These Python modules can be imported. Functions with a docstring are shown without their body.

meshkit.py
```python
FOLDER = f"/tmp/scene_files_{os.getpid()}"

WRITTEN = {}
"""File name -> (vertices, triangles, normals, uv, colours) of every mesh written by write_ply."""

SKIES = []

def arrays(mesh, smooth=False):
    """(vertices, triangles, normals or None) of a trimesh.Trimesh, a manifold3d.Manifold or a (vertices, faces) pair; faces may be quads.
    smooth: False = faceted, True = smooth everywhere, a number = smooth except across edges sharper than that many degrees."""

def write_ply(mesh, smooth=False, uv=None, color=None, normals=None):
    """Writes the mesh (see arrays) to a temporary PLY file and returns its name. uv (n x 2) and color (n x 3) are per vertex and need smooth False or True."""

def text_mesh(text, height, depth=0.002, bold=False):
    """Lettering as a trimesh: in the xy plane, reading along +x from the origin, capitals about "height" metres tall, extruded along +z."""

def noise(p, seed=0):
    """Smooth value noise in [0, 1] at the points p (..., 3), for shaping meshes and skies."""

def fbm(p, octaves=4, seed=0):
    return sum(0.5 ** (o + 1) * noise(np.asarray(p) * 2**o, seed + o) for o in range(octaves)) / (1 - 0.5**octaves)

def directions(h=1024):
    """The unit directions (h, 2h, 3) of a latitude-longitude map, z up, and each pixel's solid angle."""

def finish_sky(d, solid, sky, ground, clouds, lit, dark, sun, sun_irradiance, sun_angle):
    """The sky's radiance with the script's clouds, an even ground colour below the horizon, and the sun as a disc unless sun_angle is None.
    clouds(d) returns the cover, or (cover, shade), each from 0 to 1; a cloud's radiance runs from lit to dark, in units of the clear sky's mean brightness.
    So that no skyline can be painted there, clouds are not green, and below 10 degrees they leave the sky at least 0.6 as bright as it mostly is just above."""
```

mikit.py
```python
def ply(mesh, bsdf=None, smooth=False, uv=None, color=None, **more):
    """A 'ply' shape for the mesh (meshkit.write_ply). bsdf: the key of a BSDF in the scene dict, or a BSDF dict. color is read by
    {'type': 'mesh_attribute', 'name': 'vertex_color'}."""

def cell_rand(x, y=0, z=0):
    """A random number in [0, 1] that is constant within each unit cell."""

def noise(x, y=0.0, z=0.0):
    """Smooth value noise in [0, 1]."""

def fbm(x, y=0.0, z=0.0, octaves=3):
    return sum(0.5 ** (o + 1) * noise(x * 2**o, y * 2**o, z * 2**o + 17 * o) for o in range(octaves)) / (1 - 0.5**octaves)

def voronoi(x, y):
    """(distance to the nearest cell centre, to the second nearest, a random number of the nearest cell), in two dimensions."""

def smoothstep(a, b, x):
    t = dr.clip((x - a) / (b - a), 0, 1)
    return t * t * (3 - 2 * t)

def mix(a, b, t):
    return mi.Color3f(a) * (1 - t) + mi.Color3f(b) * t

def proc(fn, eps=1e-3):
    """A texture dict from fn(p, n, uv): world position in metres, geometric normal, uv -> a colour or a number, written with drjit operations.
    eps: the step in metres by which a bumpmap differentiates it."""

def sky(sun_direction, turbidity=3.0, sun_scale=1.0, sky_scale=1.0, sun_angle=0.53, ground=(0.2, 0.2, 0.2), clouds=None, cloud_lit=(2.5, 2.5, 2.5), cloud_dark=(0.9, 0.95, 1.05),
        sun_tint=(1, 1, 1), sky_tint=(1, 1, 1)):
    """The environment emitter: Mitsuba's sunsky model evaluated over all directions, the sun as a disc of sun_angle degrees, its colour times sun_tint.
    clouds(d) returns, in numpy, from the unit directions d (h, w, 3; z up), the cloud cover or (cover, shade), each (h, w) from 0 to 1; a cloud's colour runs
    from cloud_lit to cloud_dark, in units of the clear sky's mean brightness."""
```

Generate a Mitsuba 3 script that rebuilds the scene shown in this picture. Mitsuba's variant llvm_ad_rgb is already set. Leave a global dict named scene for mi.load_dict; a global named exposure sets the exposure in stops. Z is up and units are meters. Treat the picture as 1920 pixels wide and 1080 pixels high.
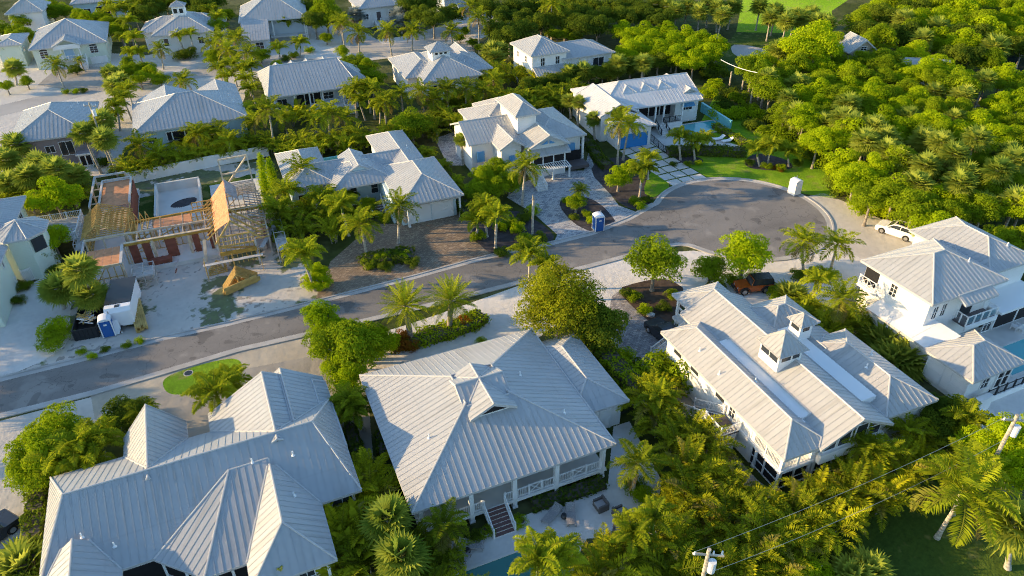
import math, random
import numpy as np, trimesh, mitsuba as mi, mikit
import drjit as dr
from mikit import proc, noise, fbm, voronoi, cell_rand, smoothstep, mix
from shapely.geometry import Polygon, LineString, Point, box as sbox, MultiPolygon
from shapely.ops import unary_union
T = mi.ScalarTransform4f
RNG = np.random.default_rng(7); random.seed(7)
scene, labels = {}, {}

# ---------------------------------------------------------------- camera, sky, exposure
EYE_H, PITCH, ROLL, HFOV = 45.0, 34.1, 0.85, 70.4
_F = 960 / math.tan(math.radians(HFOV / 2)); _c, _s = math.cos(math.radians(PITCH)), math.sin(math.radians(PITCH))
_cr, _sr = math.cos(math.radians(ROLL)), math.sin(math.radians(ROLL))
_right = np.array([1, 0, 0.]); _dn = np.array([0, -_s, -_c]); _fw = np.array([0, _c, -_s])
_up = -( -_sr * _right + _cr * _dn)
scene['camera'] = {'type': 'perspective', 'fov': HFOV, 'fov_axis': 'x', 'near_clip': 0.5, 'far_clip': 3000.0,
                   'to_world': T().look_at(origin=[0, 0, EYE_H], target=[0, _c, EYE_H - _s], up=_up.tolist())}
SUN_EL, SUN_AZ = 14.5, -1.0     # sun low in the west (left), degrees
_e, _a = math.radians(SUN_EL), math.radians(SUN_AZ)
scene['sky'] = mikit.sky([-math.cos(_e) * math.cos(_a), math.cos(_e) * math.sin(_a), math.sin(_e)], turbidity=3, sun_scale=0.92, sky_scale=1.4, ground=(0.12, 0.13, 0.07), sun_tint=(0.97, 1.0, 1.08), sky_tint=(0.90, 1.0, 1.17))
exposure = 3.1

def g(px, py, z=0.0):
    """the point of height z that the photograph shows at a pixel of its 1920 x 1080"""
    x, y = (px - 960) / _F, (py - 540) / _F
    x, y = x * _cr - y * _sr, x * _sr + y * _cr
    d = np.array([x, _c - y * _s, -_s - y * _c])
    return np.array([0, 0, EYE_H]) + d * (z - EYE_H) / d[2]

# ---------------------------------------------------------------- helpers
_N = {}
def key(name, parent=None):
    full = (parent + '__' if parent else '') + name
    k = _N.get(full, 0); _N[full] = k + 1
    return full if k == 0 else '%s_%03d' % (full, k)
def lab(k, label=None, cat=None, group=None, kind=None):
    d = labels.setdefault(k, {})
    for a, b in (('label', label), ('category', cat), ('group', group), ('kind', kind)):
        if b: d[a] = b
    return k
def thing(name, label, cat, group=None):
    return lab(key(name), label, cat, group)
def add(name, mesh, bsdf, parent=None, smooth=False, uv=None, kind=None):
    k = key(name, parent)
    scene[k] = mikit.ply(mesh, bsdf, smooth, uv=uv)
    if kind: lab(k, kind=kind)
    return k
def mat4(M): return T(M.tolist())
_BOXF = np.array([[0,2,1],[0,3,2],[4,5,6],[4,6,7],[0,1,5],[0,5,4],[1,2,6],[1,6,5],[2,3,7],[2,7,6],[3,0,4],[3,4,7]])
class MB:
    def __init__(s): s.v, s.f, s.n = [], [], 0
    def put(s, v, f):
        v = np.asarray(v, float); s.v.append(v); s.f.append(np.asarray(f, int) + s.n); s.n += len(v); return s
    def box(s, x0, x1, y0, y1, z0, z1):
        return s.put([[x0,y0,z0],[x1,y0,z0],[x1,y1,z0],[x0,y1,z0],[x0,y0,z1],[x1,y0,z1],[x1,y1,z1],[x0,y1,z1]], _BOXF)
    def bar(s, p, q, w, h=None, up=(0, 0, 1)):
        """a stick of section w x h from p to q"""
        p, q = np.asarray(p, float), np.asarray(q, float); h = w if h is None else h
        t = q - p; t /= np.linalg.norm(t) + 1e-9; up = np.asarray(up, float)
        if abs(t @ up) > 0.98: up = np.array([1, 0, 0.])
        a = np.cross(t, up); a /= np.linalg.norm(a); b = np.cross(a, t)
        a, b = a * w / 2, b * h / 2
        return s.put([p-a-b, p+a-b, p+a+b, p-a+b, q-a-b, q+a-b, q+a+b, q-a+b], _BOXF[:, ::-1])
    def tube(s, pts, r, n=6):
        pts = np.asarray(pts, float); r = np.broadcast_to(r, (len(pts),))
        t = np.gradient(pts, axis=0); t /= np.linalg.norm(t, axis=1, keepdims=True) + 1e-9
        ref = np.array([0, 0, 1.]) if abs(t[0, 2]) < 0.9 else np.array([1., 0, 0])
        a = np.cross(t, ref); a /= np.linalg.norm(a, axis=1, keepdims=True) + 1e-9; b = np.cross(t, a)
        an = np.arange(n) * 2 * np.pi / n
        v = pts[:, None] + r[:, None, None] * (np.cos(an)[None, :, None] * a[:, None] + np.sin(an)[None, :, None] * b[:, None])
        m = len(pts); f = []
        for i in range(m - 1):
            for j in range(n):
                k = (j + 1) % n; f += [[i*n+j, (i+1)*n+k, i*n+k], [i*n+j, (i+1)*n+j, (i+1)*n+k]]
        v = v.reshape(-1, 3); c0, c1 = m * n, m * n + 1
        v = np.vstack([v, pts[:1], pts[-1:]])
        for j in range(n):
            k = (j + 1) % n; f += [[c0, j, k], [c1, (m-1)*n+k, (m-1)*n+j]]
        return s.put(v, f)
    def prism(s, poly, z0, z1):
        """z0, z1: numbers or functions of (x, y)"""
        for pg in (getattr(poly, 'geoms', [poly])):
            if pg.is_empty or pg.geom_type != 'Polygon' or pg.area < 1e-5: continue
            v, f = trimesh.creation.triangulate_polygon(pg, engine='earcut')
            v = np.asarray(v); f = np.asarray(f); n = len(v)
            ar = (v[f[:,1],0]-v[f[:,0],0])*(v[f[:,2],1]-v[f[:,0],1])-(v[f[:,2],0]-v[f[:,0],0])*(v[f[:,1],1]-v[f[:,0],1])
            f = f[np.abs(ar) > 1e-9]; ar = ar[np.abs(ar) > 1e-9]; f[ar < 0] = f[ar < 0][:, ::-1]
            zt = z1(v[:,0], v[:,1]) if callable(z1) else np.full(n, float(z1)); zb = z0(v[:,0], v[:,1]) if callable(z0) else np.full(n, float(z0))
            V = np.vstack([np.c_[v, zt], np.c_[v, zb]]); F = [f, f[:, ::-1] + n]
            e = np.vstack([f[:, [0,1]], f[:, [1,2]], f[:, [2,0]]]); es = {tuple(x) for x in e}
            be = np.array([x for x in e if (x[1], x[0]) not in es])
            if len(be): F += [np.c_[be[:,1], be[:,0], be[:,0]+n], np.c_[be[:,1], be[:,0]+n, be[:,1]+n]]
            s.put(V, np.vstack(F))
        return s
    def mesh(s): return (np.vstack(s.v), np.vstack(s.f)) if s.v else None
    def out(s, name, bsdf, parent=None, fr=None, smooth=False, kind=None):
        m = s.mesh()
        if m is None: return None
        return add(name, (fr.W(m[0]), m[1]) if fr else m, bsdf, parent, smooth, kind=kind)
class Fr:
    """a plan frame: u along the front, v towards the back, z up"""
    def __init__(s, o, yaw):
        s.o = np.array([o[0], o[1], 0.]); a = math.radians(yaw); s.yaw = yaw
        s.R = np.array([[math.cos(a), -math.sin(a), 0], [math.sin(a), math.cos(a), 0], [0, 0, 1]])
    def W(s, p): return np.asarray(p, float) @ s.R.T + s.o
    def L(s, p): return (np.asarray(p, float) - s.o) @ s.R

# ---------------------------------------------------------------- materials
def C(r, gg, b): return {'type': 'rgb', 'value': [r, gg, b]}
def two(d): return {'type': 'twosided', 'bsdf': d}
def prin(col, rough=0.6, spec=0.4, metal=0.0, **kw):
    d = {'type': 'principled', 'base_color': C(*col) if isinstance(col, tuple) else proc(col), 'roughness': rough if not callable(rough) else proc(rough), 'specular': spec}
    if metal: d['metallic'] = metal
    d.update(kw); return two(d)
def bump(b, fn, scale=1.0, eps=0.01): return two({'type': 'bumpmap', 'bsdf': b['bsdf'], 'arbitrary': proc(fn, eps), 'scale': scale})
def metal_roof(base, k0=1.0, sd=0.0):
    def f(p, n, uv):
        d = fbm(p.x * 0.35 + sd, p.y * 0.35, p.z * 0.35) - 0.5
        e = noise(p.x * 3.1, p.y * 3.1 + sd, p.z * 1.5) - 0.5
        h = dr.rsqrt(n.x * n.x + n.y * n.y + 1e-4); ax = (p.y * n.x - p.x * n.y) * h; dn = (p.x * n.x + p.y * n.y) * h
        st = smoothstep(0.52, 0.86, noise(ax * 6.0 + sd, dn * 0.35, 2.0)) * smoothstep(0.35, 0.7, noise(ax * 0.9, dn * 0.5, 7.0))
        lap = smoothstep(0.0, 0.03, dr.abs(dn / 3.7 - dr.floor(dn / 3.7) - 0.5))
        k = k0 * (1.0 + d * 0.14 + e * 0.05) * (1 - 0.05 * st) * (0.95 + 0.05 * lap)
        return mix(mi.Color3f(*base), (base[0] * 0.93, base[1] * 0.92, base[2] * 0.90), st) * k
    return prin(f, 0.40, 0.45)
for _n, _b in (('a', (0.37, 0.375, 0.37)), ('b', (0.35, 0.36, 0.36)), ('c', (0.395, 0.39, 0.37)), ('w', (0.52, 0.52, 0.515))):
    scene['roof_' + _n] = metal_roof(_b)
    for _i in range(2): scene['roof_%s%d' % (_n, _i)] = metal_roof(_b, (0.975, 1.025)[_i], 3.7 + 5 * _i)
scene['roof_trim'] = prin((0.45, 0.445, 0.43), 0.45)
def wall(base):
    def f(p, n, uv):
        k = 0.93 + 0.1 * fbm(p.x * 0.8, p.y * 0.8, p.z * 0.5)
        lap = smoothstep(0.0, 0.12, dr.abs((p.z / 0.2) - dr.floor(p.z / 0.2)))
        return mi.Color3f(*base) * k * (0.86 + 0.14 * lap)
    return prin(f, 0.7, 0.3)
scene['wall_white'] = wall((0.74, 0.73, 0.70))
scene['wall_blue'] = wall((0.42, 0.57, 0.64))
scene['wall_green'] = wall((0.60, 0.66, 0.55))
scene['wall_grey'] = wall((0.50, 0.55, 0.58))
scene['wall_taupe'] = wall((0.26, 0.22, 0.22))
scene['wall_aqua'] = wall((0.50, 0.62, 0.64))
scene['shell_wall'] = wall((0.45, 0.38, 0.30))
scene['white_paint'] = prin((0.74, 0.74, 0.72), 0.45)
scene['pane'] = two({'type': 'principled', 'base_color': C(0.03, 0.035, 0.04), 'roughness': 0.08, 'specular': 0.6})
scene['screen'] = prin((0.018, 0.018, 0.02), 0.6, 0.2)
scene['blue_shutter'] = prin((0.10, 0.30, 0.55), 0.5)
scene['blue_door'] = prin((0.30, 0.46, 0.62), 0.5)
scene['bright_blue'] = prin((0.03, 0.22, 0.55), 0.45)
scene['dark_wood'] = prin((0.10, 0.085, 0.085), 0.7)
scene['black_metal'] = prin((0.02, 0.022, 0.025), 0.4)
scene['grey_metal'] = prin((0.35, 0.36, 0.37), 0.4, metal=0.6)
scene['concrete'] = prin(lambda p, n, uv: mi.Color3f(0.55, 0.53, 0.49) * (0.82 + 0.3 * fbm(p.x * 0.7, p.y * 0.7)), 0.85)
scene['kerb_concrete'] = prin(lambda p, n, uv: mi.Color3f(0.40, 0.385, 0.36) * (0.75 + 0.4 * fbm(p.x * 0.9, p.y * 0.9)), 0.85)
def ground_f(p, n, uv):
    a = fbm(p.x * 0.13, p.y * 0.13, octaves=4); b = fbm(p.x * 1.7, p.y * 1.7)
    c = mix((0.045, 0.060, 0.014), (0.10, 0.105, 0.045), smoothstep(0.35, 0.7, a))
    return c * (0.6 + 0.8 * b)
scene['ground_mat'] = bump(prin(ground_f, 0.95, 0.1), lambda p, n, uv: 0.10 * fbm(p.x * 2.0, p.y * 2.0), 1.0)
def grass(base, alt, sc=0.25):
    def f(p, n, uv):
        a = fbm(p.x * sc, p.y * sc, octaves=4); b = fbm(p.x * 5.0, p.y * 5.0); c = noise(p.x * 17.0, p.y * 17.0)
        w = smoothstep(0.58, 0.78, fbm(p.x * 0.9 + 7, p.y * 0.9, octaves=4))
        return mix(mix(base, alt, smoothstep(0.3, 0.75, a)), (0.26, 0.23, 0.08), w * 0.5) * (0.55 + 0.6 * b + 0.3 * c)
    return bump(prin(f, 0.9, 0.15), lambda p, n, uv: 0.05 * noise(p.x * 9.0, p.y * 9.0) + 0.03 * noise(p.x * 21.0, p.y * 21.0), 1.0)
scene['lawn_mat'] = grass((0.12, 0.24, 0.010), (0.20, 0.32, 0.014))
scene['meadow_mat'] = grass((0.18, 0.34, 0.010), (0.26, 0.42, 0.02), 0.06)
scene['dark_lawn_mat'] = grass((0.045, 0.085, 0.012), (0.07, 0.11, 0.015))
def sand(base, weed=0.0, sc=1.0):
    def f(p, n, uv):
        a = fbm(p.x * 0.22 * sc, p.y * 0.22 * sc, octaves=5); b = fbm(p.x * 2.3, p.y * 2.3); c = noise(p.x * 11.0, p.y * 11.0)
        col = mi.Color3f(*base) * (0.74 + 0.30 * a + 0.14 * b + 0.06 * c)
        if weed:
            w = fbm(p.x * 0.19 + 9, p.y * 0.19 + 3, octaves=5) + 0.22 * (fbm(p.x * 1.9, p.y * 1.9) - 0.5)
            k = smoothstep(0.60 - weed * 0.1, 0.68 - weed * 0.1, w)
            col = mix(col, mi.Color3f(0.07, 0.10, 0.02) * (0.6 + 0.8 * b), k * 0.85)
            deb = smoothstep(0.70, 0.76, noise(p.x * 2.9 + 5, p.y * 2.9)) * smoothstep(0.45, 0.6, a)
            col = mix(col, (0.16, 0.14, 0.12), deb * 0.6)
        return col
    return bump(prin(f, 0.95, 0.1), lambda p, n, uv: 0.05 * fbm(p.x * 1.6, p.y * 1.6) + 0.012 * noise(p.x * 8, p.y * 8), 1.0)
scene['sand_mat'] = sand((0.50, 0.465, 0.41))
scene['site_sand'] = sand((0.48, 0.445, 0.395), 1.0)
scene['shell_mat'] = sand((0.40, 0.355, 0.28), 0.0, 4.0)
scene['gravel_mat'] = sand((0.32, 0.295, 0.255), 0.0, 3.0)
scene['white_sand'] = sand((0.60, 0.57, 0.53))
def asphalt_f(p, n, uv):
    c_, s_ = math.cos(0.36), math.sin(0.36); al, ac = p.x * c_ + p.y * s_, p.y * c_ - p.x * s_
    a = fbm(p.x * 0.15, p.y * 0.15, octaves=4); b = noise(p.x * 6, p.y * 6); c = noise(p.x * 25, p.y * 25)
    tr = noise(al * 0.05, ac * 0.75, 3.0); d1, d2, r = voronoi(al * 0.09, ac * 0.17)
    crack = smoothstep(0.010, 0.0, dr.abs(fbm(p.x * 0.35, p.y * 0.35, octaves=4) - 0.5)) + 0.7 * smoothstep(0.012, 0.0, dr.abs(fbm(p.x * 0.7 + 30, p.y * 0.7, octaves=3) - 0.47))
    oil = smoothstep(0.78, 0.86, noise(p.x * 0.8 + 11, p.y * 0.8))
    col = mi.Color3f(0.190, 0.178, 0.165) * (0.72 + 0.30 * a + 0.08 * b + 0.10 * c + 0.22 * (tr - 0.5) + 0.08 * (r - 0.5))
    sandy = smoothstep(0.62, 0.80, fbm(p.x * 0.45 + 4, p.y * 0.45, octaves=4)) * 0.35
    col = mix(col, (0.36, 0.34, 0.31), sandy)
    return col * (1 - 0.35 * dr.clip(crack, 0, 1)) * (1 - 0.30 * oil)
scene['asphalt'] = prin(asphalt_f, 0.85, 0.3)
scene['old_road'] = prin(lambda p, n, uv: mi.Color3f(0.36, 0.34, 0.31) * (0.75 + 0.45 * fbm(p.x * 0.2, p.y * 0.2, octaves=4)), 0.9)
def pavers(cols, sx, sy, rot=0.4, joint=0.5):
    ca, sa = math.cos(rot), math.sin(rot)
    def uvw(p):
        x, y = (p.x * ca + p.y * sa) / sx, (p.y * ca - p.x * sa) / sy
        row = dr.floor(y); x = x + 0.5 * (row - 2 * dr.floor(row / 2)); col = dr.floor(x)
        return x - col, y - row, cell_rand(col, row), cell_rand(col, row, 7)
    def f(p, n, uv):
        fx, fy, r, r2 = uvw(p)
        e = dr.minimum(dr.minimum(fx, 1 - fx) * sx, dr.minimum(fy, 1 - fy) * sy)
        c = mix(cols[0], cols[1], r); c = mix(c, cols[2], smoothstep(0.72, 0.8, r2))
        return c * (joint + (1 - joint) * smoothstep(0.008, 0.03, e)) * (0.8 + 0.4 * fbm(p.x * 0.4, p.y * 0.4))
    return prin(f, 0.85, 0.2)
scene['grey_pavers'] = pavers([(0.46, 0.46, 0.45), (0.37, 0.37, 0.38), (0.25, 0.26, 0.28)], 0.42, 0.22)
scene['brown_pavers'] = pavers([(0.27, 0.21, 0.15), (0.20, 0.15, 0.11), (0.36, 0.28, 0.20)], 0.30, 0.16)
scene['taupe_pavers'] = pavers([(0.33, 0.31, 0.30), (0.22, 0.20, 0.20), (0.42, 0.38, 0.35)], 0.4, 0.22)
scene['mulch'] = prin(lambda p, n, uv: mi.Color3f(0.06, 0.055, 0.058) * (0.5 + 1.0 * fbm(p.x * 3, p.y * 3)), 0.95, 0.1)
scene['brown_mulch'] = prin(lambda p, n, uv: mi.Color3f(0.075, 0.055, 0.042) * (0.5 + 1.0 * fbm(p.x * 2.5, p.y * 2.5)), 0.95, 0.1)
scene['pool_water'] = two({'type': 'principled', 'base_color': C(0.05, 0.33, 0.36), 'roughness': 0.05, 'specular': 0.5})
scene['pool_green'] = two({'type': 'principled', 'base_color': C(0.03, 0.17, 0.15), 'roughness': 0.05, 'specular': 0.5})
scene['river_mat'] = two({'type': 'principled', 'base_color': C(0.03, 0.04, 0.045), 'roughness': 0.06, 'specular': 0.5})
scene['tile_aqua'] = prin((0.16, 0.45, 0.48), 0.4)
def lumber_f(base):
    return prin(lambda p, n, uv: mi.Color3f(*base) * (0.75 + 0.5 * noise(p.x * 3, p.y * 3, p.z * 3)), 0.8, 0.2)
scene['lumber'] = lumber_f((0.46, 0.31, 0.10)); scene['pale_lumber'] = lumber_f((0.52, 0.43, 0.30)); scene['grey_lumber'] = lumber_f((0.45, 0.43, 0.40))
scene['deck_grey'] = lumber_f((0.33, 0.27, 0.26)); scene['plywood'] = lumber_f((0.50, 0.24, 0.12)); scene['red_board'] = lumber_f((0.20, 0.07, 0.045)); scene['glulam'] = lumber_f((0.40, 0.24, 0.05))
scene['car_white'] = two({'type': 'principled', 'base_color': C(0.78, 0.78, 0.77), 'roughness': 0.3, 'specular': 0.5, 'clearcoat': 0.6})
scene['car_orange'] = two({'type': 'principled', 'base_color': C(0.42, 0.085, 0.012), 'roughness': 0.3, 'specular': 0.5, 'clearcoat': 0.6})
scene['car_dark'] = two({'type': 'principled', 'base_color': C(0.025, 0.028, 0.035), 'roughness': 0.25, 'specular': 0.5, 'clearcoat': 0.8})
scene['rubber'] = prin((0.02, 0.02, 0.02), 0.8)
scene['alloy'] = prin((0.45, 0.45, 0.46), 0.35, metal=0.7)
scene['plastic_blue'] = prin((0.02, 0.10, 0.33), 0.45); scene['plastic_white'] = prin((0.72, 0.72, 0.72), 0.5); scene['plastic_red'] = prin((0.3, 0.02, 0.02), 0.4)
scene['wicker'] = prin((0.11, 0.10, 0.095), 0.8); scene['teak_grey'] = prin((0.30, 0.29, 0.29), 0.8)
scene['red_stain'] = prin((0.16, 0.09, 0.08), 0.8)
# leaves: u of the uv is a random number of the leaf, v how dry it is
def leaf(dark, light, dry=(0.26, 0.19, 0.08), trans=0.9, rough=0.45):
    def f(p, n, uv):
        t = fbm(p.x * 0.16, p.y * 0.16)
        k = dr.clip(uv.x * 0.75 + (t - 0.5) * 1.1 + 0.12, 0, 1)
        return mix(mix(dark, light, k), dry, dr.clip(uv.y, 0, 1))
    return {'type': 'principledthin', 'base_color': proc(f), 'roughness': rough, 'diff_trans': trans, 'spec_trans': 0.0, 'eta': 1.4}
scene['leaf_palm'] = leaf((0.13, 0.185, 0.012), (0.44, 0.49, 0.022))
scene['leaf_sabal'] = leaf((0.17, 0.25, 0.03), (0.45, 0.49, 0.07))
scene['leaf_broad'] = leaf((0.11, 0.19, 0.01), (0.4, 0.5, 0.014))
scene['leaf_bright'] = leaf((0.21, 0.33, 0.008), (0.5, 0.6, 0.012))
scene['leaf_dark'] = leaf((0.06, 0.11, 0.014), (0.2, 0.26, 0.02))
scene['leaf_areca'] = leaf((0.16, 0.21, 0.012), (0.6, 0.58, 0.02))
scene['leaf_olive'] = leaf((0.13, 0.16, 0.012), (0.38, 0.40, 0.016))
scene['leaf_silver'] = leaf((0.22, 0.26, 0.23), (0.36, 0.40, 0.36))
scene['leaf_croton'] = leaf((0.13, 0.09, 0.012), (0.34, 0.13, 0.02))
scene['bark'] = prin(lambda p, n, uv: mi.Color3f(0.27, 0.235, 0.19) * (0.6 + 0.8 * noise(p.x * 4, p.y * 4, p.z * 9)), 0.9, 0.2)
scene['bark_pale'] = prin(lambda p, n, uv: mi.Color3f(0.42, 0.38, 0.31) * (0.6 + 0.7 * noise(p.x * 2, p.y * 2, p.z * 7)), 0.9, 0.2)
scene['core_dark'] = prin((0.10, 0.085, 0.07), 0.9, 0.2)  # dark tone of the solid cores added inside the hedges
# ---------------------------------------------------------------- roofs and houses
class Face:
    def __init__(s, pts):
        """a planar roof face from 3-D points (plan order free)"""
        P = np.asarray(pts, float); A = np.c_[P[:, :2], np.ones(len(P))]
        s.a, s.b, s.c0 = np.linalg.lstsq(A, P[:, 2], rcond=None)[0]
        s.poly = Polygon(P[:, :2]).buffer(0); s.orig = s.poly
    def z(s, x, y): return s.a * np.asarray(x) + s.b * np.asarray(y) + s.c0
def hip(x0, x1, y0, y1, z, m, axis='x', ends='hh', me=None):
    """faces of a hip (h) or gable (g) roof; ends: the low and the high end of the ridge; me: slope of the end hips"""
    me = me or m
    sw = (lambda p: p) if axis == 'x' else (lambda p: (p[1], p[0], p[2]))
    if axis == 'y': x0, x1, y0, y1 = y0, y1, x0, x1
    h = (y1 - y0) / 2; zr = z + m * h; yc = (y0 + y1) / 2; d = m * h / me
    a = x0 + (d if ends[0] == 'h' else 0); b = x1 - (d if ends[1] == 'h' else 0)
    if a > b: a = b = (x0 * (d) + x1 * (d)) / (2 * d)
    F = [[(x0, y0, z), (x1, y0, z), (b, yc, zr), (a, yc, zr)], [(x1, y1, z), (x0, y1, z), (a, yc, zr), (b, yc, zr)]]
    if ends[0] == 'h': F.append([(x0, y1, z), (x0, y0, z), (a, yc, zr)])
    if ends[1] == 'h': F.append([(x1, y0, z), (x1, y1, z), (b, yc, zr)])
    return [Face([sw(p) for p in q]) for q in F]
def half_above(f, h):
    """plan region (a big polygon) where face h lies above face f; None = nowhere, True = everywhere"""
    a, b, c = h.a - f.a, h.b - f.b, h.c0 - f.c0
    n = math.hypot(a, b)
    if n < 1e-6: return True if c > 1e-4 else None
    nx, ny = a / n, b / n; d = -c / n; R = 200.0
    px, py = nx * d, ny * d; tx, ty = -ny, nx
    return Polygon([(px + tx*R, py + ty*R), (px - tx*R, py - ty*R), (px - tx*R + nx*R, py - ty*R + ny*R), (px + tx*R + nx*R, py + ty*R + ny*R)])
def envelope(wings):
    fl = [(i, f) for i, w in enumerate(wings) for f in w]
    for i, f in fl:
        for j, h in fl:
            if i == j or f.poly.is_empty: continue
            if abs(h.a - f.a) + abs(h.b - f.b) < 1e-6 and abs(h.c0 - f.c0) < 2e-3:
                if j < i: f.poly = f.poly.difference(h.orig)
                continue
            r = half_above(f, h)
            if r is None: continue
            cut = h.orig if r is True else h.orig.intersection(r)
            if not cut.is_empty: f.poly = f.poly.difference(cut.buffer(1e-4))
    return [f for _, f in fl if f.poly.area > 0.02]
def polys(p): return [q for q in getattr(p, 'geoms', [p]) if q.geom_type == 'Polygon' and q.area > 0.02]
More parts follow.
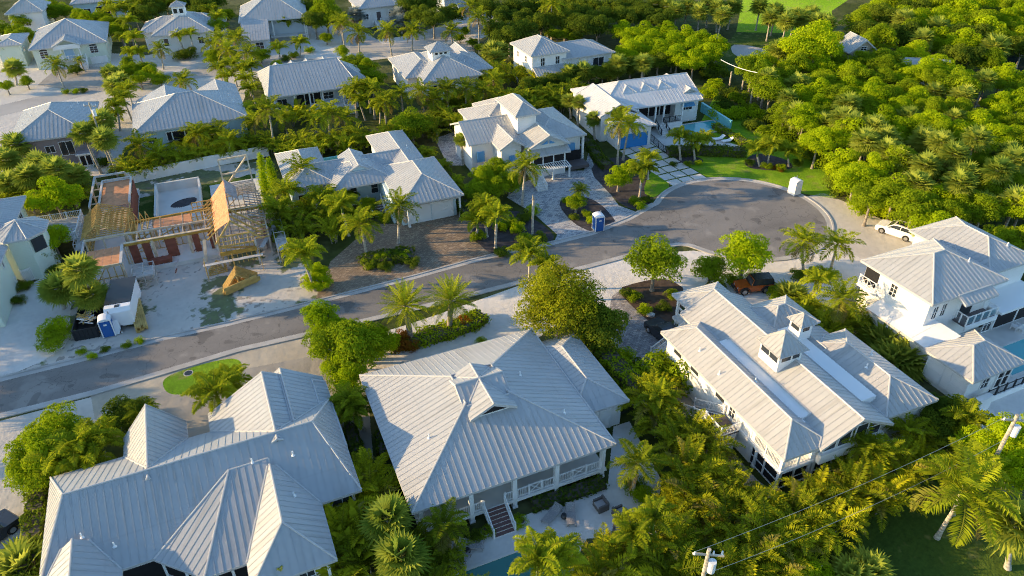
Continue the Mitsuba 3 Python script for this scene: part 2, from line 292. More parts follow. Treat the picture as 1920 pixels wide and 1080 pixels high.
class House:
    def __init__(s, name, label, o, yaw, roof='roof_a', wallm='wall_white', cat='house', detail=False, pw=0.5, group=None):
        s.k = thing(name, label, cat, group); s.fr = Fr(o, yaw); s.rm, s.wm, s.detail, s.pw = roof, wallm, detail, pw
        s.nrm = 0
    def roof(s, *wings, trim=True, pw=None, cut=None, rib=0.044, name='roof'):
        """a roof that is the upper envelope of its wings; its sheets are pieces when near, one seamed mesh when far"""
        pw = pw or s.pw
        faces = envelope(wings)
        if cut is not None:
            for f in faces: f.poly = f.poly.difference(cut)
        s.faces = faces
        base, far = MB(), MB()
        out = unary_union([f.poly.buffer(0.01) for f in faces])
        roofk = key(name, s.k)
        for f in faces:
            n = math.hypot(f.a, f.b)
            for pg in polys(f.poly):
                base.prism(pg, lambda x, y: f.z(x, y) - 0.16, lambda x, y: f.z(x, y) - 0.02)
                gx, gy = (f.a / n, f.b / n) if n > 1e-5 else (0, 1)
                ex, ey = -gy, gx
                V = np.array(pg.exterior.coords); al = V[:, 0] * ex + V[:, 1] * ey; am = V[:, 0] * gx + V[:, 1] * gy
                k0, k1 = math.floor(al.min() / pw), math.ceil(al.max() / pw)
                lo, hi = am.min() - 1, am.max() + 1
                for k in range(k0, k1):
                    def P(a, b): return (ex * a + gx * b, ey * a + gy * b)
                    strip = Polygon([P(k*pw + 0.004, lo), P((k+1)*pw - 0.004, lo), P((k+1)*pw - 0.004, hi), P(k*pw + 0.004, hi)])
                    q = pg.intersection(strip)
                    mb = MB() if s.detail else far
                    for qq in polys(q):
                        mb.prism(qq, lambda x, y: f.z(x, y) - 0.02, lambda x, y: f.z(x, y) + 0.012)
                    if k > k0:
                        ln = pg.intersection(LineString([P(k*pw, lo), P(k*pw, hi)]))
                        for l in getattr(ln, 'geoms', [ln]):
                            if l.geom_type != 'LineString' or l.length < 0.15: continue
                            c = np.array(l.coords); p, r = c[0], c[-1]
                            mb.bar([p[0], p[1], f.z(*p) + rib * 0.5], [r[0], r[1], f.z(*r) + rib * 0.5], 0.036, rib, up=(-f.a, -f.b, 1))
                    if s.detail and mb.v:
                        s.nrm += 1
                        if s.nrm <= 290:
                            m = mb.mesh(); add('panel', (s.fr.W(m[0]), m[1]), s.rm + ('', '0', '1')[int(RNG.integers(3))] if s.rm.startswith('roof_') else s.rm, roofk)
                        else:
                            far.v += [v for v in mb.v]; far.f += [ff + far.n for ff in mb.f]; far.n += mb.n
        m = far.mesh()
        if m: add('seamed_sheet', (s.fr.W(m[0]), m[1]), s.rm, roofk, kind='stuff')
        # caps along hips, ridges and valleys, fascia along the outer edges
        seen = set()
        outl = [LineString(r.exterior.coords) for r in polys(out)]
        outb = unary_union(outl) if outl else None
        for f in faces:
            for pg in polys(f.poly):
                V = list(pg.exterior.coords)
                for p, q in zip(V[:-1], V[1:]):
                    if math.hypot(p[0]-q[0], p[1]-q[1]) < 0.25: continue
                    mid = Point((p[0]+q[0])/2, (p[1]+q[1])/2)
                    A, B = np.array([p[0], p[1], f.z(*p)]), np.array([q[0], q[1], f.z(*q)])
                    edge = outb is not None and outb.distance(mid) < 0.06
                    if edge:
                        if trim: base.bar(A - [0, 0, 0.10], B - [0, 0, 0.10], 0.05, 0.22)
                    else:
                        kk = tuple(sorted([(round(p[0], 1), round(p[1], 1)), (round(q[0], 1), round(q[1], 1))]))
                        if kk in seen: continue
                        seen.add(kk); base.tube([A + [0, 0, 0.02], B + [0, 0, 0.02]], 0.075, 6)
        m = base.mesh(); scene[roofk] = mikit.ply((s.fr.W(m[0]), m[1]), 'roof_trim')
        return roofk
    def zroof(s, x, y, faces):
        z = -1e9
        p = Point(x, y)
        for f in faces:
            if f.orig.distance(p) < 0.02: z = max(z, float(f.z(x, y)))
        return z
    def walls(s, foot, z0, faces=None, mat=None, name='wall', drop=0.08, zmax=None):
        """walls from z0 up to the underside of the roof over a footprint"""
        faces = faces or s.faces
        mb = MB()
        for pg in polys(foot):
            V = list(pg.exterior.coords)
            if not pg.exterior.is_ccw: V = V[::-1]
            for p, q in zip(V[:-1], V[1:]):
                L = math.hypot(q[0]-p[0], q[1]-p[1]); n = max(1, int(L / 0.4))
                T_ = np.linspace(0, 1, n + 1); top = []
                for t in T_:
                    x, y = p[0] + (q[0]-p[0])*t, p[1] + (q[1]-p[1])*t
                    zz = s.zroof(x, y, faces) - drop
                    if zmax is not None: zz = min(zz, zmax)
                    top.append([x, y, max(zz, z0 + 0.05)])
                top = np.array(top); bot = top.copy(); bot[:, 2] = z0
                nrm = np.array([(q[1]-p[1]) / L, -(q[0]-p[0]) / L, 0]) * 0.15
                V4 = np.vstack([bot, top, bot - nrm, top - nrm]); m = n + 1; F = []
                for i in range(n):
                    F += [[i, i+1, m+i+1], [i, m+i+1, m+i], [2*m+i, 3*m+i+1, 2*m+i+1], [2*m+i, 3*m+i, 3*m+i+1], [m+i, m+i+1, 3*m+i+1], [m+i, 3*m+i+1, 3*m+i]]
                mb.put(V4, F)
        return mb.out(name, mat or s.wm, s.k, s.fr)
    # boxes laid against a wall: side s n w e of the house, c the wall plane, a along it, d outwards
    def wb(s, mb, side, c, a0, a1, z0, z1, d0, d1):
        if side == 's': mb.box(a0, a1, c - d1, c - d0, z0, z1)
        elif side == 'n': mb.box(a0, a1, c + d0, c + d1, z0, z1)
        elif side == 'w': mb.box(c - d1, c - d0, a0, a1, z0, z1)
        else: mb.box(c + d0, c + d1, a0, a1, z0, z1)
    def window(s, side, c, a, z, w=1.0, h=1.2, nx=2, nz=2, name='window', frame='white_paint', pane='pane', fw=0.07, parent=None):
        f, p = MB(), MB(); a0, a1, z1 = a - w/2, a + w/2, z + h
        for b in ((a0, a0+fw, z, z1), (a1-fw, a1, z, z1), (a0+fw, a1-fw, z, z+fw), (a0+fw, a1-fw, z1-fw, z1)): s.wb(f, side, c, *b, 0.0, 0.07)
        for i in range(1, nx): x = a0 + w*i/nx; s.wb(f, side, c, x-0.025, x+0.025, z+fw, z1-fw, 0.005, 0.05)
        for i in range(1, nz): y = z + h*i/nz; s.wb(f, side, c, a0+fw, a1-fw, y-0.025, y+0.025, 0.005, 0.046)
        s.wb(p, side, c, a0+0.02, a1-0.02, z+0.02, z1-0.02, -0.02, 0.02)
        k = f.out(name, frame, parent or s.k, s.fr); p.out('pane', pane, k, s.fr)
        return k
    def screen(s, side, c, a0, a1, z0, z1, posts=(), rail=None, pw=0.16):
        """a dark screened opening with white posts"""
        p, f = MB(), MB(); s.wb(p, side, c, a0, a1, z0, z1, 0.0, 0.03)
        for a in posts: s.wb(f, side, c, a-pw/2, a+pw/2, z0, z1, -0.02, 0.10)
        if rail is not None: s.wb(f, side, c, a0, a1, rail-0.04, rail+0.04, -0.01, 0.07)
        s.wb(f, side, c, a0, a1, z0-0.10, z0, -0.01, 0.08); s.wb(f, side, c, a0, a1, z1, z1+0.10, -0.01, 0.08)
        k = f.out('screened_opening', 'white_paint', s.k, s.fr); p.out('screen', 'screen', k, s.fr)
        return k
    def door(s, side, c, a, z, w=1.0, h=2.1, mat='white_paint', name='door', panels=0):
        d, f = MB(), MB(); s.wb(d, side, c, a-w/2, a+w/2, z, z+h, 0.0, 0.04)
        for i in range(panels):
            zz = z + h*(i+0.5)/panels; s.wb(d, side, c, a-w/2+0.08, a+w/2-0.08, zz-h/panels*0.38, zz+h/panels*0.38, 0.04, 0.06)
        for b in ((a-w/2-0.1, a-w/2, z, z+h), (a+w/2, a+w/2+0.1, z, z+h), (a-w/2-0.1, a+w/2+0.1, z+h, z+h+0.12)): s.wb(f, side, c, *b, 0.0, 0.08)
        k = d.out(name, mat, s.k, s.fr); f.out('frame', 'white_paint', k, s.fr); return k
    def part(s, name, mat, kind=None, parent=None):
        m = MB(); m.done = lambda: m.out(name, mat, parent or s.k, s.fr, kind=kind); return m
    def boxpart(s, name, mat, *b, kind=None):
        m = MB(); m.box(*b); return m.out(name, mat, s.k, s.fr, kind=kind)
    def column(s, u, v, z0, z1, w=0.32):
        m = MB(); m.box(u-w/2, u+w/2, v-w/2, v+w/2, z0, z1); m.box(u-w/2-0.05, u+w/2+0.05, v-w/2-0.05, v+w/2+0.05, z0, z0+0.18); m.box(u-w/2-0.05, u+w/2+0.05, v-w/2-0.05, v+w/2+0.05, z1-0.15, z1-0.003)
        return m.out('column', 'white_paint', s.k, s.fr)
    def railing(s, pts, h=1.0, gap=0.13, mat='white_paint', post=1.8, cross=()):
        """a balustrade along local points (u, v, z)"""
        m = MB()
        for p, q in zip(pts[:-1], pts[1:]):
            p, q = np.array(p, float), np.array(q, float); L = np.linalg.norm(q - p)
            for z in (h - 0.05, 0.10): m.bar(p + [0, 0, z], q + [0, 0, z], 0.07, 0.06)
            for i in range(1, int(L / gap)):
                r = p + (q - p) * i * gap / L; m.bar(r + [0, 0, 0.1], r + [0, 0, h - 0.05], 0.035)
            n = max(1, round(L / post))
            for i in range(n + 1):
                r = p + (q - p) * i / n; m.box(r[0]-0.06, r[0]+0.06, r[1]-0.06, r[1]+0.06, r[2], r[2] + h + 0.08)
        return m.out('railing', mat, s.k, s.fr, kind='stuff')
    def xrail(s, pts, h=1.0, bays=2, mat='white_paint'):
        m = MB()
        for p, q in zip(pts[:-1], pts[1:]):
            p, q = np.array(p, float), np.array(q, float)
            for i in range(bays):
                a, b = p + (q-p)*i/bays, p + (q-p)*(i+1)/bays
                for z in (h, 0.12): m.bar(a + [0,0,z], b + [0,0,z], 0.07)
                m.bar(a + [0,0,0.12], b + [0,0,h], 0.05); m.bar(a + [0,0,h], b + [0,0,0.12], 0.05)
                for r in (a, b): m.bar(r, r + [0,0,h+0.06], 0.09)
        return m.out('railing', mat, s.k, s.fr)
    def stairs(s, u0, u1, v0, v1, z0, z1, n, mat='red_stain', riser='white_paint', run='v', rails=True):
        """steps from (v0, z0) up to (v1, z1); each step a piece"""
        k = key('stairs', s.k); st = MB()
        for i in range(n):
            t0, t1 = v0 + (v1-v0)*i/n, v0 + (v1-v0)*(i+1)/n; z = z0 + (z1-z0)*(i+1)/n
            a, b = min(t0, t1), max(t0, t1)
            m, r = MB(), st
            if run == 'v': m.box(u0, u1, a, b, z-0.06, z); r.box(u0, u1, (a if v1 > v0 else b-0.04), (a+0.04 if v1 > v0 else b), z - (z1-z0)/n - 0.02, z-0.06)
            else: m.box(a, b, u0, u1, z-0.06, z); r.box((a if v1 > v0 else b-0.04), (a+0.04 if v1 > v0 else b), u0, u1, z - (z1-z0)/n - 0.02, z-0.06)
            m.out('step', mat, k, s.fr)
        P = (lambda u, t, z: (u, t, z)) if run == 'v' else (lambda u, t, z: (t, u, z))
        for u in (u0 - 0.06, u1 + 0.06): st.bar(P(u, v0, z0), P(u, v1, z1), 0.10, 0.34)
        m = st.mesh(); scene[k] = mikit.ply((s.fr.W(m[0]), m[1]), riser)
        if rails:
            for u in (u0 - 0.06, u1 + 0.06): s.railing([P(u, v0, z0), P(u, v1, z1)], 0.95, 0.16)
        return k
    def cupola(s, u0, u1, v0, v1, z0, z1, ov=0.35, m=0.7, win=((), ()), label=None):
        """a little tower on the roof: walls, windows, pyramid roof"""
        w = MB(); w.box(u0, u1, v0, v1, z0, z1); k = w.out('cupola', s.wm if s.wm == 'wall_white' else 'white_paint', s.k, s.fr)
        r, c = MB(), (0.5*(u0+u1), 0.5*(v0+v1)); fs = envelope([hip(u0-ov, u1+ov, v0-ov, v1+ov, z1, m, 'x' if (u1-u0) >= (v1-v0) else 'y')])
        for f in fs:
            for pg in polys(f.poly): r.prism(pg, lambda x, y: f.z(x, y) - 0.06, lambda x, y: f.z(x, y) + 0.02)
            n = math.hypot(f.a, f.b); gx, gy = f.a/n, f.b/n; ex, ey = -gy, gx
            V = np.array(f.poly.exterior.coords); al = V @ [ex, ey]
            for kk in range(math.floor(al.min()/0.4)+1, math.ceil(al.max()/0.4)):
                ln = f.poly.intersection(LineString([(ex*kk*0.4+gx*-99, ey*kk*0.4+gy*-99), (ex*kk*0.4+gx*99, ey*kk*0.4+gy*99)]))
                if ln.geom_type == 'LineString' and ln.length > 0.1:
                    q = np.array(ln.coords); r.bar([*q[0], f.z(*q[0])+0.04], [*q[-1], f.z(*q[-1])+0.04], 0.04, 0.05, up=(-f.a, -f.b, 1))
            for p, q in zip(V[:-1], V[1:]): r.tube([[*p, f.z(*p)+0.01], [*q, f.z(*q)+0.01]], 0.05, 5)
        r.out('cupola_roof', s.rm, k, s.fr)
        for side, aa in win:
            cc = {'s': v0, 'n': v1, 'w': u0, 'e': u1}[side]
            for (a, w_, zb, h) in aa: s._cwin(side, cc, a, zb, w_, h, k)
        return k
    def _cwin(s, side, c, a, z, w, h, k):
        f = MB(); s.wb(f, side, c, a-w/2, a+w/2, z, z+h, 0.0, 0.02); f.out('pane', 'pane', k, s.fr)
    def vents(s, pts):
        """little plumbing vents standing on the roof"""
        for (u, v) in pts:
            z = s.zroof(u, v, s.faces); m = MB(); m.tube([[u, v, z-0.05], [u, v, z+0.42]], 0.055, 8); m.tube([[u, v, z], [u, v, z+0.08]], [0.16, 0.06], 8)
            m.out('roof_vent', 'white_paint', s.k, s.fr)
# ---------------------------------------------------------------- ground, streets, drives, lawns
_lev = [0]
def struct(name, mesh, mat, label=None):
    k = key(name); scene[k] = mikit.ply(mesh, mat); lab(k, label, kind='structure'); return k
def gp(pts): return [tuple(g(*p)[:2]) for p in pts]
def smooth_ring(P, it=2):
    P = np.array(P, float)
    for _ in range(it): Q = np.roll(P, -1, 0); P = np.stack([P*.75 + Q*.25, P*.25 + Q*.75], 1).reshape(-1, 2)
    return P
def ragged(P, amp, step=.7, seed=3):
    ring = LineString(list(P) + [P[0]]); n = max(8, int(ring.length / step))
    q = np.array([ring.interpolate(i / n, True).coords[0] for i in range(n)])
    from meshkit import fbm as nfbm
    o = np.stack([nfbm(np.c_[q*.6, np.full(n, seed + 9.*a)], 3) - .5 for a in (0, 1)], 1)
    return q + o * 2 * amp
def sheet(name, pts, mat, lev, label=None, world=False, soft=0, rag=0.0, minus=None):
    P = pts if world else gp(pts)
    if soft: P = smooth_ring(P, soft)
    if rag: P = ragged(P, rag)
    pg = Polygon(P).buffer(0)
    if minus is not None: pg = pg.difference(minus)
    m = MB(); m.prism(pg, -.5, .004 * lev); return struct(name, m.mesh(), mat, label), pg
m = MB(); m.prism(sbox(-700, -150, 700, 1200), -1, 0); struct('ground', m.mesh(), 'ground_mat')
# sandy lots (only where sand shows)
sheet('sand_lot', [(-60, 330), (-60, 60), (60, 40), (200, 120), (480, 60), (660, 40), (720, 90), (640, 130), (480, 130), (440, 230), (240, 260), (215, 330), (130, 330)], 'sand_mat', 1, soft=1)
sheet('sand_lot', [(130, 470), (250, 330), (500, 300), (520, 420), (600, 520), (600, 560), (400, 608), (300, 640), (150, 678), (-40, 722), (-40, 690), (130, 640)], 'site_sand', 1, 'pale sand of the building site with weeds', rag=.5)
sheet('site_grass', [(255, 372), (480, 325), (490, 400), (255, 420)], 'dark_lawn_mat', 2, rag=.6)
sheet('drive', [(-40, 560), (60, 540), (110, 480), (135, 560), (130, 600), (137, 640), (60, 690), (-40, 715)], 'white_sand', 2, 'pale shell drive at the left edge', soft=1)
sheet('sand_lot', [(-40, 800), (180, 742), (300, 700), (200, 800), (100, 860), (60, 900), (40, 1120), (-60, 1120)], 'sand_mat', 1)
sheet('verge', [(170, 741), (307, 695), (455, 655), (580, 632), (610, 660), (640, 740), (520, 800), (300, 860), (180, 800)], 'shell_mat', 2, 'beige shell verge in front of the corner house')
sheet('drive', [(185, 773), (345, 722), (470, 690), (600, 665), (640, 760), (430, 860), (220, 830)], 'gravel_mat', 3, 'curved gravel drive of the corner house')
sheet('lawn', [(303, 720), (312, 706), (360, 688), (425, 672), (450, 674), (455, 690), (440, 712), (400, 730), (350, 740), (315, 740)], 'lawn_mat', 5, 'oval bright green lawn by the street in front of the corner house', soft=2)
sheet('drive', [(610, 660), (660, 640), (760, 610), (820, 590), (975, 535), (1090, 505), (1140, 540), (1000, 640), (900, 700), (660, 760)], 'white_sand', 2, 'pale sand drive behind the middle beach house')
sheet('drive', [(1085, 505), (1175, 478), (1300, 470), (1455, 490), (1560, 440), (1590, 470), (1640, 500), (1640, 600), (1500, 600), (1260, 560), (1240, 640), (1260, 760), (1160, 760), (1140, 620)], 'white_sand', 2, 'pale forecourt south of the turning circle')
sheet('drive', [(1150, 545), (1190, 550), (1225, 600), (1250, 640), (1240, 680), (1190, 680), (1150, 640), (1140, 590)], 'taupe_pavers', 3, 'brick paver drive beside the lantern house', soft=1)
sheet('mulch_bed', [(1155, 542), (1200, 528), (1250, 520), (1290, 545), (1270, 600), (1228, 612), (1190, 580)], 'brown_mulch', 4, soft=1)
sheet('patio', [(930, 1090), (760, 1040), (900, 1000), (1000, 960), (1140, 905), (1150, 800), (1180, 790), (1240, 900), (1230, 1000), (1100, 1010), (1060, 1090)], 'white_sand', 2, 'white sand patio behind the middle beach house')
sheet('apron', [(1500, 372), (1545, 362), (1600, 385), (1660, 415), (1740, 460), (1760, 500), (1600, 500), (1560, 450)], 'sand_mat', 2, 'pale sand apron east of the turning circle', rag=.3)
sheet('drive', [(590, 565), (620, 490), (700, 420), (780, 420), (860, 370), (890, 420), (885, 450), (940, 480), (920, 492), (700, 545)], 'brown_pavers', 2, 'brown brick drive of the house with two garage doors')
sheet('mulch_bed', [(880, 440), (900, 410), (960, 390), (1010, 415), (1040, 440), (1035, 455), (960, 482), (920, 478)], 'mulch', 3, soft=1)
sheet('drive', [(950, 370), (985, 340), (1060, 320), (1095, 320), (1105, 280), (1080, 270), (1100, 268), (1120, 330), (1160, 385), (1205, 402), (1115, 443), (1035, 462), (1045, 440), (1000, 400)], 'grey_pavers', 2, 'pale grey paver drive in two curves to the house with blue shutters')
sheet('side_yard', [(815, 260), (870, 240), (870, 310), (840, 310)], 'grey_pavers', 2)
sheet('mulch_bed', [(1046, 385), (1056, 370), (1100, 368), (1130, 385), (1156, 415), (1157, 430), (1115, 438), (1075, 420)], 'mulch', 4, 'dark mulch island between the two arms of the pale paver drive', soft=2)
sheet('mulch_bed', [(1105, 322), (1120, 300), (1190, 290), (1230, 330), (1240, 350), (1208, 397), (1170, 388), (1140, 360)], 'mulch', 3, soft=1)
sheet('lawn', [(1215, 330), (1225, 318), (1262, 348), (1235, 365), (1222, 372), (1205, 360)], 'lawn_mat', 4, 'small lawn patch beside the slab drive', soft=1)
sheet('lawn', [(1262, 315), (1300, 255), (1340, 180), (1420, 230), (1520, 270), (1600, 350), (1560, 372), (1490, 360), (1400, 338), (1330, 338), (1300, 330)], 'lawn_mat', 2, 'green lawn north of the turning circle')
sheet('mulch_bed', [(1395, 300), (1420, 285), (1480, 300), (1490, 318), (1440, 320), (1400, 315)], 'mulch', 4, soft=2)
sheet('mulch_bed', [(1255, 300), (1290, 290), (1320, 298), (1315, 308), (1270, 310)], 'mulch', 4, soft=2)
sheet('pool_deck', [(1195, 290), (1215, 250), (1240, 225), (1300, 245), (1390, 275), (1340, 275), (1260, 272), (1250, 300)], 'concrete', 3, 'pale pool deck beside the white house with dormers')
sheet('meadow', [(1380, 62), (1400, -40), (1650, -40), (1560, 20), (1560, 45), (1400, 110), (1390, 140), (1360, 130), (1370, 90)], 'meadow_mat', 1, 'bright meadow at the top of the picture')
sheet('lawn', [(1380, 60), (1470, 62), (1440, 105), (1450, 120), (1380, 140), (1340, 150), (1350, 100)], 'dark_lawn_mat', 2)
sheet('path', [(1368, 84), (1400, 84), (1450, 96), (1450, 103), (1400, 108), (1375, 104)], 'old_road', 4, 'grey cart path by the meadow', soft=1)
sheet('path', [(1210, 12), (1290, 20), (1300, 14), (1215, 6)], 'old_road', 4)
sheet('river', [(1830, 128), (1870, 112), (1960, 92), (1960, 150), (1880, 138)], 'river_mat', 2, 'still grey blue water between the trees at the right edge', soft=1)
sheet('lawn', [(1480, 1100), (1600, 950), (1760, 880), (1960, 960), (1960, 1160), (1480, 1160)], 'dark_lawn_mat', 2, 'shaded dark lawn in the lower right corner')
sheet('side_yard', [(1700, 800), (1960, 690), (1960, 790), (1800, 830), (1740, 850)], 'white_sand', 2, 'pale sand yard below the raised terrace')
sheet('side_yard', [(1560, 560), (1640, 520), (1640, 600), (1700, 700), (1720, 760), (1660, 740), (1600, 640)], 'taupe_pavers', 3)
sheet('side_yard', [(1180, 690), (1230, 660), (1260, 680), (1340, 810), (1420, 900), (1460, 930), (1430, 940), (1300, 840)], 'shell_mat', 3)
sheet('side_yard', [(640, 800), (690, 740), (700, 860), (660, 870)], 'gravel_mat', 3)
# the main street with its turning circle
CX, CY, CR = 29.6, 82.3, 10.7
north = gp([(-80, 733), (0, 713), (147, 677), (300, 637), (430, 608), (640, 556), (780, 520), (880, 492), (960, 472), (1033, 458), (1113, 438), (1180, 411)])
south = gp([(-80, 800), (0, 779), (177, 735), (307, 697), (447, 655), (580, 625), (640, 611), (800, 573), (973, 529), (1090, 502), (1173, 480), (1240, 468)])
road = Polygon(north + gp([(1225, 385), (1300, 400), (1300, 440)]) + south[::-1]).buffer(0).buffer(.3).buffer(-.3)
road = unary_union([road, Point(CX, CY).buffer(CR, 48)]).buffer(2.5).buffer(-2.5)
m = MB(); m.prism(road, -.3, .030); struct('street', m.mesh(), 'asphalt', 'grey asphalt street ending in a turning circle')
kerb = road.buffer(.55).difference(road.buffer(.02)); ins = gp([(-90, 640), (-90, 850), (2000, 850), (2000, 250), (900, 250)])
m = MB(); m.prism(road.buffer(.30).difference(road.buffer(-.30)), -.2, .036); struct('gutter', m.mesh(), 'kerb_concrete')
m = MB(); m.prism(road.buffer(.52).difference(road.buffer(.30)), -.2, .115); struct('kerb', m.mesh(), 'kerb_concrete')
k = thing('manhole_cover', 'round dark iron cover in the oval lawn by the street', 'cover'); p = g(353, 700); m = MB(); m.tube([[p[0], p[1], 0], [p[0], p[1], .05]], .35, 16); m.out('lid', 'black_metal', k); m = MB(); m.tube([[p[0], p[1], 0], [p[0], p[1], .035]], .45, 16); m.out('ring', 'kerb_concrete', k)
# the back street
a, b = g(-60, 222)[:2], g(900, 62)[:2]
bs = LineString([tuple(a), tuple(g(180, 165)[:2]), tuple(g(420, 132)[:2]), tuple(g(660, 98)[:2]), tuple(g(790, 82)[:2]), tuple(g(880, 55)[:2]), tuple(g(930, 25)[:2])])
m = MB(); m.prism(bs.buffer(7.5), -.3, .010); struct('verge', m.mesh(), 'sand_mat', 'pale sandy verge of the back street')
m = MB(); m.prism(bs.buffer(3.1), -.3, .016); struct('back_street', m.mesh(), 'old_road', 'pale worn back street behind the bungalows')
sheet('drive', [(70, 160), (110, 125), (200, 125), (215, 165), (150, 172)], 'gravel_mat', 6, 'grey drive in front of the green house')
sheet('drive', [(265, 120), (300, 112), (400, 100), (420, 120), (300, 140)], 'sand_mat', 6)
sheet('drive', [(570, 110), (585, 60), (605, 75), (640, 100), (700, 100), (660, 112)], 'concrete', 6, 'curving concrete drive beside the dormered bungalow')
sheet('drive', [(655, 75), (690, 62), (720, 85), (800, 90), (880, 75), (890, 95), (700, 108), (660, 108)], 'old_road', 6)
# slab drive with grass joints
k = lab(key('drive'), 'white slab drive with dark joints, leading to the blue garage door', kind='structure')
q = [np.array(x) for x in gp([(1160, 283), (1215, 266), (1330, 336), (1262, 350)])]
fr_ = lambda s, t: (q[0]*(1-s) + q[1]*s)*(1-t) + (q[3]*(1-s) + q[2]*s)*t
m = MB(); m.prism(Polygon([fr_(-.02, -.02), fr_(1.02, -.02), fr_(1.02, 1.0), fr_(-.02, 1.0)]), -.2, .014); scene[k] = mikit.ply(m.mesh(), 'dark_lawn_mat')
for i in range(3):
    for j in range(7):
        d = .018; e = .012
        pg = Polygon([fr_(i/3+d, j/7+e), fr_((i+1)/3-d, j/7+e), fr_((i+1)/3-d, (j+1)/7-e), fr_(i/3+d, (j+1)/7-e)])
        b = MB(); b.prism(pg, -.1, .05); b.out('slab', 'concrete', k)
# patio furniture and other small things
# ---------------------------------------------------------------- the four near houses
def pool(fr, u0, u1, v0, v1, z, mat, label, cop='concrete'):
    k = lab(key('swimming_pool'), label, kind='structure')
    m = MB(); m.prism(sbox(u0, v0, u1, v1), z - .05, z).mesh(); v, f = m.mesh(); scene[k] = mikit.ply((fr.W(v), f), mat)
    c = MB(); c.prism(sbox(u0, v0, u1, v1).buffer(.3, join_style=2).difference(sbox(u0, v0, u1, v1)), z - .02, z + .05); c.out('coping', cop, k, fr)
def inset(*r, d=0.5): return unary_union([sbox(a+d, c+d, b-d, e-d) for (a, b, c, e) in r])
# --- B, the hipped house in the middle
h = House('beach_house', 'middle foreground beach house with broad hip roof, back porch and brown stairs', g(772, 962, 3.7), 22.5, 'roof_a', detail=True)
B = h
W, D = 16.3, 15.9
top = sbox(6.25, 6.25, 10.15, 9.75)
main = hip(0, W, 0, D, 3.7, 0.405, 'y')
gar = hip(14.8, 20.2, 4.5, 14.6, 2.95, 0.45, 'y')
h.roof(main, gar, cut=sbox(6.4, 6.0, 9.9, 9.9)); mainf = h.faces
h.walls(inset((0, W, 1.9, D)), 0.9, mainf); h.walls(inset((14.8, 20.2, 4.5, 14.6), d=0.45), 0, mainf, name='garage_wall')
h.vents([(11.9, 8.4), (13.6, 3.6), (3.0, 5.2)])
c1 = hip(6.15, 10.15, 5.9, 9.9, 6.0, 0.46, 'x', 'gg'); c2 = hip(6.25, 10.05, 4.7, 9.9, 5.95, 0.5, 'y', 'gg')
h.roof(c1, c2, name='roof_cap'); h.walls(sbox(6.3, 6.0, 10.0, 9.8).union(sbox(6.5, 4.95, 9.8, 9.6)), 5.3, h.faces, name='gable_wall')
fv = MB(); fv.prism(Polygon([(0, 0), (2.2, 0), (1.1, 0.55)]), 0, 0.05)
m = fv.mesh(); v = m[0]; add('gable_vent', (h.fr.W(np.c_[7.05 + v[:, 0], 4.92 - v[:, 2], 5.95 + v[:, 1]]), m[1]), 'screen', h.k)
h.faces = mainf
h.boxpart('porch_floor', 'concrete', 0.5, W-0.5, 0.35, 2.5, 0.72, 0.90)
h.boxpart('porch_fascia', 'white_paint', 0.45, W-0.45, 0.30, 0.35, 0.62, 0.93)
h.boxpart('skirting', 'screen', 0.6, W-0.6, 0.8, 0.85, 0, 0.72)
for u in (0.7, 4.5, 7.95, 11.45, 15.45): h.column(u, 0.45, 0, 3.72, 0.34)
for a, b in ((0.7, 4.5), (4.5, 5.45), (7.1, 7.95), (7.95, 11.45), (11.45, 15.45)):
    if b - a > 3 and a > 5:
        t = (b - a) / 3; h.railing([(a+.2, .45, .9), (a+t*1.05, .45, .9)], 0.95, 0.15, post=9); h.xrail([(a+t*1.05, .45, .9), (b-t*1.05, .45, .9)], 0.95, 1); h.railing([(b-t*1.05, .45, .9), (b-.2, .45, .9)], 0.95, 0.15, post=9)
    else: h.railing([(a+.1, .45, .9), (b-.1, .45, .9)], 0.95, 0.15, post=9)
h.stairs(5.5, 7.05, -1.65, 0.35, 0, 0.9, 7)
for u in (2.5, 9.7, 13.4): h.window('s', 2.4, u, 1.0, 2.2, 2.1, 2, 1)
h.window('w', 0.5, 5.0, 1.9, 1.0, 1.2); h.window('w', 0.5, 10.0, 1.9, 1.0, 1.2)
h.door('s', 4.95, 18.2, 0.0, 0.95, 2.05, panels=3)
# --- A, the big roof in the lower left corner
h = House('corner_house', 'large house of many metal gables cut off by the lower left corner', g(93, 892, 3.7), 23.3, 'roof_b', detail=True)
A = h
zE = 3.5
def fa(*p): return [Face(q) for q in p]
R0, R1 = (2.05, -5.35, 6.4), (18.8, -5.35, 6.4)
mainA = fa([(0, 0, zE), (20.85, 0, zE), R1, R0], [(0, -10.7, zE), (20.85, -10.7, zE), R1, R0], [(0, 0, zE), (0, -10.7, zE), R0], [(20.85, 0, zE), (20.85, -10.7, zE), R1])
g1 = hip(5.0, 9.6, -6, 2.1, zE, 1.18, 'y', 'gg'); g2 = hip(11.3, 20.9, -6, 2.2, zE, 0.58, 'y', 'gg'); g3 = hip(14.3, 20.8, -4, 2.95, zE-0.02, 0.66, 'y', 'gg')
w3 = hip(12.45, 17.95, -15.75, -7.5, zE, 0.74, 'y', 'hg'); sw = hip(0, 4.9, -19, -8.5, zE, 0.74, 'y', 'hg')
B0 = (12.45, -6.9, 5.6)
bay = fa([B0, (6.85, -10.75, zE-.02), (9.8, -13.6, zE)], [B0, (9.8, -13.6, zE), (15.2, -13.6, zE), (15.2, -6.9, 5.6)])
h.roof(mainA, g1, g2, g3, w3, sw, bay)
h.walls(inset((0, 20.85, -10.7, 0), (5.0, 9.6, -4, 2.0), (11.3, 20.85, -4, 2.1), (12.45, 17.95, -15.7, -8), (0, 4.9, -19, -8)), 0.0, h.faces)
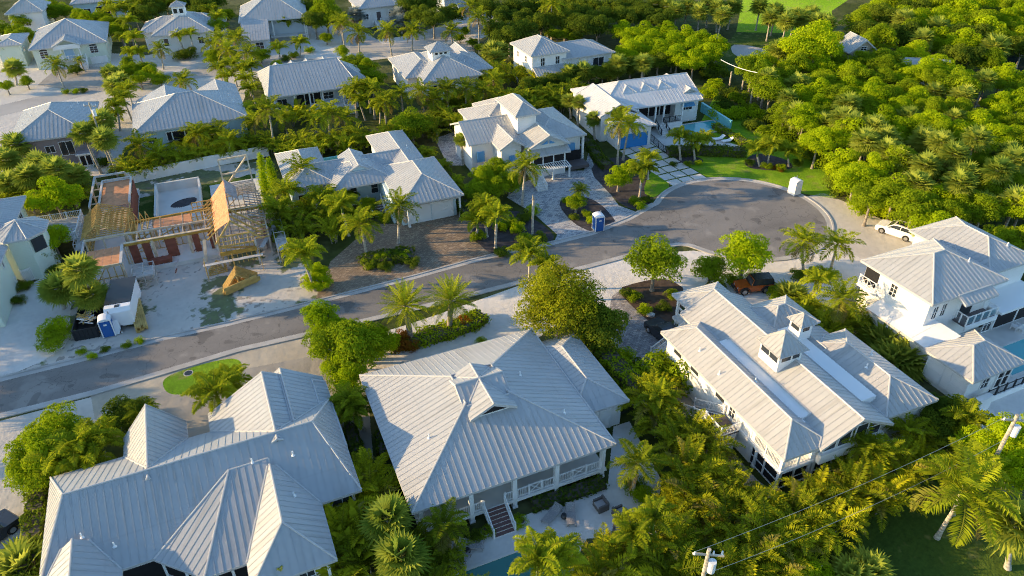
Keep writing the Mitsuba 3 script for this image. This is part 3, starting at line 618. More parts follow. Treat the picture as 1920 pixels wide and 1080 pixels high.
h.vents([(14.1, -6.9), (16.9, -7.2), (4.7, -9.3), (2.9, -8.2), (16.3, -10.4)])
h.screen('s', -10.2, 4.4, 8.2, 0.6, 3.35, (4.5, 6.2, 8.1), 1.6)
bk = MB(); bp = MB()
for (p, q) in (((7.2, -10.6), (9.95, -13.1)), ((9.95, -13.1), (12.9, -13.1))):
    for t in (0.0, 0.5, 1.0): x, y = p[0]+(q[0]-p[0])*t, p[1]+(q[1]-p[1])*t; bk.box(x-.09, x+.09, y-.09, y+.09, 0, 3.4)
    bk.bar([*p, 3.35], [*q, 3.35], .14, .2); bk.bar([*p, 1.5], [*q, 1.5], .06, .06); bk.bar([*p, 0.5], [*q, 0.5], .12, .3)
    bp.bar([p[0]*.99+q[0]*.01, p[1]*.99+q[1]*.01, 1.95], [p[0]*.01+q[0]*.99, p[1]*.01+q[1]*.99, 1.95], .03, 2.7)
k = bk.out('bay_frame', 'white_paint', h.k, h.fr); bp.out('screen', 'screen', k, h.fr)
h.window('s', -15.25, 15.9, 1.5, 1.1, 1.3); h.window('s', -10.2, 19.4, 1.3, 1.6, 1.6); h.boxpart('corner_post', 'white_paint', 17.2, 17.4, -15.6, -15.4, 0, 3.5)
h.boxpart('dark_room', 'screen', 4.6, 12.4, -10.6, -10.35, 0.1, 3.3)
# --- C, the long house with the lantern
h = House('lantern_house', 'white house of long parallel metal roofs with two glazed roof lanterns and a corner balcony', g(1471, 863, 4.2), 22.0, 'roof_c', detail=True)
Cc = h
z = 4.2
w1 = hip(0, 4.4, 0, 16.9, z, 0.60, 'y'); w2 = hip(3.2, 10.3, -0.3, 18.6, z, 0.51, 'y', 'gg'); w2n = hip(4.2, 9.6, 14, 21.6, z+.1, 0.46, 'y', 'gh')
w3 = hip(10.2, 15.7, 0.35, 10.6, z, 0.46, 'y'); p1 = hip(8.7, 14.2, 12.2, 16.9, z+.15, 0.5, 'x'); p2 = hip(8.7, 14.2, 8.5, 14.4, z-.3, 0.32, 'y', 'gg')
lo = [Face([(1.9, 3.0, 4.95), (4.7, 3.0, 4.95), (4.7, 13.0, 4.97), (1.9, 13, 4.97)])]; lo2 = [Face([(8.9, 2.2, 4.92), (11.6, 2.2, 4.92), (11.6, 12.4, 4.94), (8.9, 12.4, 4.94)])]
h.roof(w1, w2, w2n, w3, p1, p2, cut=unary_union([sbox(3.3, 2.6, 4.55, 13.0), sbox(9.25, 2.2, 10.75, 12.3)]))
cf = h.faces
h.boxpart('flat_roof', 'white_paint', 3.28, 4.57, 2.58, 13.02, 4.2, 4.82); h.boxpart('flat_roof', 'white_paint', 9.23, 10.77, 2.18, 12.32, 4.0, 4.86)
h.walls(inset((0, 4.4, 3.2, 16.9), (3.2, 10.3, -.1, 18.4), (10.2, 15.7, .35, 10.6), (8.7, 14.0, 8.5, 16.9), (4.4, 9.4, 16, 20.2)), 0, cf)
h.vents([(1.1, 12.5), (2.6, 7.0), (0.9, 9.4), (14.3, 6.3), (12.3, 4.9)])
h.cupola(4.95, 7.3, 7.3, 9.65, 5.2, 7.0, 0.32, 0.78, (('w', [(7.95, 0.95, 6.1, 0.75), (9.0, 0.95, 6.1, 0.75)]), ('s', [(5.7, 0.9, 6.2, 0.6), (6.7, 0.7, 6.2, 0.6)])))
h.cupola(9.85, 11.15, 10.3, 11.65, 4.8, 6.45, 0.25, 0.8, (('w', [(10.97, 0.95, 5.75, 0.5)]), ('s', [(10.5, 0.7, 5.75, 0.4)])))
# balcony and screened rooms at the front corner
h.boxpart('balcony_floor', 'white_paint', .35, 3.7, .35, 6.0, 2.05, 2.35)
for (u, v) in ((.6, .6), (.6, 3.2), (.6, 5.9), (3.4, .6)): h.column(u, v, 0, 4.25 if (u, v) != (.6, 3.2) else 2.05, .26)
h.railing([(.5, 5.9, 2.35), (.5, .5, 2.35), (3.6, .5, 2.35)], .95, .14)
h.screen('w', .62, .8, 5.7, .2, 1.95, (2.2, 3.9), 1.0); h.screen('s', .62, .8, 3.3, .2, 1.95, (2.0,), .9); h.screen('s', .42, 3.9, 9.6, .2, 2.0, (5.6, 7.6), 1.0)
h.boxpart('upper_room', 'wall_white', 1.9, 3.7, 2.2, 6.2, 2.36, 4.7)
h.boxpart('gable_base', 'wall_white', 3.6, 9.9, -.12, .3, 2.25, 3.2)
for u, zz, hh in ((4.55, 3.2, 1.0), (5.9, 3.2, 1.7), (7.5, 3.2, 1.7), (8.9, 3.2, 1.0)): h.window('s', .2 - .02, u, zz, 1.25, hh, 1, 1)
for v in (8.3, 12.0, 14.6): h.window('w', .5, v, 2.9, 1.3, .9, 1, 1)
h.window('w', .5, 6.6, 2.4, .8, 1.3)
h.boxpart('side_landing', 'dark_wood', -1.5, .3, 5.3, 7.3, 2.05, 2.2)
h.railing([(.4, 5.3, 2.2), (-1.5, 5.3, 2.2), (-1.5, 7.3, 2.2)], .95, .14)
h.railing([(.35, 7.4, 2.2), (-.1, 10.6, .4)], .95, .14); h.railing([(-1.5, 7.4, 2.2), (-1.5, 10.6, .4)], .95, .14)
h.stairs(-1.4, -.1, 10.6, 7.3, 0, 2.15, 11, 'dark_wood', 'white_paint', rails=False)
h.boxpart('landing_wall', 'wall_white', -1.45, .2, 5.4, 7.2, 0, 2.05)
h.stairs(17.2, 18.6, 0.4, 4.0, 0, 2.2, 11, 'concrete', 'white_paint', run='u')
h.boxpart('entry_porch', 'concrete', 4.0, 8.5, 18.4, 20.8, 1.9, 2.2)
for u, v in ((4.6, 20.9), (9.2, 20.9)): h.column(u, v, 0, 4.3, .24)
h.xrail([(4.6, 20.8, 2.2), (4.6, 19.0, 2.2)], .95, 1)
h.window('s', .8, 13.0, 3.3, 1.8, .55, 1, 1)
# --- D, the two storey house on the right
h = House('terrace_house', 'white two storey house with glass sided balcony and pool terrace, right edge', g(1749, 571.6, 6.5), 23.3, 'roof_a', detail=True)
Dd = h
f1 = hip(0, 9.9, 0, 8.45, 6.5, 0.476, 'x'); ext = [Face([(3.3, -.95, 6.5-.95*.476), (7.6, -.95, 6.5-.95*.476), (7.6, 0.02, 6.51), (3.3, .02, 6.51)])]
f2 = hip(10.0, 17.0, 1.8, 11.4, 6.0, 0.43, 'y'); f2b = hip(8.2, 11.5, 4.0, 9.5, 5.6, .3, 'x', 'gg')
h.roof(f1, ext, f2, f2b); df = h.faces
h.walls(inset((0, 9.9, 0, 8.45), (10, 17, 1.8, 11.4), (8.5, 11, 3, 9)), 0, df)
h.vents([(7.2, 2.6), (14.7, 3.9)])
# low roofs
pv = hip(-2.1, 4.4, -6.95, -1.9, 3.55, 0.54, 'x'); h.roof(pv, name='pavilion_roof'); h.walls(inset((-2.1, 4.4, -6.95, -1.9)), .7, h.faces, name='pavilion_wall')
low = [Face([(-1.35, 5.4, 3.1), (-1.35, -2.3, 3.1), (2.0, -2.3, 3.9), (2.0, 5.4, 3.9)])]
s_, h.rm = h.rm, 'white_paint'
h.roof(low, name='side_roof', pw=3.0); h.rm = s_
h.walls(sbox(-.95, -1.9, .6, 5.1), .0, h.faces, name='side_wall'); h.walls(sbox(-.9, -1.9, 1.9, -.3), .7, h.faces, name='side_wall')
h.boxpart('low_roof', 'white_paint', 9.6, 16.6, -.9, 3.2, 2.95, 3.2); h.screen('s', -.25, 10.0, 16.4, .75, 2.8, (10.05, 13.2, 16.3)); h.boxpart('glazed_room', 'wall_white', 9.9, 16.4, -.2, 2.6, .7, 2.94)
h.boxpart('balcony_floor', 'dark_wood', 4.6, 8.7, -.9, .5, 3.02, 3.22); h.boxpart('balcony_beam', 'white_paint', 4.5, 8.8, -1.0, -.88, 2.75, 3.26)
gl = MB(); ps = MB()
for p, q, n in (((4.62, .5), (4.62, -.85), 2), ((4.62, -.85), (8.65, -.85), 4), ((8.65, -.85), (8.65, .5), 1)):
    for i in range(n+1): x, y = p[0]+(q[0]-p[0])*i/n, p[1]+(q[1]-p[1])*i/n; ps.box(x-.05, x+.05, y-.05, y+.05, 3.2, 4.25)
    ps.bar([*p, 4.22], [*q, 4.22], .09, .07); gl.bar([*p, 3.75], [*q, 3.75], .012, .8)
k = ps.out('balcony_railing', 'white_paint', h.k, h.fr)
m = gl.mesh(); scene['glass'] = {'type': 'thindielectric', 'int_ior': 1.5}; add('glass_panel', (h.fr.W(m[0]), m[1]), 'glass', k)
h.window('s', .5, 1.5, 4.1, .7, 1.5); h.window('s', .5, 2.6, 4.1, .7, 1.5); h.door('s', .5, 5.9, 3.25, 1.8, 2.1, 'pane'); h.window('w', .5, 4.4, 4.5, .85, 1.4, 2, 3)
h.screen('w', .48, 6.3, 7.9, 4.2, 6.2, (), None); h.xrail([(.3, 8.2, 3.9), (.3, 6.2, 3.9)], 1.0, 2); h.boxpart('side_balcony', 'white_paint', .2, .6, 6.0, 8.3, 3.6, 3.9)
h.window('s', -.4, 8.9, .9, 1.2, 1.9, 2, 2)
h.boxpart('terrace', 'white_paint', -1.2, 17.5, -7.1, .4, 0, .7); h.boxpart('terrace_paving', 'concrete', -1.0, 17.3, -6.9, .2, .7, .72)
pool(h.fr, 5.6, 13.5, -5.9, -2.7, .735, 'pool_water', 'turquoise pool in the raised terrace of the right edge house', 'concrete')
h.railing([(.8, -7.0, .7), (14.5, -7.0, .7)], .9, 9, 'black_metal', 1.15)
h.screen('s', -6.45, 2.0, 3.8, 1.0, 3.1, (2.05, 2.9, 3.75), 2.0); h.window('s', -6.45, .6, 1.5, 1.0, 1.3)
for v in (-3.2, -5.6): h.door('w', -1.6, v, .9, 1.5, 2.4, 'wall_white', 'shutter', 2)
h.window('w', -.95, 2.6, 1.2, .8, 1.2)
h.boxpart('service_box', 'white_paint', -1.15, .6, -7.6, -7.12, 0, 1.6)
# ---------------------------------------------------------------- the houses across the street and behind
def Fo(px, py, z): return g(px, py, z)
# --- E, the house with two garage doors
h = House('garage_house', 'blue grey house with two white garage doors beside the brown brick drive', g(870, 364, 3.8), 22.0, 'roof_b', 'wall_aqua')
E_ = h
z, m = 3.8, .44
gw = hip(-8.2, 0, 0, 12.5, z, m, 'y'); mw = hip(-7.0, -1.45, 6, 23.7, z, m, 'y')
ww = hip(-20.25, -14.3, 10.2, 22.5, z, m, 'y'); cw = hip(-18, -4, 11.2, 17.0, z, m, 'x', 'gg')
gh = hip(-14.9, -6.7, 7.8, 15.5, z, m, 'y'); gg = hip(-12.6, -9.2, 9.9, 16, 4.75, .5, 'y', 'gg')
h.roof(gw, mw, ww, cw, gh, gg); ef = h.faces
h.walls(inset((-8.2, 0, 1.5, 12.5), (-7, -1.45, 6, 23.7), (-20.25, -14.3, 10.2, 22.5), (-18, -4, 11.2, 17), (-14.9, -6.7, 9.6, 15.5)), 0, ef)
for a in (-5.35, -2.35): h.door('s', 1.98, a, 0, 2.7, 2.35, 'white_paint', 'garage_door', 4)
pg = MB(); pg.box(-7.0, -.3, 1.2, 1.3, 2.75, 2.9)
for i in range(24): pg.box(-6.9 + i*.28, -6.8 + i*.28, .9, 2.0, 2.9, 3.0)
pg.out('pergola', 'white_paint', h.k, h.fr, kind='stuff'); h.column(-.2, 1.3, 0, 3.7, .22); h.column(-7.0, 1.3, 0, 3.7, .22)
for a in (-18.6, -16.9, -15.4): h.window('s', 10.68, a, 1.0, 1.0, 1.6, 1, 2)
for a in (-12, -9.2): h.window('s', 10.1, a, 1.2, 1.0, 1.6, 1, 2)
h.boxpart('front_wall', 'wall_aqua', -8.6, -8.15, 3, 9.6, 0, 3.6); h.vents([(-18.6, 18.4), (-3.0, 15.5)])
h.stairs(-10.6, -9.0, 5.6, 8.0, 0, 1.0, 6, 'dark_wood')
pool(h.fr, -13.6, -8.2, 18.6, 24.0, .3, 'pool_green', 'small turquoise pool behind the house with two garage doors', 'tile_aqua')
pw = MB(); pw.box(-13.9, -7.9, 24.0, 24.3, 0, 1.3); k = thing('pool_wall', 'aqua tiled pool wall behind the house with two garage doors', 'wall'); pw.out('wall', 'tile_aqua', k, h.fr)
# --- F, the house with blue shutters
h = House('shutter_house', 'white house with blue shutters and a window tower beside the pale paver drive', g(1072.6, 271.1, 4.6), 21.0, 'roof_c')
F_ = h
z, m = 4.6, .52
fg = hip(-6.3, 0.0, 0.6, 9, z, m, 'y', 'gg'); er = hip(-4.5, 3.6, 2.6, 14.5, z, .40, 'y'); back = hip(-10.5, -.5, 9.5, 19.3, z, .42, 'y', 'hh')
wl = hip(-10.0, -6.0, 2.0, 12, z, .62, 'y', 'gg'); lw = hip(-13.4, -5, 5.4, 14.2, z, .42, 'x', 'gg'); bk = hip(-7.6, 0.6, 14.5, 21.0, z, .5, 'x')
h.roof(fg, er, back, wl, lw, bk); ff = h.faces
h.walls(inset((-6.3, 0, 1.0, 9), (-4.5, 3.6, 3.2, 14.5), (-10.5, -.5, 9.5, 19), (-10, -6, 2.4, 12), (-13.4, -5, 5.4, 14.2), (-7.6, .6, 14.5, 21)), 0, ff)
h.boxpart('tower', 'wall_white', -5.9, -3.1, 5.6, 12.5, 5, 7.9); s_ = h.faces
h.roof(hip(-6.5, -2.6, 5.0, 12.9, 7.85, .62, 'y'), name='tower_roof'); h.faces = ff
for a in (6.5, 8.9, 11.3):
    for d in (-.45, .45): h.window('w', -5.9, a + d, 6.9, .7, .7, 2, 1)
sk = [Face([(-6.3, .3, 3.55), (.0, .3, 3.55), (0, 1.5, 4.1), (-6.3, 1.5, 4.1)])]
h.roof(sk, name='porch_roof'); h.faces = ff
h.boxpart('porch_room', 'wall_white', -5.8, -.5, .95, 1.4, 0, 3.6)
h.screen('s', .93, -5.6, -.6, 1.3, 3.3, (-5.5, -4.0, -2.4, -.7), 2.0)
pm = MB(); pm.prism(Polygon([(-3.15-1.05, 0), (-3.15-.15, 0), (-3.15-.15, .5)]), 0, .05); pm.prism(Polygon([(-3.0, 0), (-2.1, 0), (-3.0, .5)]), 0, .05)
v, f = pm.mesh(); add('gable_window', (h.fr.W(np.c_[v[:, 0], 1.04 - v[:, 2], 4.85 + v[:, 1]]), f), 'blue_shutter', h.k)
for (sd, c, a) in (('s', 5.9, -11.6), ('s', 2.9, -8.0 + .2), ('s', 3.7, 1.6)): h.window(sd, c - .0, a, 1.6, .9, 1.4); h.boxpart('shutter', 'blue_shutter', a-.55, a+.55, c-.35, c-.12, 1.7, 3.2)
tr = MB()
for i in range(16): tr.bar([-5.4 + i*.33, -.9, 1.75], [-5.4 + i*.33, .9, 1.95], .1, .1)
tr.box(-5.6, -.3, -.5, -.4, 1.6, 1.72); tr.out('trellis', 'white_paint', h.k, h.fr, kind='stuff')
for u in (-5.4, -3.0, -.5): h.column(u, -.45, 0, 1.62, .2)
h.stairs(-6.4, -5.2, -3.2, -.2, 0, 1.2, 7, 'concrete', 'white_paint')
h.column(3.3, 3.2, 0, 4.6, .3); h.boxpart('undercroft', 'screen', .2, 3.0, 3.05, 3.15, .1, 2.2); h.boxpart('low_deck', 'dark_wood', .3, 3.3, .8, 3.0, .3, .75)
# --- G, the white house with dormers and a blue garage door
h = House('dormer_house', 'white house with three roof dormers and blue garage door north of the turning circle', g(1315.4, 175.9, 4.4), 18.0, 'roof_w')
G_ = h
mn = hip(-19.2, -1.0, -2.2, 9.6, 4.4, .42, 'x', 'hg'); ge = hip(-5.0, 0, -.6, 7.5, 4.4, .55, 'y', 'gg'); wg = hip(-19.6, -13.0, -3.5, 7, 4.2, .50, 'y', 'gg'); gr = hip(-18.4, -12.0, -7.4, 3, 3.5, .36, 'y', 'hg')
h.roof(mn, ge, wg, gr, pw=.6); gf = h.faces
h.walls(inset((-19.2, -.7, 1.2, 9.6), (-5, 0, -.4, 7.5), (-19.6, -13.0, -3.4, 7), (-18.4, -12, -7.0, 3), d=.4), 0, gf, 'white_paint')
for u in (-12.6, -9.5, -6.4):
    dm = hip(u-1.25, u+1.25, .9, 4.6, 5.75, .62, 'y', 'hg'); h.roof(dm, name='dormer_roof', pw=.4); h.walls(sbox(u-1.0, 1.15, u+1.0, 4.2), 4.9, h.faces, 'white_paint', 'dormer')
    for d in (-.6, 0, .6): h._cwin('s', 1.15, u + d, 5.3, .42, .32, h.k)
h.faces = gf
h.boxpart('porch_floor', 'concrete', -12.5, -4.2, -2.0, 1.4, .9, 1.1); h.boxpart('porch_base', 'white_paint', -7.6, -4.2, -2.05, -1.9, 0, .95)
h.screen('s', 1.58, -12.2, -4.6, 1.1, 3.6, (-10.5, -8.6, -6.6))
for u in (-4.35, -7.7, -9.2): h.column(u, -1.85, 1.1 if u < -5 else 0, 4.5, .22)
h.railing([(-7.6, -1.85, 1.1), (-4.4, -1.85, 1.1)], .95, .2, 'black_metal', 1.1)
h.stairs(-9.0, -7.8, -4.2, -2.0, 0, 1.1, 6, 'concrete', 'white_paint', rails=False)
for u in (-9.1, -7.7): h.railing([(u, -4.2, .1), (u, -2.0, 1.1)], .95, .25, 'black_metal', 1.1)
h.door('s', -6.62, -15.2, 0, 4.6, 2.3, 'bright_blue', 'garage_door', 4)
h.window('s', -.02, -2.4, 2.0, 1.9, 1.0, 3, 2); aw = MB(); aw.prism(Polygon([(0, 0), (-.7, -.45), (-.7, -.38), (0, .12)]), -3.45, -1.35); v, f = aw.mesh(); add('awning', (h.fr.W(np.c_[v[:, 2], -.03 + v[:, 0], 3.25 + v[:, 1]]), f), 'blue_shutter', h.k)
h.window('w', -18.0, -5.3, 1.2, .8, 1.0); h.boxpart('awning', 'blue_shutter', -18.5, -18.05, -5.8, -4.8, 2.1, 2.35); h.window('w', -18.8, 1.5, 1.2, .8, 1.2)
pool(h.fr, -4.6, 2.0, -5.6, -1.4, .06, 'pool_water', 'bright blue pool beside the white house with dormers'); 
k = thing('pool_wall', 'pale aqua pool wall right of the white house with dormers', 'wall'); m_ = MB(); m_.box(2.3, 2.6, -5.8, 3.2, 0, 1.5); m_.box(2.25, 2.65, -5.85, 3.25, 1.5, 1.56); m_.out('wall', 'tile_aqua', k, h.fr)
# --- the back rows
def simple(name, label, o, yaw, W, D, zE, m, wallm, roofm='roof_b', z0=0., axis='x', ends='hh', extra=(), wins=(), porch=None, ov=.5, me=None, foot=None, group=None):
    h = House(name, label, o, yaw, roofm, wallm, pw=.55, group=group)
    h.roof(hip(0, W, 0, D, zE, m, axis, ends, me), *extra, rib=.045)
    f = foot or [(0, W, 0, D)]
    h.walls(inset(*f, d=ov), z0, h.faces)
    for w in wins: h.window(*w)
    return h
L = simple('blue_house', 'pale blue bungalow with ribbed hip roof behind a long palm hedge and white wall', Fo(249.3, 251.5, 4), 23.5, 16.6, 14.0, 4.0, .42, 'wall_blue', me=.42,
    extra=(hip(.6, 10.4, 5, 15.6, 4.0, .41, 'y', 'gg'), hip(10.4, 16.62, 5, 17.2, 4.0, .42, 'y', 'gg')), foot=[(0, 16.6, 0, 14), (.6, 10.4, 5, 15), (10.2, 16.8, 4, 16.8)],
    wins=[('s', .48, 2.2, 1.4, 1.6, 1.5)])
L.screen('s', .48, 4.3, 11.6, 1.2, 3.3, (4.4, 5.2, 7.0, 9.4, 11.5), 1.9); L.vents([(14.8, 9), (15.2, 6), (3, 6)]); L.window('e', 16.1, 5, 1.4, 1.4, 1.6)
K = simple('dormered_bungalow', 'grey bungalow with a long ribbed front roof and four pale dormers behind its ridge', Fo(502.2, 184.1, 4), 22.5, 15.4, 15.0, 4.0, .40, 'wall_grey', me=1.6,
    extra=(hip(13.4, 17.4, 3.2, 11, 4.0, .7, 'x', 'gh'),) + tuple(hip(u-1.0, u+1.0, 8.5, 13.2, 5.1, .75, 'y', 'gg') for u in (3.4, 6.1, 8.8, 11.8)), foot=[(0, 15.4, 1.4, 15), (13.4, 17.0, 3.4, 11)],
    wins=[('s', 1.88, 2.3, 1.2, 1.7, 1.7, 2, 1), ('s', 1.88, 10.2, 1.8, 1.8, 1.2, 2, 2)])
K.boxpart('wing_wall', 'wall_grey', 12.2, 14.9, .6, 2, 0, 3.9); K.window('s', .58, 13.6, 1.6, 1.7, 1.5, 2, 2)
K.screen('s', 1.86, 4.6, 9.0, 1.2, 3.3, (4.7, 6.1, 7.6, 8.9)); K.boxpart('porch_floor', 'concrete', .5, 12.2, -.6, 1.9, .8, 1.0)
for u in (1.0, 4.3, 6.8, 9.0): K.column(u, .45, 1.0, 3.95, .22)
K.railing([(6.8, .4, 1.0), (12.1, .4, 1.0)], .9, .2); K.stairs(12.4, 13.6, -2.2, .3, 0, 1.0, 6, 'concrete', 'white_paint')
J = simple('cupola_bungalow', 'white bungalow with a low square roof lantern behind a row of coconut palms', Fo(792.2, 154.8, 4), 21.0, 11.2, 15.5, 4.0, .46, 'wall_white', axis='y',
    extra=(hip(-2.2, 6, 3.4, 16.5, 4.0, .42, 'y', 'hh'), hip(5, 14.2, 3.0, 13.5, 4.0, .42, 'y', 'hh'), hip(9.5, 13.4, 9, 17, 4.0, .7, 'y', 'gg')), foot=[(0, 11.2, 0.8, 15.5), (-2.2, 6, 3.6, 16.3), (5, 14, 3.4, 13.4)],
    wins=[('s', 1.28, 5.8, 1.7, 1.1, .9, 1, 2), ('s', 1.28, 2.2, 1.2, 1.6, 1.6, 2, 1), ('s', 3.88, 12.4, 1.3, 1.2, 1.4, 2, 1)])
J.cupola(3.6, 6.9, 5.6, 8.6, 5.6, 7.4, .5, .6, (('s', [(4.4, .5, 6.75, .35), (5.25, .5, 6.75, .35), (6.1, .5, 6.75, .35)]), ('w', [(7.1, 1.6, 6.7, .4)])))
J.screen('s', 1.26, 3.1, 4.9, 1.1, 3.0, (3.2, 4.0, 4.8)); J.vents([(9.5, 5.4)])
I = simple('tall_cream_house', 'cream two storey house with a lower right wing at the edge of the woods', Fo(995.2, 105.9, 6.3), 22.6, 7.9, 9.6, 6.3, .50, 'wall_white', axis='y',
    extra=(), wins=[('s', .48, 2.6, 4.1, .9, 1.5), ('s', .48, 5.6, 4.1, .9, 1.5), ('w', .5, 3.2, 4.4, .8, 1.1), ('w', .5, 6.8, 4.4, .8, 1.1)])
I.roof(hip(6.5, 17.6, .2, 9.0, 4.9, .40, 'x', 'gh'), name='wing_roof'); I.walls(inset((6.5, 17.6, .2, 9.0)), 0, I.faces, name='wing_wall')
lf = [Face([(.6, -2.4, 2.7), (7.4, -2.4, 2.7), (7.4, .6, 4.1), (.6, .6, 4.1)])]; I.roof(lf, name='porch_roof'); I.walls(sbox(.9, -2.0, 7.2, .4), 0, I.faces, name='porch_wall'); I.screen('s', -2.02, 2.6, 5.0, .8, 2.3, (2.7, 3.9))
I.window('s', .68, 14.3, 2.2, 2.4, 2.0, 2, 1); I.boxpart('balcony_floor', 'white_paint', 12.8, 16.9, -.8, .6, 1.9, 2.1); I.railing([(12.9, .5, 2.1), (12.9, -.7, 2.1), (16.8, -.7, 2.1), (16.8, .5, 2.1)], .95, .2); I.window('s', .68, 9.5, 1.5, .6, .8)
M_ = simple('brown_house', 'taupe house with a worn grey white hip roof, left of the blue bungalow', Fo(12, 270, 4.4), 20.3, 11.0, 14.4, 4.4, .45, 'wall_taupe', 'roof_b', axis='y',
    wins=[('s', .48, 5.0, 2.0, 1.3, 1.1, 2, 1), ('s', .48, 7.2, 1.3, 1.9, 2.2, 2, 1)])
M_.vents([(2.4, 8), (3, 10), (8.0, 8.5), (8.6, 11), (1.6, 5)]); M_.boxpart('carport', 'wall_taupe', 8.4, 10.6, -1.4, .6, 0, 1.85); M_.boxpart('carport_beam', 'white_paint', 8.3, 10.7, -1.55, -1.4, 1.7, 1.9); M_.screen('s', -1.42, 8.6, 10.4, .1, 1.6, (8.7, 9.5, 10.3))
N_ = simple('green_house', 'pale green two level house with blue front door and arched windows', Fo(52.6, 94.1, 4.2), 22.8, 14.3, 17.2, 4.2, .40, 'wall_green', me=.43, axis='x',
    extra=(hip(4.2, 9.5, -.8, 8, 4.35, .50, 'y', 'gg'),), wins=[('s', .48, 2.4, 2.1, 1.5, 1.4, 2, 3), ('s', .48, 11.5, 2.1, 1.5, 1.4, 2, 3)])
N_.door('s', .46, 6.9, 1.6, 1.7, 2.3, 'blue_door'); N_.door('s', .46, 11.9, 0, 3.0, 1.25, 'white_paint', 'garage_door', 3); N_.boxpart('gable_board', 'white_paint', 4.4, 9.3, -.7, -.5, 3.7, 4.6)
N_.boxpart('porch_floor', 'concrete', 4.6, 9.2, -.7, .5, 1.3, 1.5); N_.column(5.6, -.55, 0, 4.2, .2); N_.column(9.0, -.55, 0, 4.2, .2); N_.stairs(8.6, 9.8, -3.4, -.6, 0, 1.45, 8, 'concrete', 'white_paint'); N_.railing([(4.7, -.6, 1.5), (8.5, -.6, 1.5)], .9, .2)
for k_ in (2.4, 11.5):
    a_ = MB(); t_ = np.linspace(0, math.pi, 9); a_.prism(Polygon(np.c_[.75*np.cos(t_), .33*np.sin(t_)]), 0, .05); v, f = a_.mesh(); add('arch_pane', (N_.fr.W(np.c_[k_ + v[:, 0], .46 - v[:, 2], 3.55 + v[:, 1]]), f), 'pane', N_.k)
O_ = simple('lantern_bungalow', 'white back row house with a tall two windowed lantern on its peak', Fo(283, 68.1, 4.2), 14.0, 12.4, 15.0, 4.2, .44, 'wall_white', me=.44, axis='y',
    extra=(hip(-2.9, 6, 3.6, 13, 4.2, .44, 'x', 'hg'), hip(6, 14.5, 4, 13.5, 4.2, .44, 'x', 'gh'), hip(3.6, 7.2, -.9, 5, 4.2, .50, 'y', 'gg')), foot=[(0, 12.4, 0, 15), (-2.7, 6, 3.8, 12.8), (6, 14.3, 4.2, 13.3)],
    wins=[('s', .48, 2.6, 1.8, 1.0, 1.6, 1, 1), ('s', .48, 9.6, 1.8, 1.2, 1.5, 2, 1)])
O_.cupola(4.4, 6.9, 5.6, 8.0, 6.0, 8.6, .35, .6, (('s', [(5.05, .75, 7.2, .9), (6.25, .75, 7.2, .9)]),))
P_ = simple('gabled_house', 'large steep roofed house above a row of plumed palms at the top edge', Fo(446.7, 42, 5), 15.2, 14.7, 15.5, 5.0, .56, 'wall_grey', axis='y', foot=[(0, 14.7, 1.5, 15.5)], wins=[('s', 1.98, 4, 2.6, 1.4, 1.6)])
for u in (.7, 7.0, 13.8, 14.2): P_.column(u, .6, 0, 4.9, .25)
P_.roof([Face([(.5, -7.0, 2.7), (6.2, -7.0, 2.7), (6.2, 1.5, 5.6), (.5, 1.5, 5.6)])], name='low_wing_roof'); P_.walls(sbox(.9, -6.6, 5.9, 1.3), 0, P_.faces, name='low_wing_wall'); P_.window('s', -6.62, 3.9, .7, 1.7, 1.5); P_.boxpart('porch_floor', 'concrete', 6.2, 14.3, .3, 2, 1.0, 1.3)
Q_ = simple('porch_house', 'white house with a dark brown front door and splayed white steps, between two silver palms', Fo(672.5, 16.9, 4.5), 23.5, 10.2, 10.0, 4.5, .5, 'wall_white', wins=[('s', .48, 1.6, 1.9, 1.3, 1.2), ('s', .48, 7.6, 1.9, 1.0, 1.2)])
Q_.door('s', .46, 4.7, 1.2, 1.0, 2.1, 'dark_wood'); Q_.boxpart('porch_floor', 'concrete', 3.4, 6.6, -.8, .5, 1.0, 1.2); Q_.stairs(3.4, 4.6, -3.4, -.8, 0, 1.1, 6, 'concrete', 'white_paint'); Q_.railing([(4.7, -.75, 1.2), (6.5, -.75, 1.2)], .9, .2)
R_ = simple('pale_villa', 'pale house with a steep white hip roof in the top left corner', Fo(8, 27, 5), 18.0, 8.0, 10, 5.0, .62, 'wall_white', 'roof_c', axis='y', wins=[('s', .48, 4, 2, 1.2, 1.4)])
R2 = simple('corner_villa', 'white gabled end of a house at the left edge above the sabal palm', Fo(-14, 88, 4.6), 20.0, 5.2, 9, 4.6, .3, 'wall_green', 'roof_c', axis='y', wins=[('e', 4.7, 2.5, 2.6, 1.6, .9)])
S_ = simple('top_house', 'pale blue house with a wide sliding window at the top edge, behind the green house', Fo(130, 8.1, 4.5), 20.0, 12.0, 9, 4.5, .4, 'wall_aqua', 'roof_c', wins=[('s', .48, 3.0, 1.3, 2.2, 1.8, 3, 1)])
S_.screen('s', .46, 5.2, 8.6, 1.2, 3.3, (5.3, 8.5))
V_ = simple('hidden_house', 'house with white outside stairs mostly hidden by trees at the top edge', Fo(830, -2, 4.5), 22.0, 7.5, 8, 4.5, .5, 'wall_grey', wins=[])
V_.stairs(2.2, 3.4, -4.0, .4, 0, 2.6, 9, 'concrete', 'white_paint')
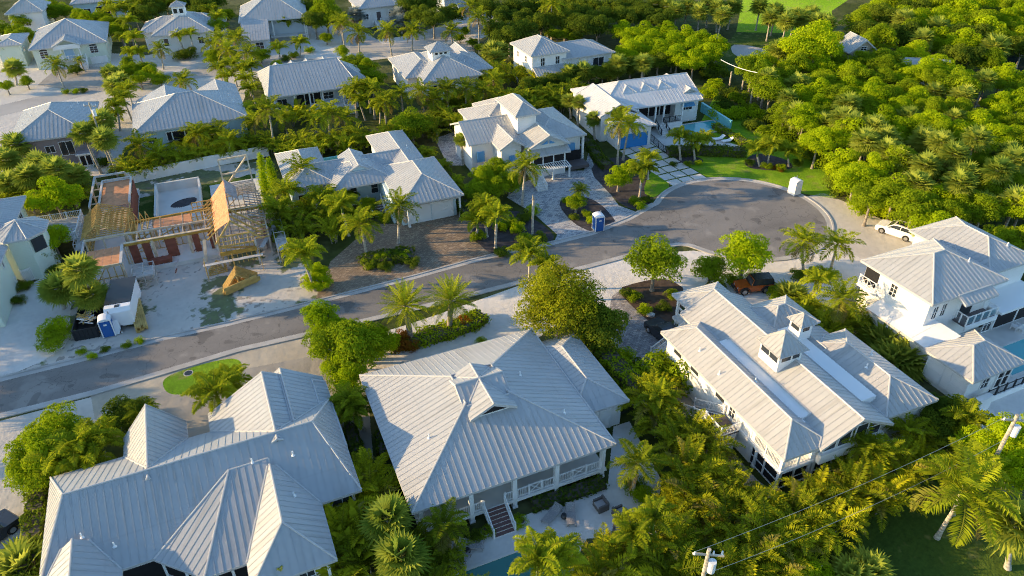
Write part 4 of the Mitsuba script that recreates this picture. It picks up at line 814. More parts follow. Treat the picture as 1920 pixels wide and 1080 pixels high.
# --- U, the house at the left edge
h = House('left_house', 'pale green house with an octagonal corner bay at the left edge', Fo(17, 463, 5.5), 20.0, 'roof_b', 'wall_green')
U_ = h
oc = [(.3 + 3.0*math.cos(t), 4.2 + 3.0*math.sin(t)) for t in np.linspace(math.pi/8, 2*math.pi+math.pi/8, 9)[:-1]]
octf = [Face([(*oc[i], 5.4), (*oc[(i+1) % 8], 5.4), (.3, 4.2, 6.6)]) for i in range(8)]
h.roof(hip(-10, -.6, -7.5, 1.8, 5.0, .40, 'x'), hip(-9, -.4, 3, 13.2, 5.5, .42, 'y', 'hh'), octf)
oc2 = Polygon([(.3 + 2.5*math.cos(t), 4.2 + 2.5*math.sin(t)) for t in np.linspace(math.pi/8, 2*math.pi+math.pi/8, 9)[:-1]])
h.walls(unary_union([inset((-10, -.6, -7.5, 1.8), (-9, -.4, 3, 13.2)), oc2]), 0, h.faces)
h.window('e', -.9, 9.8, 3.0, 1.8, 1.8, 3, 1); h.window('e', -.9, 7.2, 3.0, 1.3, 1.8, 2, 1); h.window('e', -1.1, -.6, 3.4, .5, .8, 1, 1)
pn = MB(); pn.bar([1.55, 2.0, 4.1], [2.6, 3.0, 4.1], .05, 1.6); pn.out('bay_window', 'pane', h.k, h.fr)
h.boxpart('deck', 'grey_lumber', -.4, 5, 6.5, 12.5, 1.8, 2.0); h.railing([(-.3, 12.4, 2.0), (4.9, 12.4, 2.0), (4.9, 6.6, 2.0), (2.4, 6.6, 2.0)], .95, .2)
fk = thing('picket_fence', 'curved white louvred fence beside the octagonal bay of the left edge house', 'fence')
pf = MB(); pts = [g(*p)[:2] for p in ((28, 510), (50, 532), (66, 525), (73, 518))]
for p, q in zip(pts[:-1], pts[1:]):
    n = max(2, int(np.linalg.norm(q-p) / .14))
    for i in range(n): c = p + (q-p)*i/n; pf.box(c[0]-.05, c[0]+.05, c[1]-.03, c[1]+.03, .1, 1.7)
    for zz in (.2, 1.65): pf.bar([*p, zz], [*q, zz], .09)
pf.out('slat_panel', 'white_paint', fk, kind='stuff')
fk = thing('picket_fence', 'white louvred fence at the left picture edge below the octagonal bay', 'fence')
pf = MB(); pts = [g(*p)[:2] for p in ((-5, 562), (20, 548), (40, 538))]
for p, q in zip(pts[:-1], pts[1:]):
    n = max(2, int(np.linalg.norm(q-p) / .14))
    for i in range(n): c = p + (q-p)*i/n; pf.box(c[0]-.05, c[0]+.05, c[1]-.03, c[1]+.03, .1, 1.5)
    for zz in (.2, 1.45): pf.bar([*p, zz], [*q, zz], .09)
pf.out('slat_panel', 'white_paint', fk, kind='stuff')
# --- roofs glimpsed in the woods
h = House('woods_house', 'small house gable with a blue grey roof half buried in the woods', g(1592, 101, 4.5), 8.0, 'roof_b', 'shell_wall')
h.roof(hip(0, 6.0, 0, 6.0, 4.6, .75, 'y', 'gg')); h.walls(inset((0, 6, 0, 6)), 0, h.faces); h.window('s', .48, 3.0, 4.8, 1.2, .8)
h = House('woods_shed', 'low pale metal roof glimpsed between trees right of the gable in the woods', g(1680, 122, 3.4), -14.0, 'roof_c', 'wall_white')
h.roof(hip(0, 9.5, 0, 5, 3.4, .3, 'x', 'gg')); h.walls(inset((0, 9.5, 0, 5)), 0, h.faces)
# --- long white garden wall behind the building site
gw_ = thing('garden_wall', 'long plain white garden wall behind the unfinished house, below the palm hedge', 'wall')
m_ = MB(); m_.bar([*g(243, 345)[:2], .85], [*g(400, 312)[:2], .85], .22, 1.7); m_.bar([*g(400, 312)[:2], .85], [*g(505, 292)[:2], .85], .22, 1.7); m_.out('wall', 'white_paint', gw_)
fk = thing('board_fence', 'brown board fence behind the house with blue shutters', 'fence')
m_ = MB(); p, q = g(795, 243)[:2], g(880, 225)[:2]
for i in range(40): c = p + (q-p)*(i+.5)/40; b = MB(); d = (q-p)/np.linalg.norm(q-p)*.11; b.bar([*(c-d), .9], [*(c+d), .9], .04, 1.8); b.out('board', 'glulam', fk)
# ---------------------------------------------------------------- the unfinished house and its yard
sf = Fr(g(273, 503, .5), 21.5)
st = thing('unfinished_house', 'half built timber frame house with orange decks and yellow trusses on sand', 'construction')
def sp(name, mat): 
    m = MB(); m.done = lambda kind=None: m.out(name, mat, st, sf, kind=kind); return m
m = sp('slab', 'concrete'); m.box(-6.2, 13.5, 0, 11.5, 0, .5); m.box(-5.4, -1.2, -2.6, 0, 0, .5); m.box(-5.8, -1.2, 11.5, 23, 0, .5); m.box(8, 14.5, 11.5, 20, 0, .45); m.done()
m = sp('court_floor', 'concrete'); m.box(1.25, 6.6, 12, 21.5, 0, .04); m.done()
m = sp('puddle', 'mulch'); m.prism(Polygon(smooth_ring([(2.6, 16), (4.2, 15.4), (6, 16.2), (6.2, 18), (4.4, 18.2), (3, 17.2)], 2)), 0, .05); m.done()
m = sp('lot_wall', 'concrete'); m.box(1.0, 6.8, 21.5, 21.8, 0, 1.3); m.box(1.0, 1.25, 12, 21.5, 0, 1.2); m.box(6.6, 6.85, 12, 21.5, 0, 1.2); m.done()
def boards(u0, u1, v0, v1, z, n, mat='plywood', zs=None, ax='u'):
    for i in range(n):
        b = MB()
        if ax == 'u': a, c = u0 + (u1-u0)*i/n, u0 + (u1-u0)*(i+1)/n; b.box(a+.015, c-.015, v0, v1, z, z+.03)
        else: a, c = v0 + (v1-v0)*i/n, v0 + (v1-v0)*(i+1)/n; b.box(u0, u1, a+.015, c-.015, z, z+.03)
        b.out('deck_board', mat, st, sf)
boards(-5.4, -1.9, -2.5, 1.5, 3.1, 4); boards(-4.7, -1.4, 12.6, 20.4, 3.1, 5, 'plywood', ax='v'); boards(1.5, 5.9, 4.4, 6.6, 3.15, 4)
def post(u, v, z0=.5, z1=3.1, w=.15, mat='pale_lumber', name='post'): b = MB(); b.box(u-w/2, u+w/2, v-w/2, v+w/2, z0, z1); return b.out(name, mat, st, sf)
def beam(p, q, w=.14, hh=.3, mat='pale_lumber', name='beam'): b = MB(); b.bar(p, q, w, hh); return b.out(name, mat, st, sf)
for u in (-5.9, -4.0, -1.7): 
    for v in (-2.4, 1.7, 4.4): post(u, v)
beam((-6, 4.4, 3.1), (8, 4.0, 3.1), .2, .22); beam((-1.6, 1.6, 3.1), (8, 1.5, 3.1), .22, .34, 'glulam'); beam((-1.6, 1.6, 3.3), (8, 1.5, 3.3), .3, .08)
beam((-1.0, 7.0, 3.1), (8, 7.2, 3.1), .2, .3, 'glulam'); beam((-6, -2.5, 3.0), (-1.8, -2.5, 3.0)); beam((-6, -2.5, 3.0), (-6, 4.4, 3.0), .2, .2, 'grey_lumber'); beam((-1.8, -2.6, 3.1), (-1.8, 1.7, 3.15), .3, .2, 'grey_lumber')
for u in (-1.4, 1.3, 5.2, 7.8):
    for v in (1.6, 4.2, 7.0): post(u, v, w=.3 if u in (1.3, 5.2) else .16)
for i, u in enumerate((-1.2, .2, 2.6, 5.6, 7.4)):
    b = MB(); b.box(u, u + (.9, .8, 1.2, .7, .9)[i], 1.55, 1.66, .5, 2.9); b.out('sheathing_panel', 'red_board', st, sf)
b = MB(); b.box(.4, 2.9, .25, 1.2, .52, 1.0); b.out('plywood_stack', 'red_board', st, sf)
for v0, v1 in ((1.7, 4.2), (4.3, 7.0)):
    for i in range(8):
        if i % 2: beam((-1.5 + i*1.25, v0, 3.12), (-1.5 + i*1.25, v1, 3.12), .06, .2, 'pale_lumber', 'joist')
for i in range(5): beam((.2, 4.6 + i*.42, 3.2), (1.4, 4.6 + i*.42, 3.2), .12, .1, 'grey_lumber', 'joist')
# left wing: trusses over the walls
for i in range(13):
    v = 5.0 + i*.5; b = MB(); u0, u1, zr = -5.9, -1.2, 4.5
    b.bar((u0, v, 3.1), (u1, v, 3.1), .06, .12); b.bar((u0-.5, v, 2.95), (-4.4, v, zr), .06, .12); b.bar((-4.4, v, zr), (u1+.3, v, 3.0), .06, .12); b.bar((-4.4, v, 3.1), (-4.4, v, zr), .06, .08); b.bar((-3.0, v, 3.1), (-3.4, v, 4.0), .06, .08)
    b.out('roof_truss', 'lumber', st, sf)
for i in range(5):
    u = -1.6 + i*.62; b = MB(); b.bar((u, 4.4, 3.2), (u+.15, 5.6, 4.9), .07, .12); b.bar((u+.15, 5.6, 4.9), (u+.2, 7.0, 3.3), .07, .12); b.bar((u, 4.4, 3.2), (u+.2, 7.0, 3.3), .07, .12); b.out('roof_truss', 'lumber', st, sf)
for (p, q) in (((-5.9, 13, 3.3), (-5.9, 22.5, 3.3)), ((-5.9, 22.5, 3.3), (-2.2, 22.6, 3.3)), ((-5.9, 22.5, 2.2), (-2.2, 22.6, 2.2)), ((-4.8, 13.2, 3.4), (-4.8, 20.4, 3.4)), ((-1.3, 12.6, 3.4), (-1.3, 20.4, 3.4)), ((-4.8, 20.4, 3.4), (-1.3, 20.4, 3.4))): beam(p, q, .22, .22, 'grey_lumber')
for i in range(4): beam((-5.9, 14 + i*2.2, 3.2), (-4.8, 14 + i*2.2, 3.2), .1, .12, 'pale_lumber', 'joist')
for (u, v) in ((-5.9, 13), (-5.9, 18), (-5.9, 22.5), (-2.2, 22.6), (-1.3, 20.4), (-1.3, 16), (-1.3, 12.6)): post(u, v, .0, 3.3, .2)
b = MB(); b.box(-1.25, -1.12, 11.5, 20.3, .5, 3.0); b.out('sheathing_panel', 'red_board', st, sf)
# right block: tall gabled part
def tri_boards(pts, n, mat='plywood'):
    """boards over a planar quad a b c d (a-b low edge, d-c high edge)"""
    a, b_, c, d = [np.array(p, float) for p in pts]
    nn = np.cross(b_-a, d-a); nn /= np.linalg.norm(nn); nn = nn if nn[2] > 0 else -nn
    for i in range(n):
        t0, t1 = (i + .01)/n, (i + .99)/n; q = [a+(b_-a)*t0, a+(b_-a)*t1, d+(c-d)*t1, d+(c-d)*t0]
        mb = MB(); mb.put(q + [x + nn*.03 for x in q], np.vstack([_BOXF, _BOXF[:, ::-1]])); mb.out('deck_board', mat, st, sf)
tri_boards([(8.3, -.2, 3.6), (8.3, 8.8, 3.6), (10.3, 8.3, 6.0), (10.3, -3.0, 6.0)], 5)
tri_boards([(11.5, 8.6, 4.8), (11.5, 4.6, 4.8), (10.35, 4.6, 6.0), (10.35, 8.6, 6.0)], 4, 'deck_grey')
for i in range(10): v = -.6 + i*1.0; b = MB(); b.bar((7.3, v, 2.9), (8.7, v, 4.0), .07, .14); b.out('rafter', 'lumber', st, sf)
for i in range(11): v = 2.0 + i*.75; b = MB(); b.bar((12.2, v, 3.9), (14.2, v, 3.2), .06, .12); b.out('rafter', 'grey_lumber', st, sf)
for (p, q) in (((8.5, -3, 3.0), (12.3, -3.2, 3.0)), ((8.5, -3, 4.2), (12.3, -3.2, 4.2)), ((10.3, -3.0, 6.0), (8.2, -3.0, 3.4)), ((10.3, -3.0, 6.0), (13.2, -3.2, 3.2)), ((10.3, 0, 6.0), (13.6, 0, 3.1)), ((10.3, -1.5, 5.9), (13.4, -1.6, 3.0)), ((8.6, -3.1, 2.9), (12.3, -2.6, 2.0))): beam(p, q, .12, .18, 'lumber')
beam((8.4, -3.3, 2.2), (12.4, -3.5, 2.2), .2, .45, 'glulam'); beam((10.0, 3.2, 4.2), (14.0, 3.0, 4.2), .12, .5, 'glulam')
for u in np.linspace(8.6, 12.2, 8): post(u, -3.1, .5, 3.0 if u != 10 else 4, .09, 'lumber', 'stud')
for u in np.linspace(9, 13.6, 6): post(u, 2.8, .5, 4.2, .09, 'pale_lumber', 'stud')
for u, v in ((8.3, -3), (12.4, -3.2), (14, 3), (14, 8), (8.3, 4), (8.3, 8.5), (12.3, 6), (14, -1)): post(u, v, 0, 3.4, .2, 'grey_lumber')
for v in (0, 1.6, 3.2, 5): beam((12.4, v, 3.2), (14.1, v, 3.2), .08, .14)
b = MB(); b.box(13.95, 14.08, -1, 8, .5, 2.6); b.out('sheathing_panel', 'red_board', st, sf)
def studwall(p, q, z0, z1, sp_=.62, mat='pale_lumber', mid=True, brace=False):
    p, q = np.array(p, float), np.array(q, float); L_ = np.linalg.norm(q - p); n = max(1, int(L_ / sp_)); m = MB()
    for z in (z0, z1): m.bar([*p, z], [*q, z], .10, .09)
    if mid: m.bar([*p, (z0+z1)/2], [*q, (z0+z1)/2], .06, .09)
    if brace: m.bar([*p, z0], [*(p*.4+q*.6), z1], .06, .1)
    m.out('wall_plate', mat, st, sf)
    for i in range(n + 1): c = p + (q-p)*i/n; b = MB(); b.bar([*c, z0], [*c, z1], .06, .09, up=(1, 0, 0)); b.out('stud', mat, st, sf)
for a in (((-1.5, 4.2), (8, 4.2), .5, 3.05), ((-1.2, 7.0), (8.2, 7.0), .5, 3.05), ((-5.9, 4.4), (-5.9, 13), .5, 3.1), ((-1.3, 7), (-1.3, 12.6), .5, 3.1), ((8.3, -3.0), (8.3, 9), .5, 3.4), ((14, -1), (14, 9), .5, 3.2), ((8.3, 9), (14, 9), .5, 3.4), ((12.3, -3.2), (12.3, 3), .5, 3.0), ((-5.4, -2.4), (-1.9, -2.4), .0, 3.0)): studwall(*a, mat=('lumber', 'pale_lumber')[int(a[0][0] > 7)], brace=True)
studwall((8.5, -3.15), (12.3, -3.15), 3.0, 4.2, .5, 'lumber'); studwall((10.0, 2.9), (14, 2.9), 2.9, 4.4, .5); studwall((10.1, 9.2), (13.8, 9.2), 3.3, 4.6, .5); studwall((5.9, 4.3), (8.2, 4.3), 3.1, 4.3, .5, 'lumber'); studwall((6.1, 7.0), (8.4, 7.0), 3.1, 4.3, .5, 'lumber')
for i in range(9): beam((8.5 + i*.45, -3.1, 3.05), (8.5 + i*.45, 2.9, 3.1), .06, .16, 'pale_lumber', 'joist')
for i in range(8): beam((12.4, -2.8 + i*.8, 3.1), (14.1, -2.8 + i*.8, 3.1), .06, .14, 'lumber', 'joist')
for i in range(9): v = 9.2 + i*.45; beam((10.1, v, 3.4), (13.8, v, 3.4), .06, .16, 'grey_lumber', 'joist')
b = MB(); b.box(10.0, 13.9, 11.2, 13.0, 2.6, 2.68); b.out('deck_board', 'deck_grey', st, sf)
def scaffold(u0, v0, n, m_, h, du=1.1, dv=1.0):
    for i in range(n + 1):
        for j in range(m_ + 1): b = MB(); b.bar((u0 + i*du, v0 + j*dv, 0), (u0 + i*du, v0 + j*dv, h), .07); b.out('scaffold_pole', 'grey_lumber', st, sf)
    for z in (h*.35, h*.7, h):
        for j in range(m_ + 1): b = MB(); b.bar((u0, v0 + j*dv, z), (u0 + n*du, v0 + j*dv, z), .06); b.out('scaffold_rail', 'grey_lumber', st, sf)
        for i in range(n + 1): b = MB(); b.bar((u0 + i*du, v0, z), (u0 + i*du, v0 + m_*dv, z), .06); b.out('scaffold_rail', 'grey_lumber', st, sf)
    for i in range(n): b = MB(); b.bar((u0 + i*du, v0, .1), (u0 + (i+1)*du, v0, h*.7), .05); b.out('brace', 'pale_lumber', st, sf)
    b = MB(); b.box(u0, u0 + n*du, v0 + .1, v0 + dv*m_ - .1, h*.7, h*.7 + .05); b.out('scaffold_plank', 'grey_lumber', st, sf)
scaffold(-1.0, -3.4, 2, 2, 2.0); scaffold(14.6, -4.2, 1, 6, 2.4, 1.2, 1.6); scaffold(-7.3, 5.0, 1, 5, 2.6, .9, 1.5)
for i in range(22):
    p = np.array([RNG.uniform(-1, 8), RNG.uniform(-2.2, 11), .53]); a = RNG.uniform(0, 3.14); d = np.array([math.cos(a), math.sin(a), 0])*RNG.uniform(.3, 1.3); b = MB(); b.bar(p-d, p+d, .14, .05); b.out('offcut', ('lumber', 'pale_lumber', 'red_board', 'grey_lumber')[i % 4], st, sf)
for i in range(3): b = MB(); b.box(2.6 + i*1.5, 3.7 + i*1.5, 8.2, 9.4, .5, .7 + .2*i); b.out('block_pallet', ('concrete', 'grey_lumber', 'pale_lumber')[i], st, sf)
# upper open frame
for (p, q) in (((10.1, 12.6, .4), (10.1, 14.2, 6.3)), ((13.7, 10.2, .4), (13.7, 14.2, 6.4)), ((10.1, 14.2, 6.3), (13.7, 14.2, 6.4)), ((10.1, 13.8, 4.4), (13.7, 13.6, 4.6)), ((10.6, 13.4, 3.2), (13.6, 14.2, 6.2))): beam(p, q, .18, .18, 'pale_lumber')
# scaffold
for u in (6.6, 9.6, 12.6, 14.8):
    for v in (-4.2, -5.0): b = MB(); b.tube([[u, v, 0], [u, v, 2.6]], .035, 6); b.out('scaffold_pole', 'lumber', st, sf)
b = MB(); b.bar((6.4, -4.6, 1.9), (12.9, -4.7, 1.95), .5, .05); b.out('scaffold_plank', 'grey_lumber', st, sf); b = MB(); b.bar((12.9, -3, 1.9), (15.0, 2, 1.9), .5, .05); b.out('scaffold_plank', 'grey_lumber', st, sf)
beam((6.6, -2, .9), (6.9, .2, 2.6), .35, .06, 'pale_lumber', 'brace')
# loose things of the site
def loose(name, label, cat): return thing(name, label, cat)
k = loose('truss_stack', 'stack of yellow roof trusses lying on the sand in front of the unfinished house', 'trusses')
for i in range(7):
    o = np.array([7.9 + i*.02, -8.6 + i*.30, 0]); b = MB(); L_ = 3.8; z0 = .05 + .0*i
    A, Bp, Cp = o + [0, 0, .15], o + [L_, 1.3, .15], o + [L_*.45, 1.0, 1.7]
    for p, q in ((A, Bp), (A, Cp), (Cp, Bp), (A*.5+Bp*.5, Cp), (A*.5+Cp*.5, A*.6+Bp*.4), (Bp*.5+Cp*.5, A*.35+Bp*.65)): b.bar(p, q, .08, .16)
    b.out('truss', 'lumber', k, sf)
b = MB(); b.bar((8.2, -8.9, .4), (12.0, -7.3, .5), .12, .5); b.bar((8.1, -9.0, .9), (11.7, -7.5, .9), .12, .4); b.out('plank', 'lumber', k, sf)
k = loose('truss_pile', 'small pile of triangular trusses left of the big truss stack', 'trusses')
for i in range(4):
    b = MB(); o = np.array([6.7, -3.9 + i*.2, .1 + i*.12]); P3 = [o, o + [2.0, .3, 0], o + [1.0, 1.5, .25]]
    for p, q in ((0, 1), (1, 2), (2, 0)): b.bar(P3[p], P3[q], .08, .1)
    b.bar((P3[0]+P3[1])/2, P3[2], .08, .1); b.out('truss', 'lumber', k, sf)
k = loose('lumber_stack', 'long stack of yellow lumber leaning beside the dark roofed trailer', 'lumber')
a0, a1 = g(250, 556), g(268, 622); t = (a1-a0)/np.linalg.norm(a1-a0); nn = np.array([-t[1], t[0], 0])
for i in range(6):
    for j in range(4): b = MB(); s0 = nn*(i-2.5)*.2; b.bar(a0 + s0 + [0, 0, .2+j*.22] + t*RNG.uniform(-.3, .3), a1 + s0 + [0, 0, .15+j*.14] + t*RNG.uniform(-.4, .3), .17, .18); b.out('plank', 'lumber', k)
# trailer
k = loose('site_trailer', 'white site trailer with a dark flat roof parked on the sandy lot', 'trailer')
tf = Fr(g(203, 620), 17); b = MB(); b.box(.3, 2.75, 0, 5.6, .5, 2.6); b.out('body', 'plastic_white', k, tf)
b = MB(); b.box(.25, 2.8, .7, 5.65, 2.6, 2.66); b.out('roof', 'black_metal', k, tf)
b = MB(); v = np.array([[.3, 0, 2.6], [2.75, 0, 2.6], [2.75, -.35, 2.2], [.3, -.35, 2.2], [.3, 0, .5], [2.75, 0, .5], [2.75, -.35, .5], [.3, -.35, .5]]); b.put(v, [[0,3,2],[0,2,1],[3,7,6],[3,6,2],[0,4,7],[0,7,3],[1,2,6],[1,6,5]]); b.out('nose', 'plastic_white', k, tf)
b = MB(); b.box(1.3, 1.75, .05, .5, 2.6, 2.64); b.out('roof_hatch', 'pane', k, tf)
for u in (.3, 2.75):
    b = MB(); b.tube([[u-.1, 3.0, .33], [u+.1, 3.0, .33]], .33, 12); b.out('wheel', 'rubber', k, tf)
b = MB(); b.bar([1.5, -.3, .55], [1.5, -1.6, .5], .1); b.out('drawbar', 'black_metal', k, tf)
# dumpster
k = loose('rubbish_skip', 'dark open skip full of timber scraps left of the site trailer', 'skip')
df_ = Fr(g(141, 640), 17); b = MB()
for q in ((0, 2.3, 0, .08), (0, 2.3, 3.9, 3.98), (0, .08, 0, 3.98), (2.22, 2.3, 0, 3.98)): b.box(q[0], q[1], q[2], q[3], 0, 1.25)
b.box(0, 2.3, 0, 3.98, 0, .5)
for i in range(6): b.box(-.06, 0, .2 + i*.7, .3 + i*.7, 0, 1.2); b.box(.1+i*.4, .2+i*.4, -.06, 0, 0, 1.2)
b.out('body', 'black_metal', k, df_)
for i in range(26):
    p = np.array([RNG.uniform(.3, 2), RNG.uniform(1.4, 3.6), RNG.uniform(.9, 1.35)]); a = RNG.uniform(0, 6.3); d = np.array([math.cos(a), math.sin(a)*.6, RNG.uniform(-.15, .15)])*RNG.uniform(.4, .9); b = MB(); b.bar(np.clip(p-d, [.15, .15, .6], [2.1, 3.8, 1.6]), np.clip(p+d, [.15, .15, .6], [2.1, 3.8, 1.6]), .14, .05); b.out('scrap', ('lumber', 'pale_lumber', 'white_paint')[i % 3], k, df_)
def potty(o, yaw, body, roof, label, fallen=False):
    k = thing('portable_toilet', label, 'portable toilet'); f = Fr(o, yaw)
    b = MB(); b.box(-.55, .55, -.55, .55, .12, 2.0); b.out('cabin', body, k, f)
    for u in (-.55, .55):
        for v in (-.55, .55): c = MB(); c.box(u-.05, u+.05, v-.05, v+.05, .05, 2.02); c.out('corner_post', roof, k, f)
    b = MB(); b.box(-.42, .42, -.60, -.55, .2, 1.9); b.out('door', body, k, f); b = MB(); b.box(-.15, .15, -.63, -.60, 1.5, 1.68); b.out('sign', 'plastic_white', k, f)
    th = np.linspace(0, math.pi, 9); b = MB(); b.prism(Polygon([(-.62*math.cos(t), .28*math.sin(t)) for t in th]), -.62, .62); v, ff_ = b.mesh(); add('roof', (f.W(np.c_[v[:, 0], v[:, 2], 2.0 + v[:, 1]]), ff_), roof, k)
    b = MB(); b.box(-.6, .6, -.6, .6, 0, .12); b.out('base', 'grey_metal', k, f); b = MB(); b.tube([[.42, .4, 2.0], [.42, .4, 2.5]], .05, 8); b.out('vent_pipe', 'grey_metal', k, f)
potty(g(1121, 431), 15, 'plastic_blue', 'plastic_white', 'blue portable toilet with white roof on the dark mulch island by the street')
potty(g(207, 627), 22, 'plastic_blue', 'plastic_white', 'blue and white portable toilet in front of the site trailer')
potty(g(1488, 364), 28, 'plastic_white', 'plastic_white', 'all white portable toilet on the kerb of the turning circle')
k = thing('sheet', 'white sheet of board leaning against the site trailer', 'board'); b = MB(); b.bar(g(222, 628) + [0, 0, .1], g(219, 622) + [0, 0, 1.4], .9, .04); b.out('board', 'plastic_white', k)
# ---------------------------------------------------------------- vehicles, furniture, poles
pool(B.fr, 1.0, 9.35, -9.5, -3.4, .05, 'pool_green', 'dark green pool behind the middle beach house')
def vehicle(name, label, o, yaw, paint, L, Wd, body, green, wheels, r=.36, cat='car', roofm=None, glass=True, belt=None):
    k = thing(name, label, cat); f = Fr(o, yaw)
    pb = Polygon(body)
    for x in wheels: pb = pb.difference(Point(x, r).buffer(r + .07))
    def ext(pg, w, ztap=None, tap=0.0):
        mb = MB(); mb.prism(pg, -w/2, w/2); v, ff = mb.mesh()
        V = np.c_[v[:, 0], v[:, 2], v[:, 1]]
        if ztap is not None: V[:, 1] *= 1 - tap * np.clip((V[:, 2] - ztap[0]) / (ztap[1] - ztap[0]), 0, 1)
        return V, ff[:, ::-1]
    V, ff = ext(pb, Wd); 
    V[:, 1] *= 1 - .06 * np.clip((np.abs(V[:, 0] - L/2) - L*.36) / (L*.14), 0, 1)
    add('body', (f.W(V), ff), paint, k)
    zt = (min(p[1] for p in green), max(p[1] for p in green))
    V, ff = ext(Polygon(green), Wd - .04, zt, .20); add('cabin', (f.W(V), ff), roofm or paint, k)
    if glass:
        pg = Polygon(green).buffer(-.09, join_style=2); a, c = zt[0] + .07, zt[1] - .10
        mid = (min(p[0] for p in green) + max(p[0] for p in green)) / 2
        for nm, x0, x1 in (('side_window', -9, mid - .04), ('side_window', mid + .04, 19)):
            V, ff = ext(pg.intersection(sbox(x0, -9, x1, 9)), Wd - .015, zt, .20); add(nm, (f.W(V), ff), 'pane', k)
        # front and rear glass
        G = sorted(green, key=lambda p: p[0]); 
        for (p, q_, nm) in ((green[0], green[1], 'windscreen'), (green[-1], green[-2], 'rear_window')):
            p, q_ = np.array(p), np.array(q_); t = q_ - p; n = np.array([-t[1], t[0]]); n /= np.linalg.norm(n); n = n if (n[0] < 0) == (nm == 'windscreen') else -n
            A_, B_ = p + t*.12 + n*.012, p + t*.9 + n*.012; w0, w1 = (Wd-.04)/2*(1-.2*.12) - .06, (Wd-.04)/2*(1-.2*.9) - .06
            v = [[A_[0], -w0, A_[1]], [A_[0], w0, A_[1]], [B_[0], w1, B_[1]], [B_[0], -w1, B_[1]]]; v += [[x[0]-n[0]*.03, x[1], x[2]-n[1]*.03] for x in v]
            add(nm, (f.W(v), np.vstack([_BOXF, _BOXF[:, ::-1]])), 'pane', k)
    for x in wheels:
        for s_ in (-1, 1):
            b = MB(); y = s_ * (Wd/2 - .12); b.tube([[x, y-.11, r], [x, y+.11, r]], r, 18); kk = b.out('wheel', 'rubber', k, f, smooth=35)
            b = MB(); b.tube([[x, y+s_*.10, r], [x, y+s_*.125, r]], r*.62, 12); b.out('rim', 'alloy', kk, f)
    return k, f
suvb = [(0, .35), (0, .75), (.12, .95), (.9, 1.05), (1.35, 1.08), (4.45, 1.10), (4.62, 1.0), (4.66, .4), (4.5, .25), (.15, .25)]
suvg = [(1.15, 1.06), (1.95, 1.58), (2.6, 1.66), (3.9, 1.60), (4.55, 1.06)]
k, f = vehicle('parked_car', 'white sports utility car with a dark glass roof parked on the sand apron', g(1644, 428), -45, 'car_white', 4.66, 1.9, suvb, suvg, (.85, 3.7))
b = MB(); b.box(2.1, 3.6, -.5, .5, 1.648, 1.675); b.out('glass_roof', 'pane', k, f)
for s_ in (-1, 1):
    b = MB(); b.box(4.55, 4.685, s_*.75-.15, s_*.75+.15, .85, 1.0); b.out('tail_light', 'plastic_red', k, f); b = MB(); b.box(-.03, .1, s_*.7-.16, s_*.7+.16, .68, .82); b.out('headlight', 'glass_white', k, f); b = MB(); b.box(1.35, 1.5, s_*1.05-.1, s_*1.05+.1, 1.05, 1.2); b.out('mirror', 'car_white', k, f)
scene['glass_white'] = prin((0.6, 0.6, 0.62), .15)
b = MB(); b.box(4.64, 4.7, -.9, .9, .35, .6); b.out('bumper', 'grey_metal', k, f)
jb = [(0, .5), (0, 1.0), (1.35, 1.12), (1.5, 1.15), (3.9, 1.15), (3.95, .5), (.2, .42)]
jg = [(1.35, 1.13), (1.62, 1.80), (1.75, 1.84), (3.8, 1.82), (3.9, 1.13)]
k, f = vehicle('off_road_car', 'orange off road car with black soft top parked behind the lantern house', g(1378, 548), 8, 'car_orange', 3.95, 1.62, jb, jg, (.72, 3.15), .42, roofm='black_metal')
for s_ in (-1, 1):
    for x in (.72, 3.15): b = MB(); b.prism(Point(x, .42).buffer(.62).difference(Point(x, .42).buffer(.54)).intersection(sbox(-9, .55, 9, 2)), s_*.84-.13, s_*.84+.13); v, ff = b.mesh(); add('fender', (f.W(np.c_[v[:, 0], v[:, 2], v[:, 1]]), ff[:, ::-1]), 'black_metal', k)
    b = MB(); b.tube([[-.02, s_*.45, .82], [.04, s_*.45, .82]], .11, 12); b.out('headlight', 'glass_white', k, f)
b = MB(); b.box(-.22, -.02, -.8, .8, .45, .68); b.out('bumper', 'black_metal', k, f); b = MB(); b.tube([[3.95, 0, .95], [4.17, 0, .95]], .4, 16); b.out('spare_wheel', 'rubber', k, f)
b = MB(); b.bar([1.38, -.78, 1.14], [1.63, -.66, 1.8], .06); b.bar([1.38, .78, 1.14], [1.63, .66, 1.8], .06); b.bar([1.62, -.66, 1.8], [1.62, .66, 1.8], .06); b.out('windscreen_frame', 'car_orange', k, f)
vehicle('parked_car', 'black car half hidden under the eave of the lantern house', g(1219, 611), -63, 'car_dark', 4.66, 1.85, suvb, suvg, (.85, 3.7))
k, f = vehicle('parked_car', 'dark car with silver roof bars cut off by the left edge beside the tall hedge', g(34, 975), -118, 'car_dark', 4.8, 1.9, suvb, suvg, (.85, 3.7))
for x in (2.2, 2.9, 3.6): b = MB(); b.bar([x, -.75, 1.72], [x, .75, 1.72], .06); b.out('roof_bar', 'alloy', k, f)
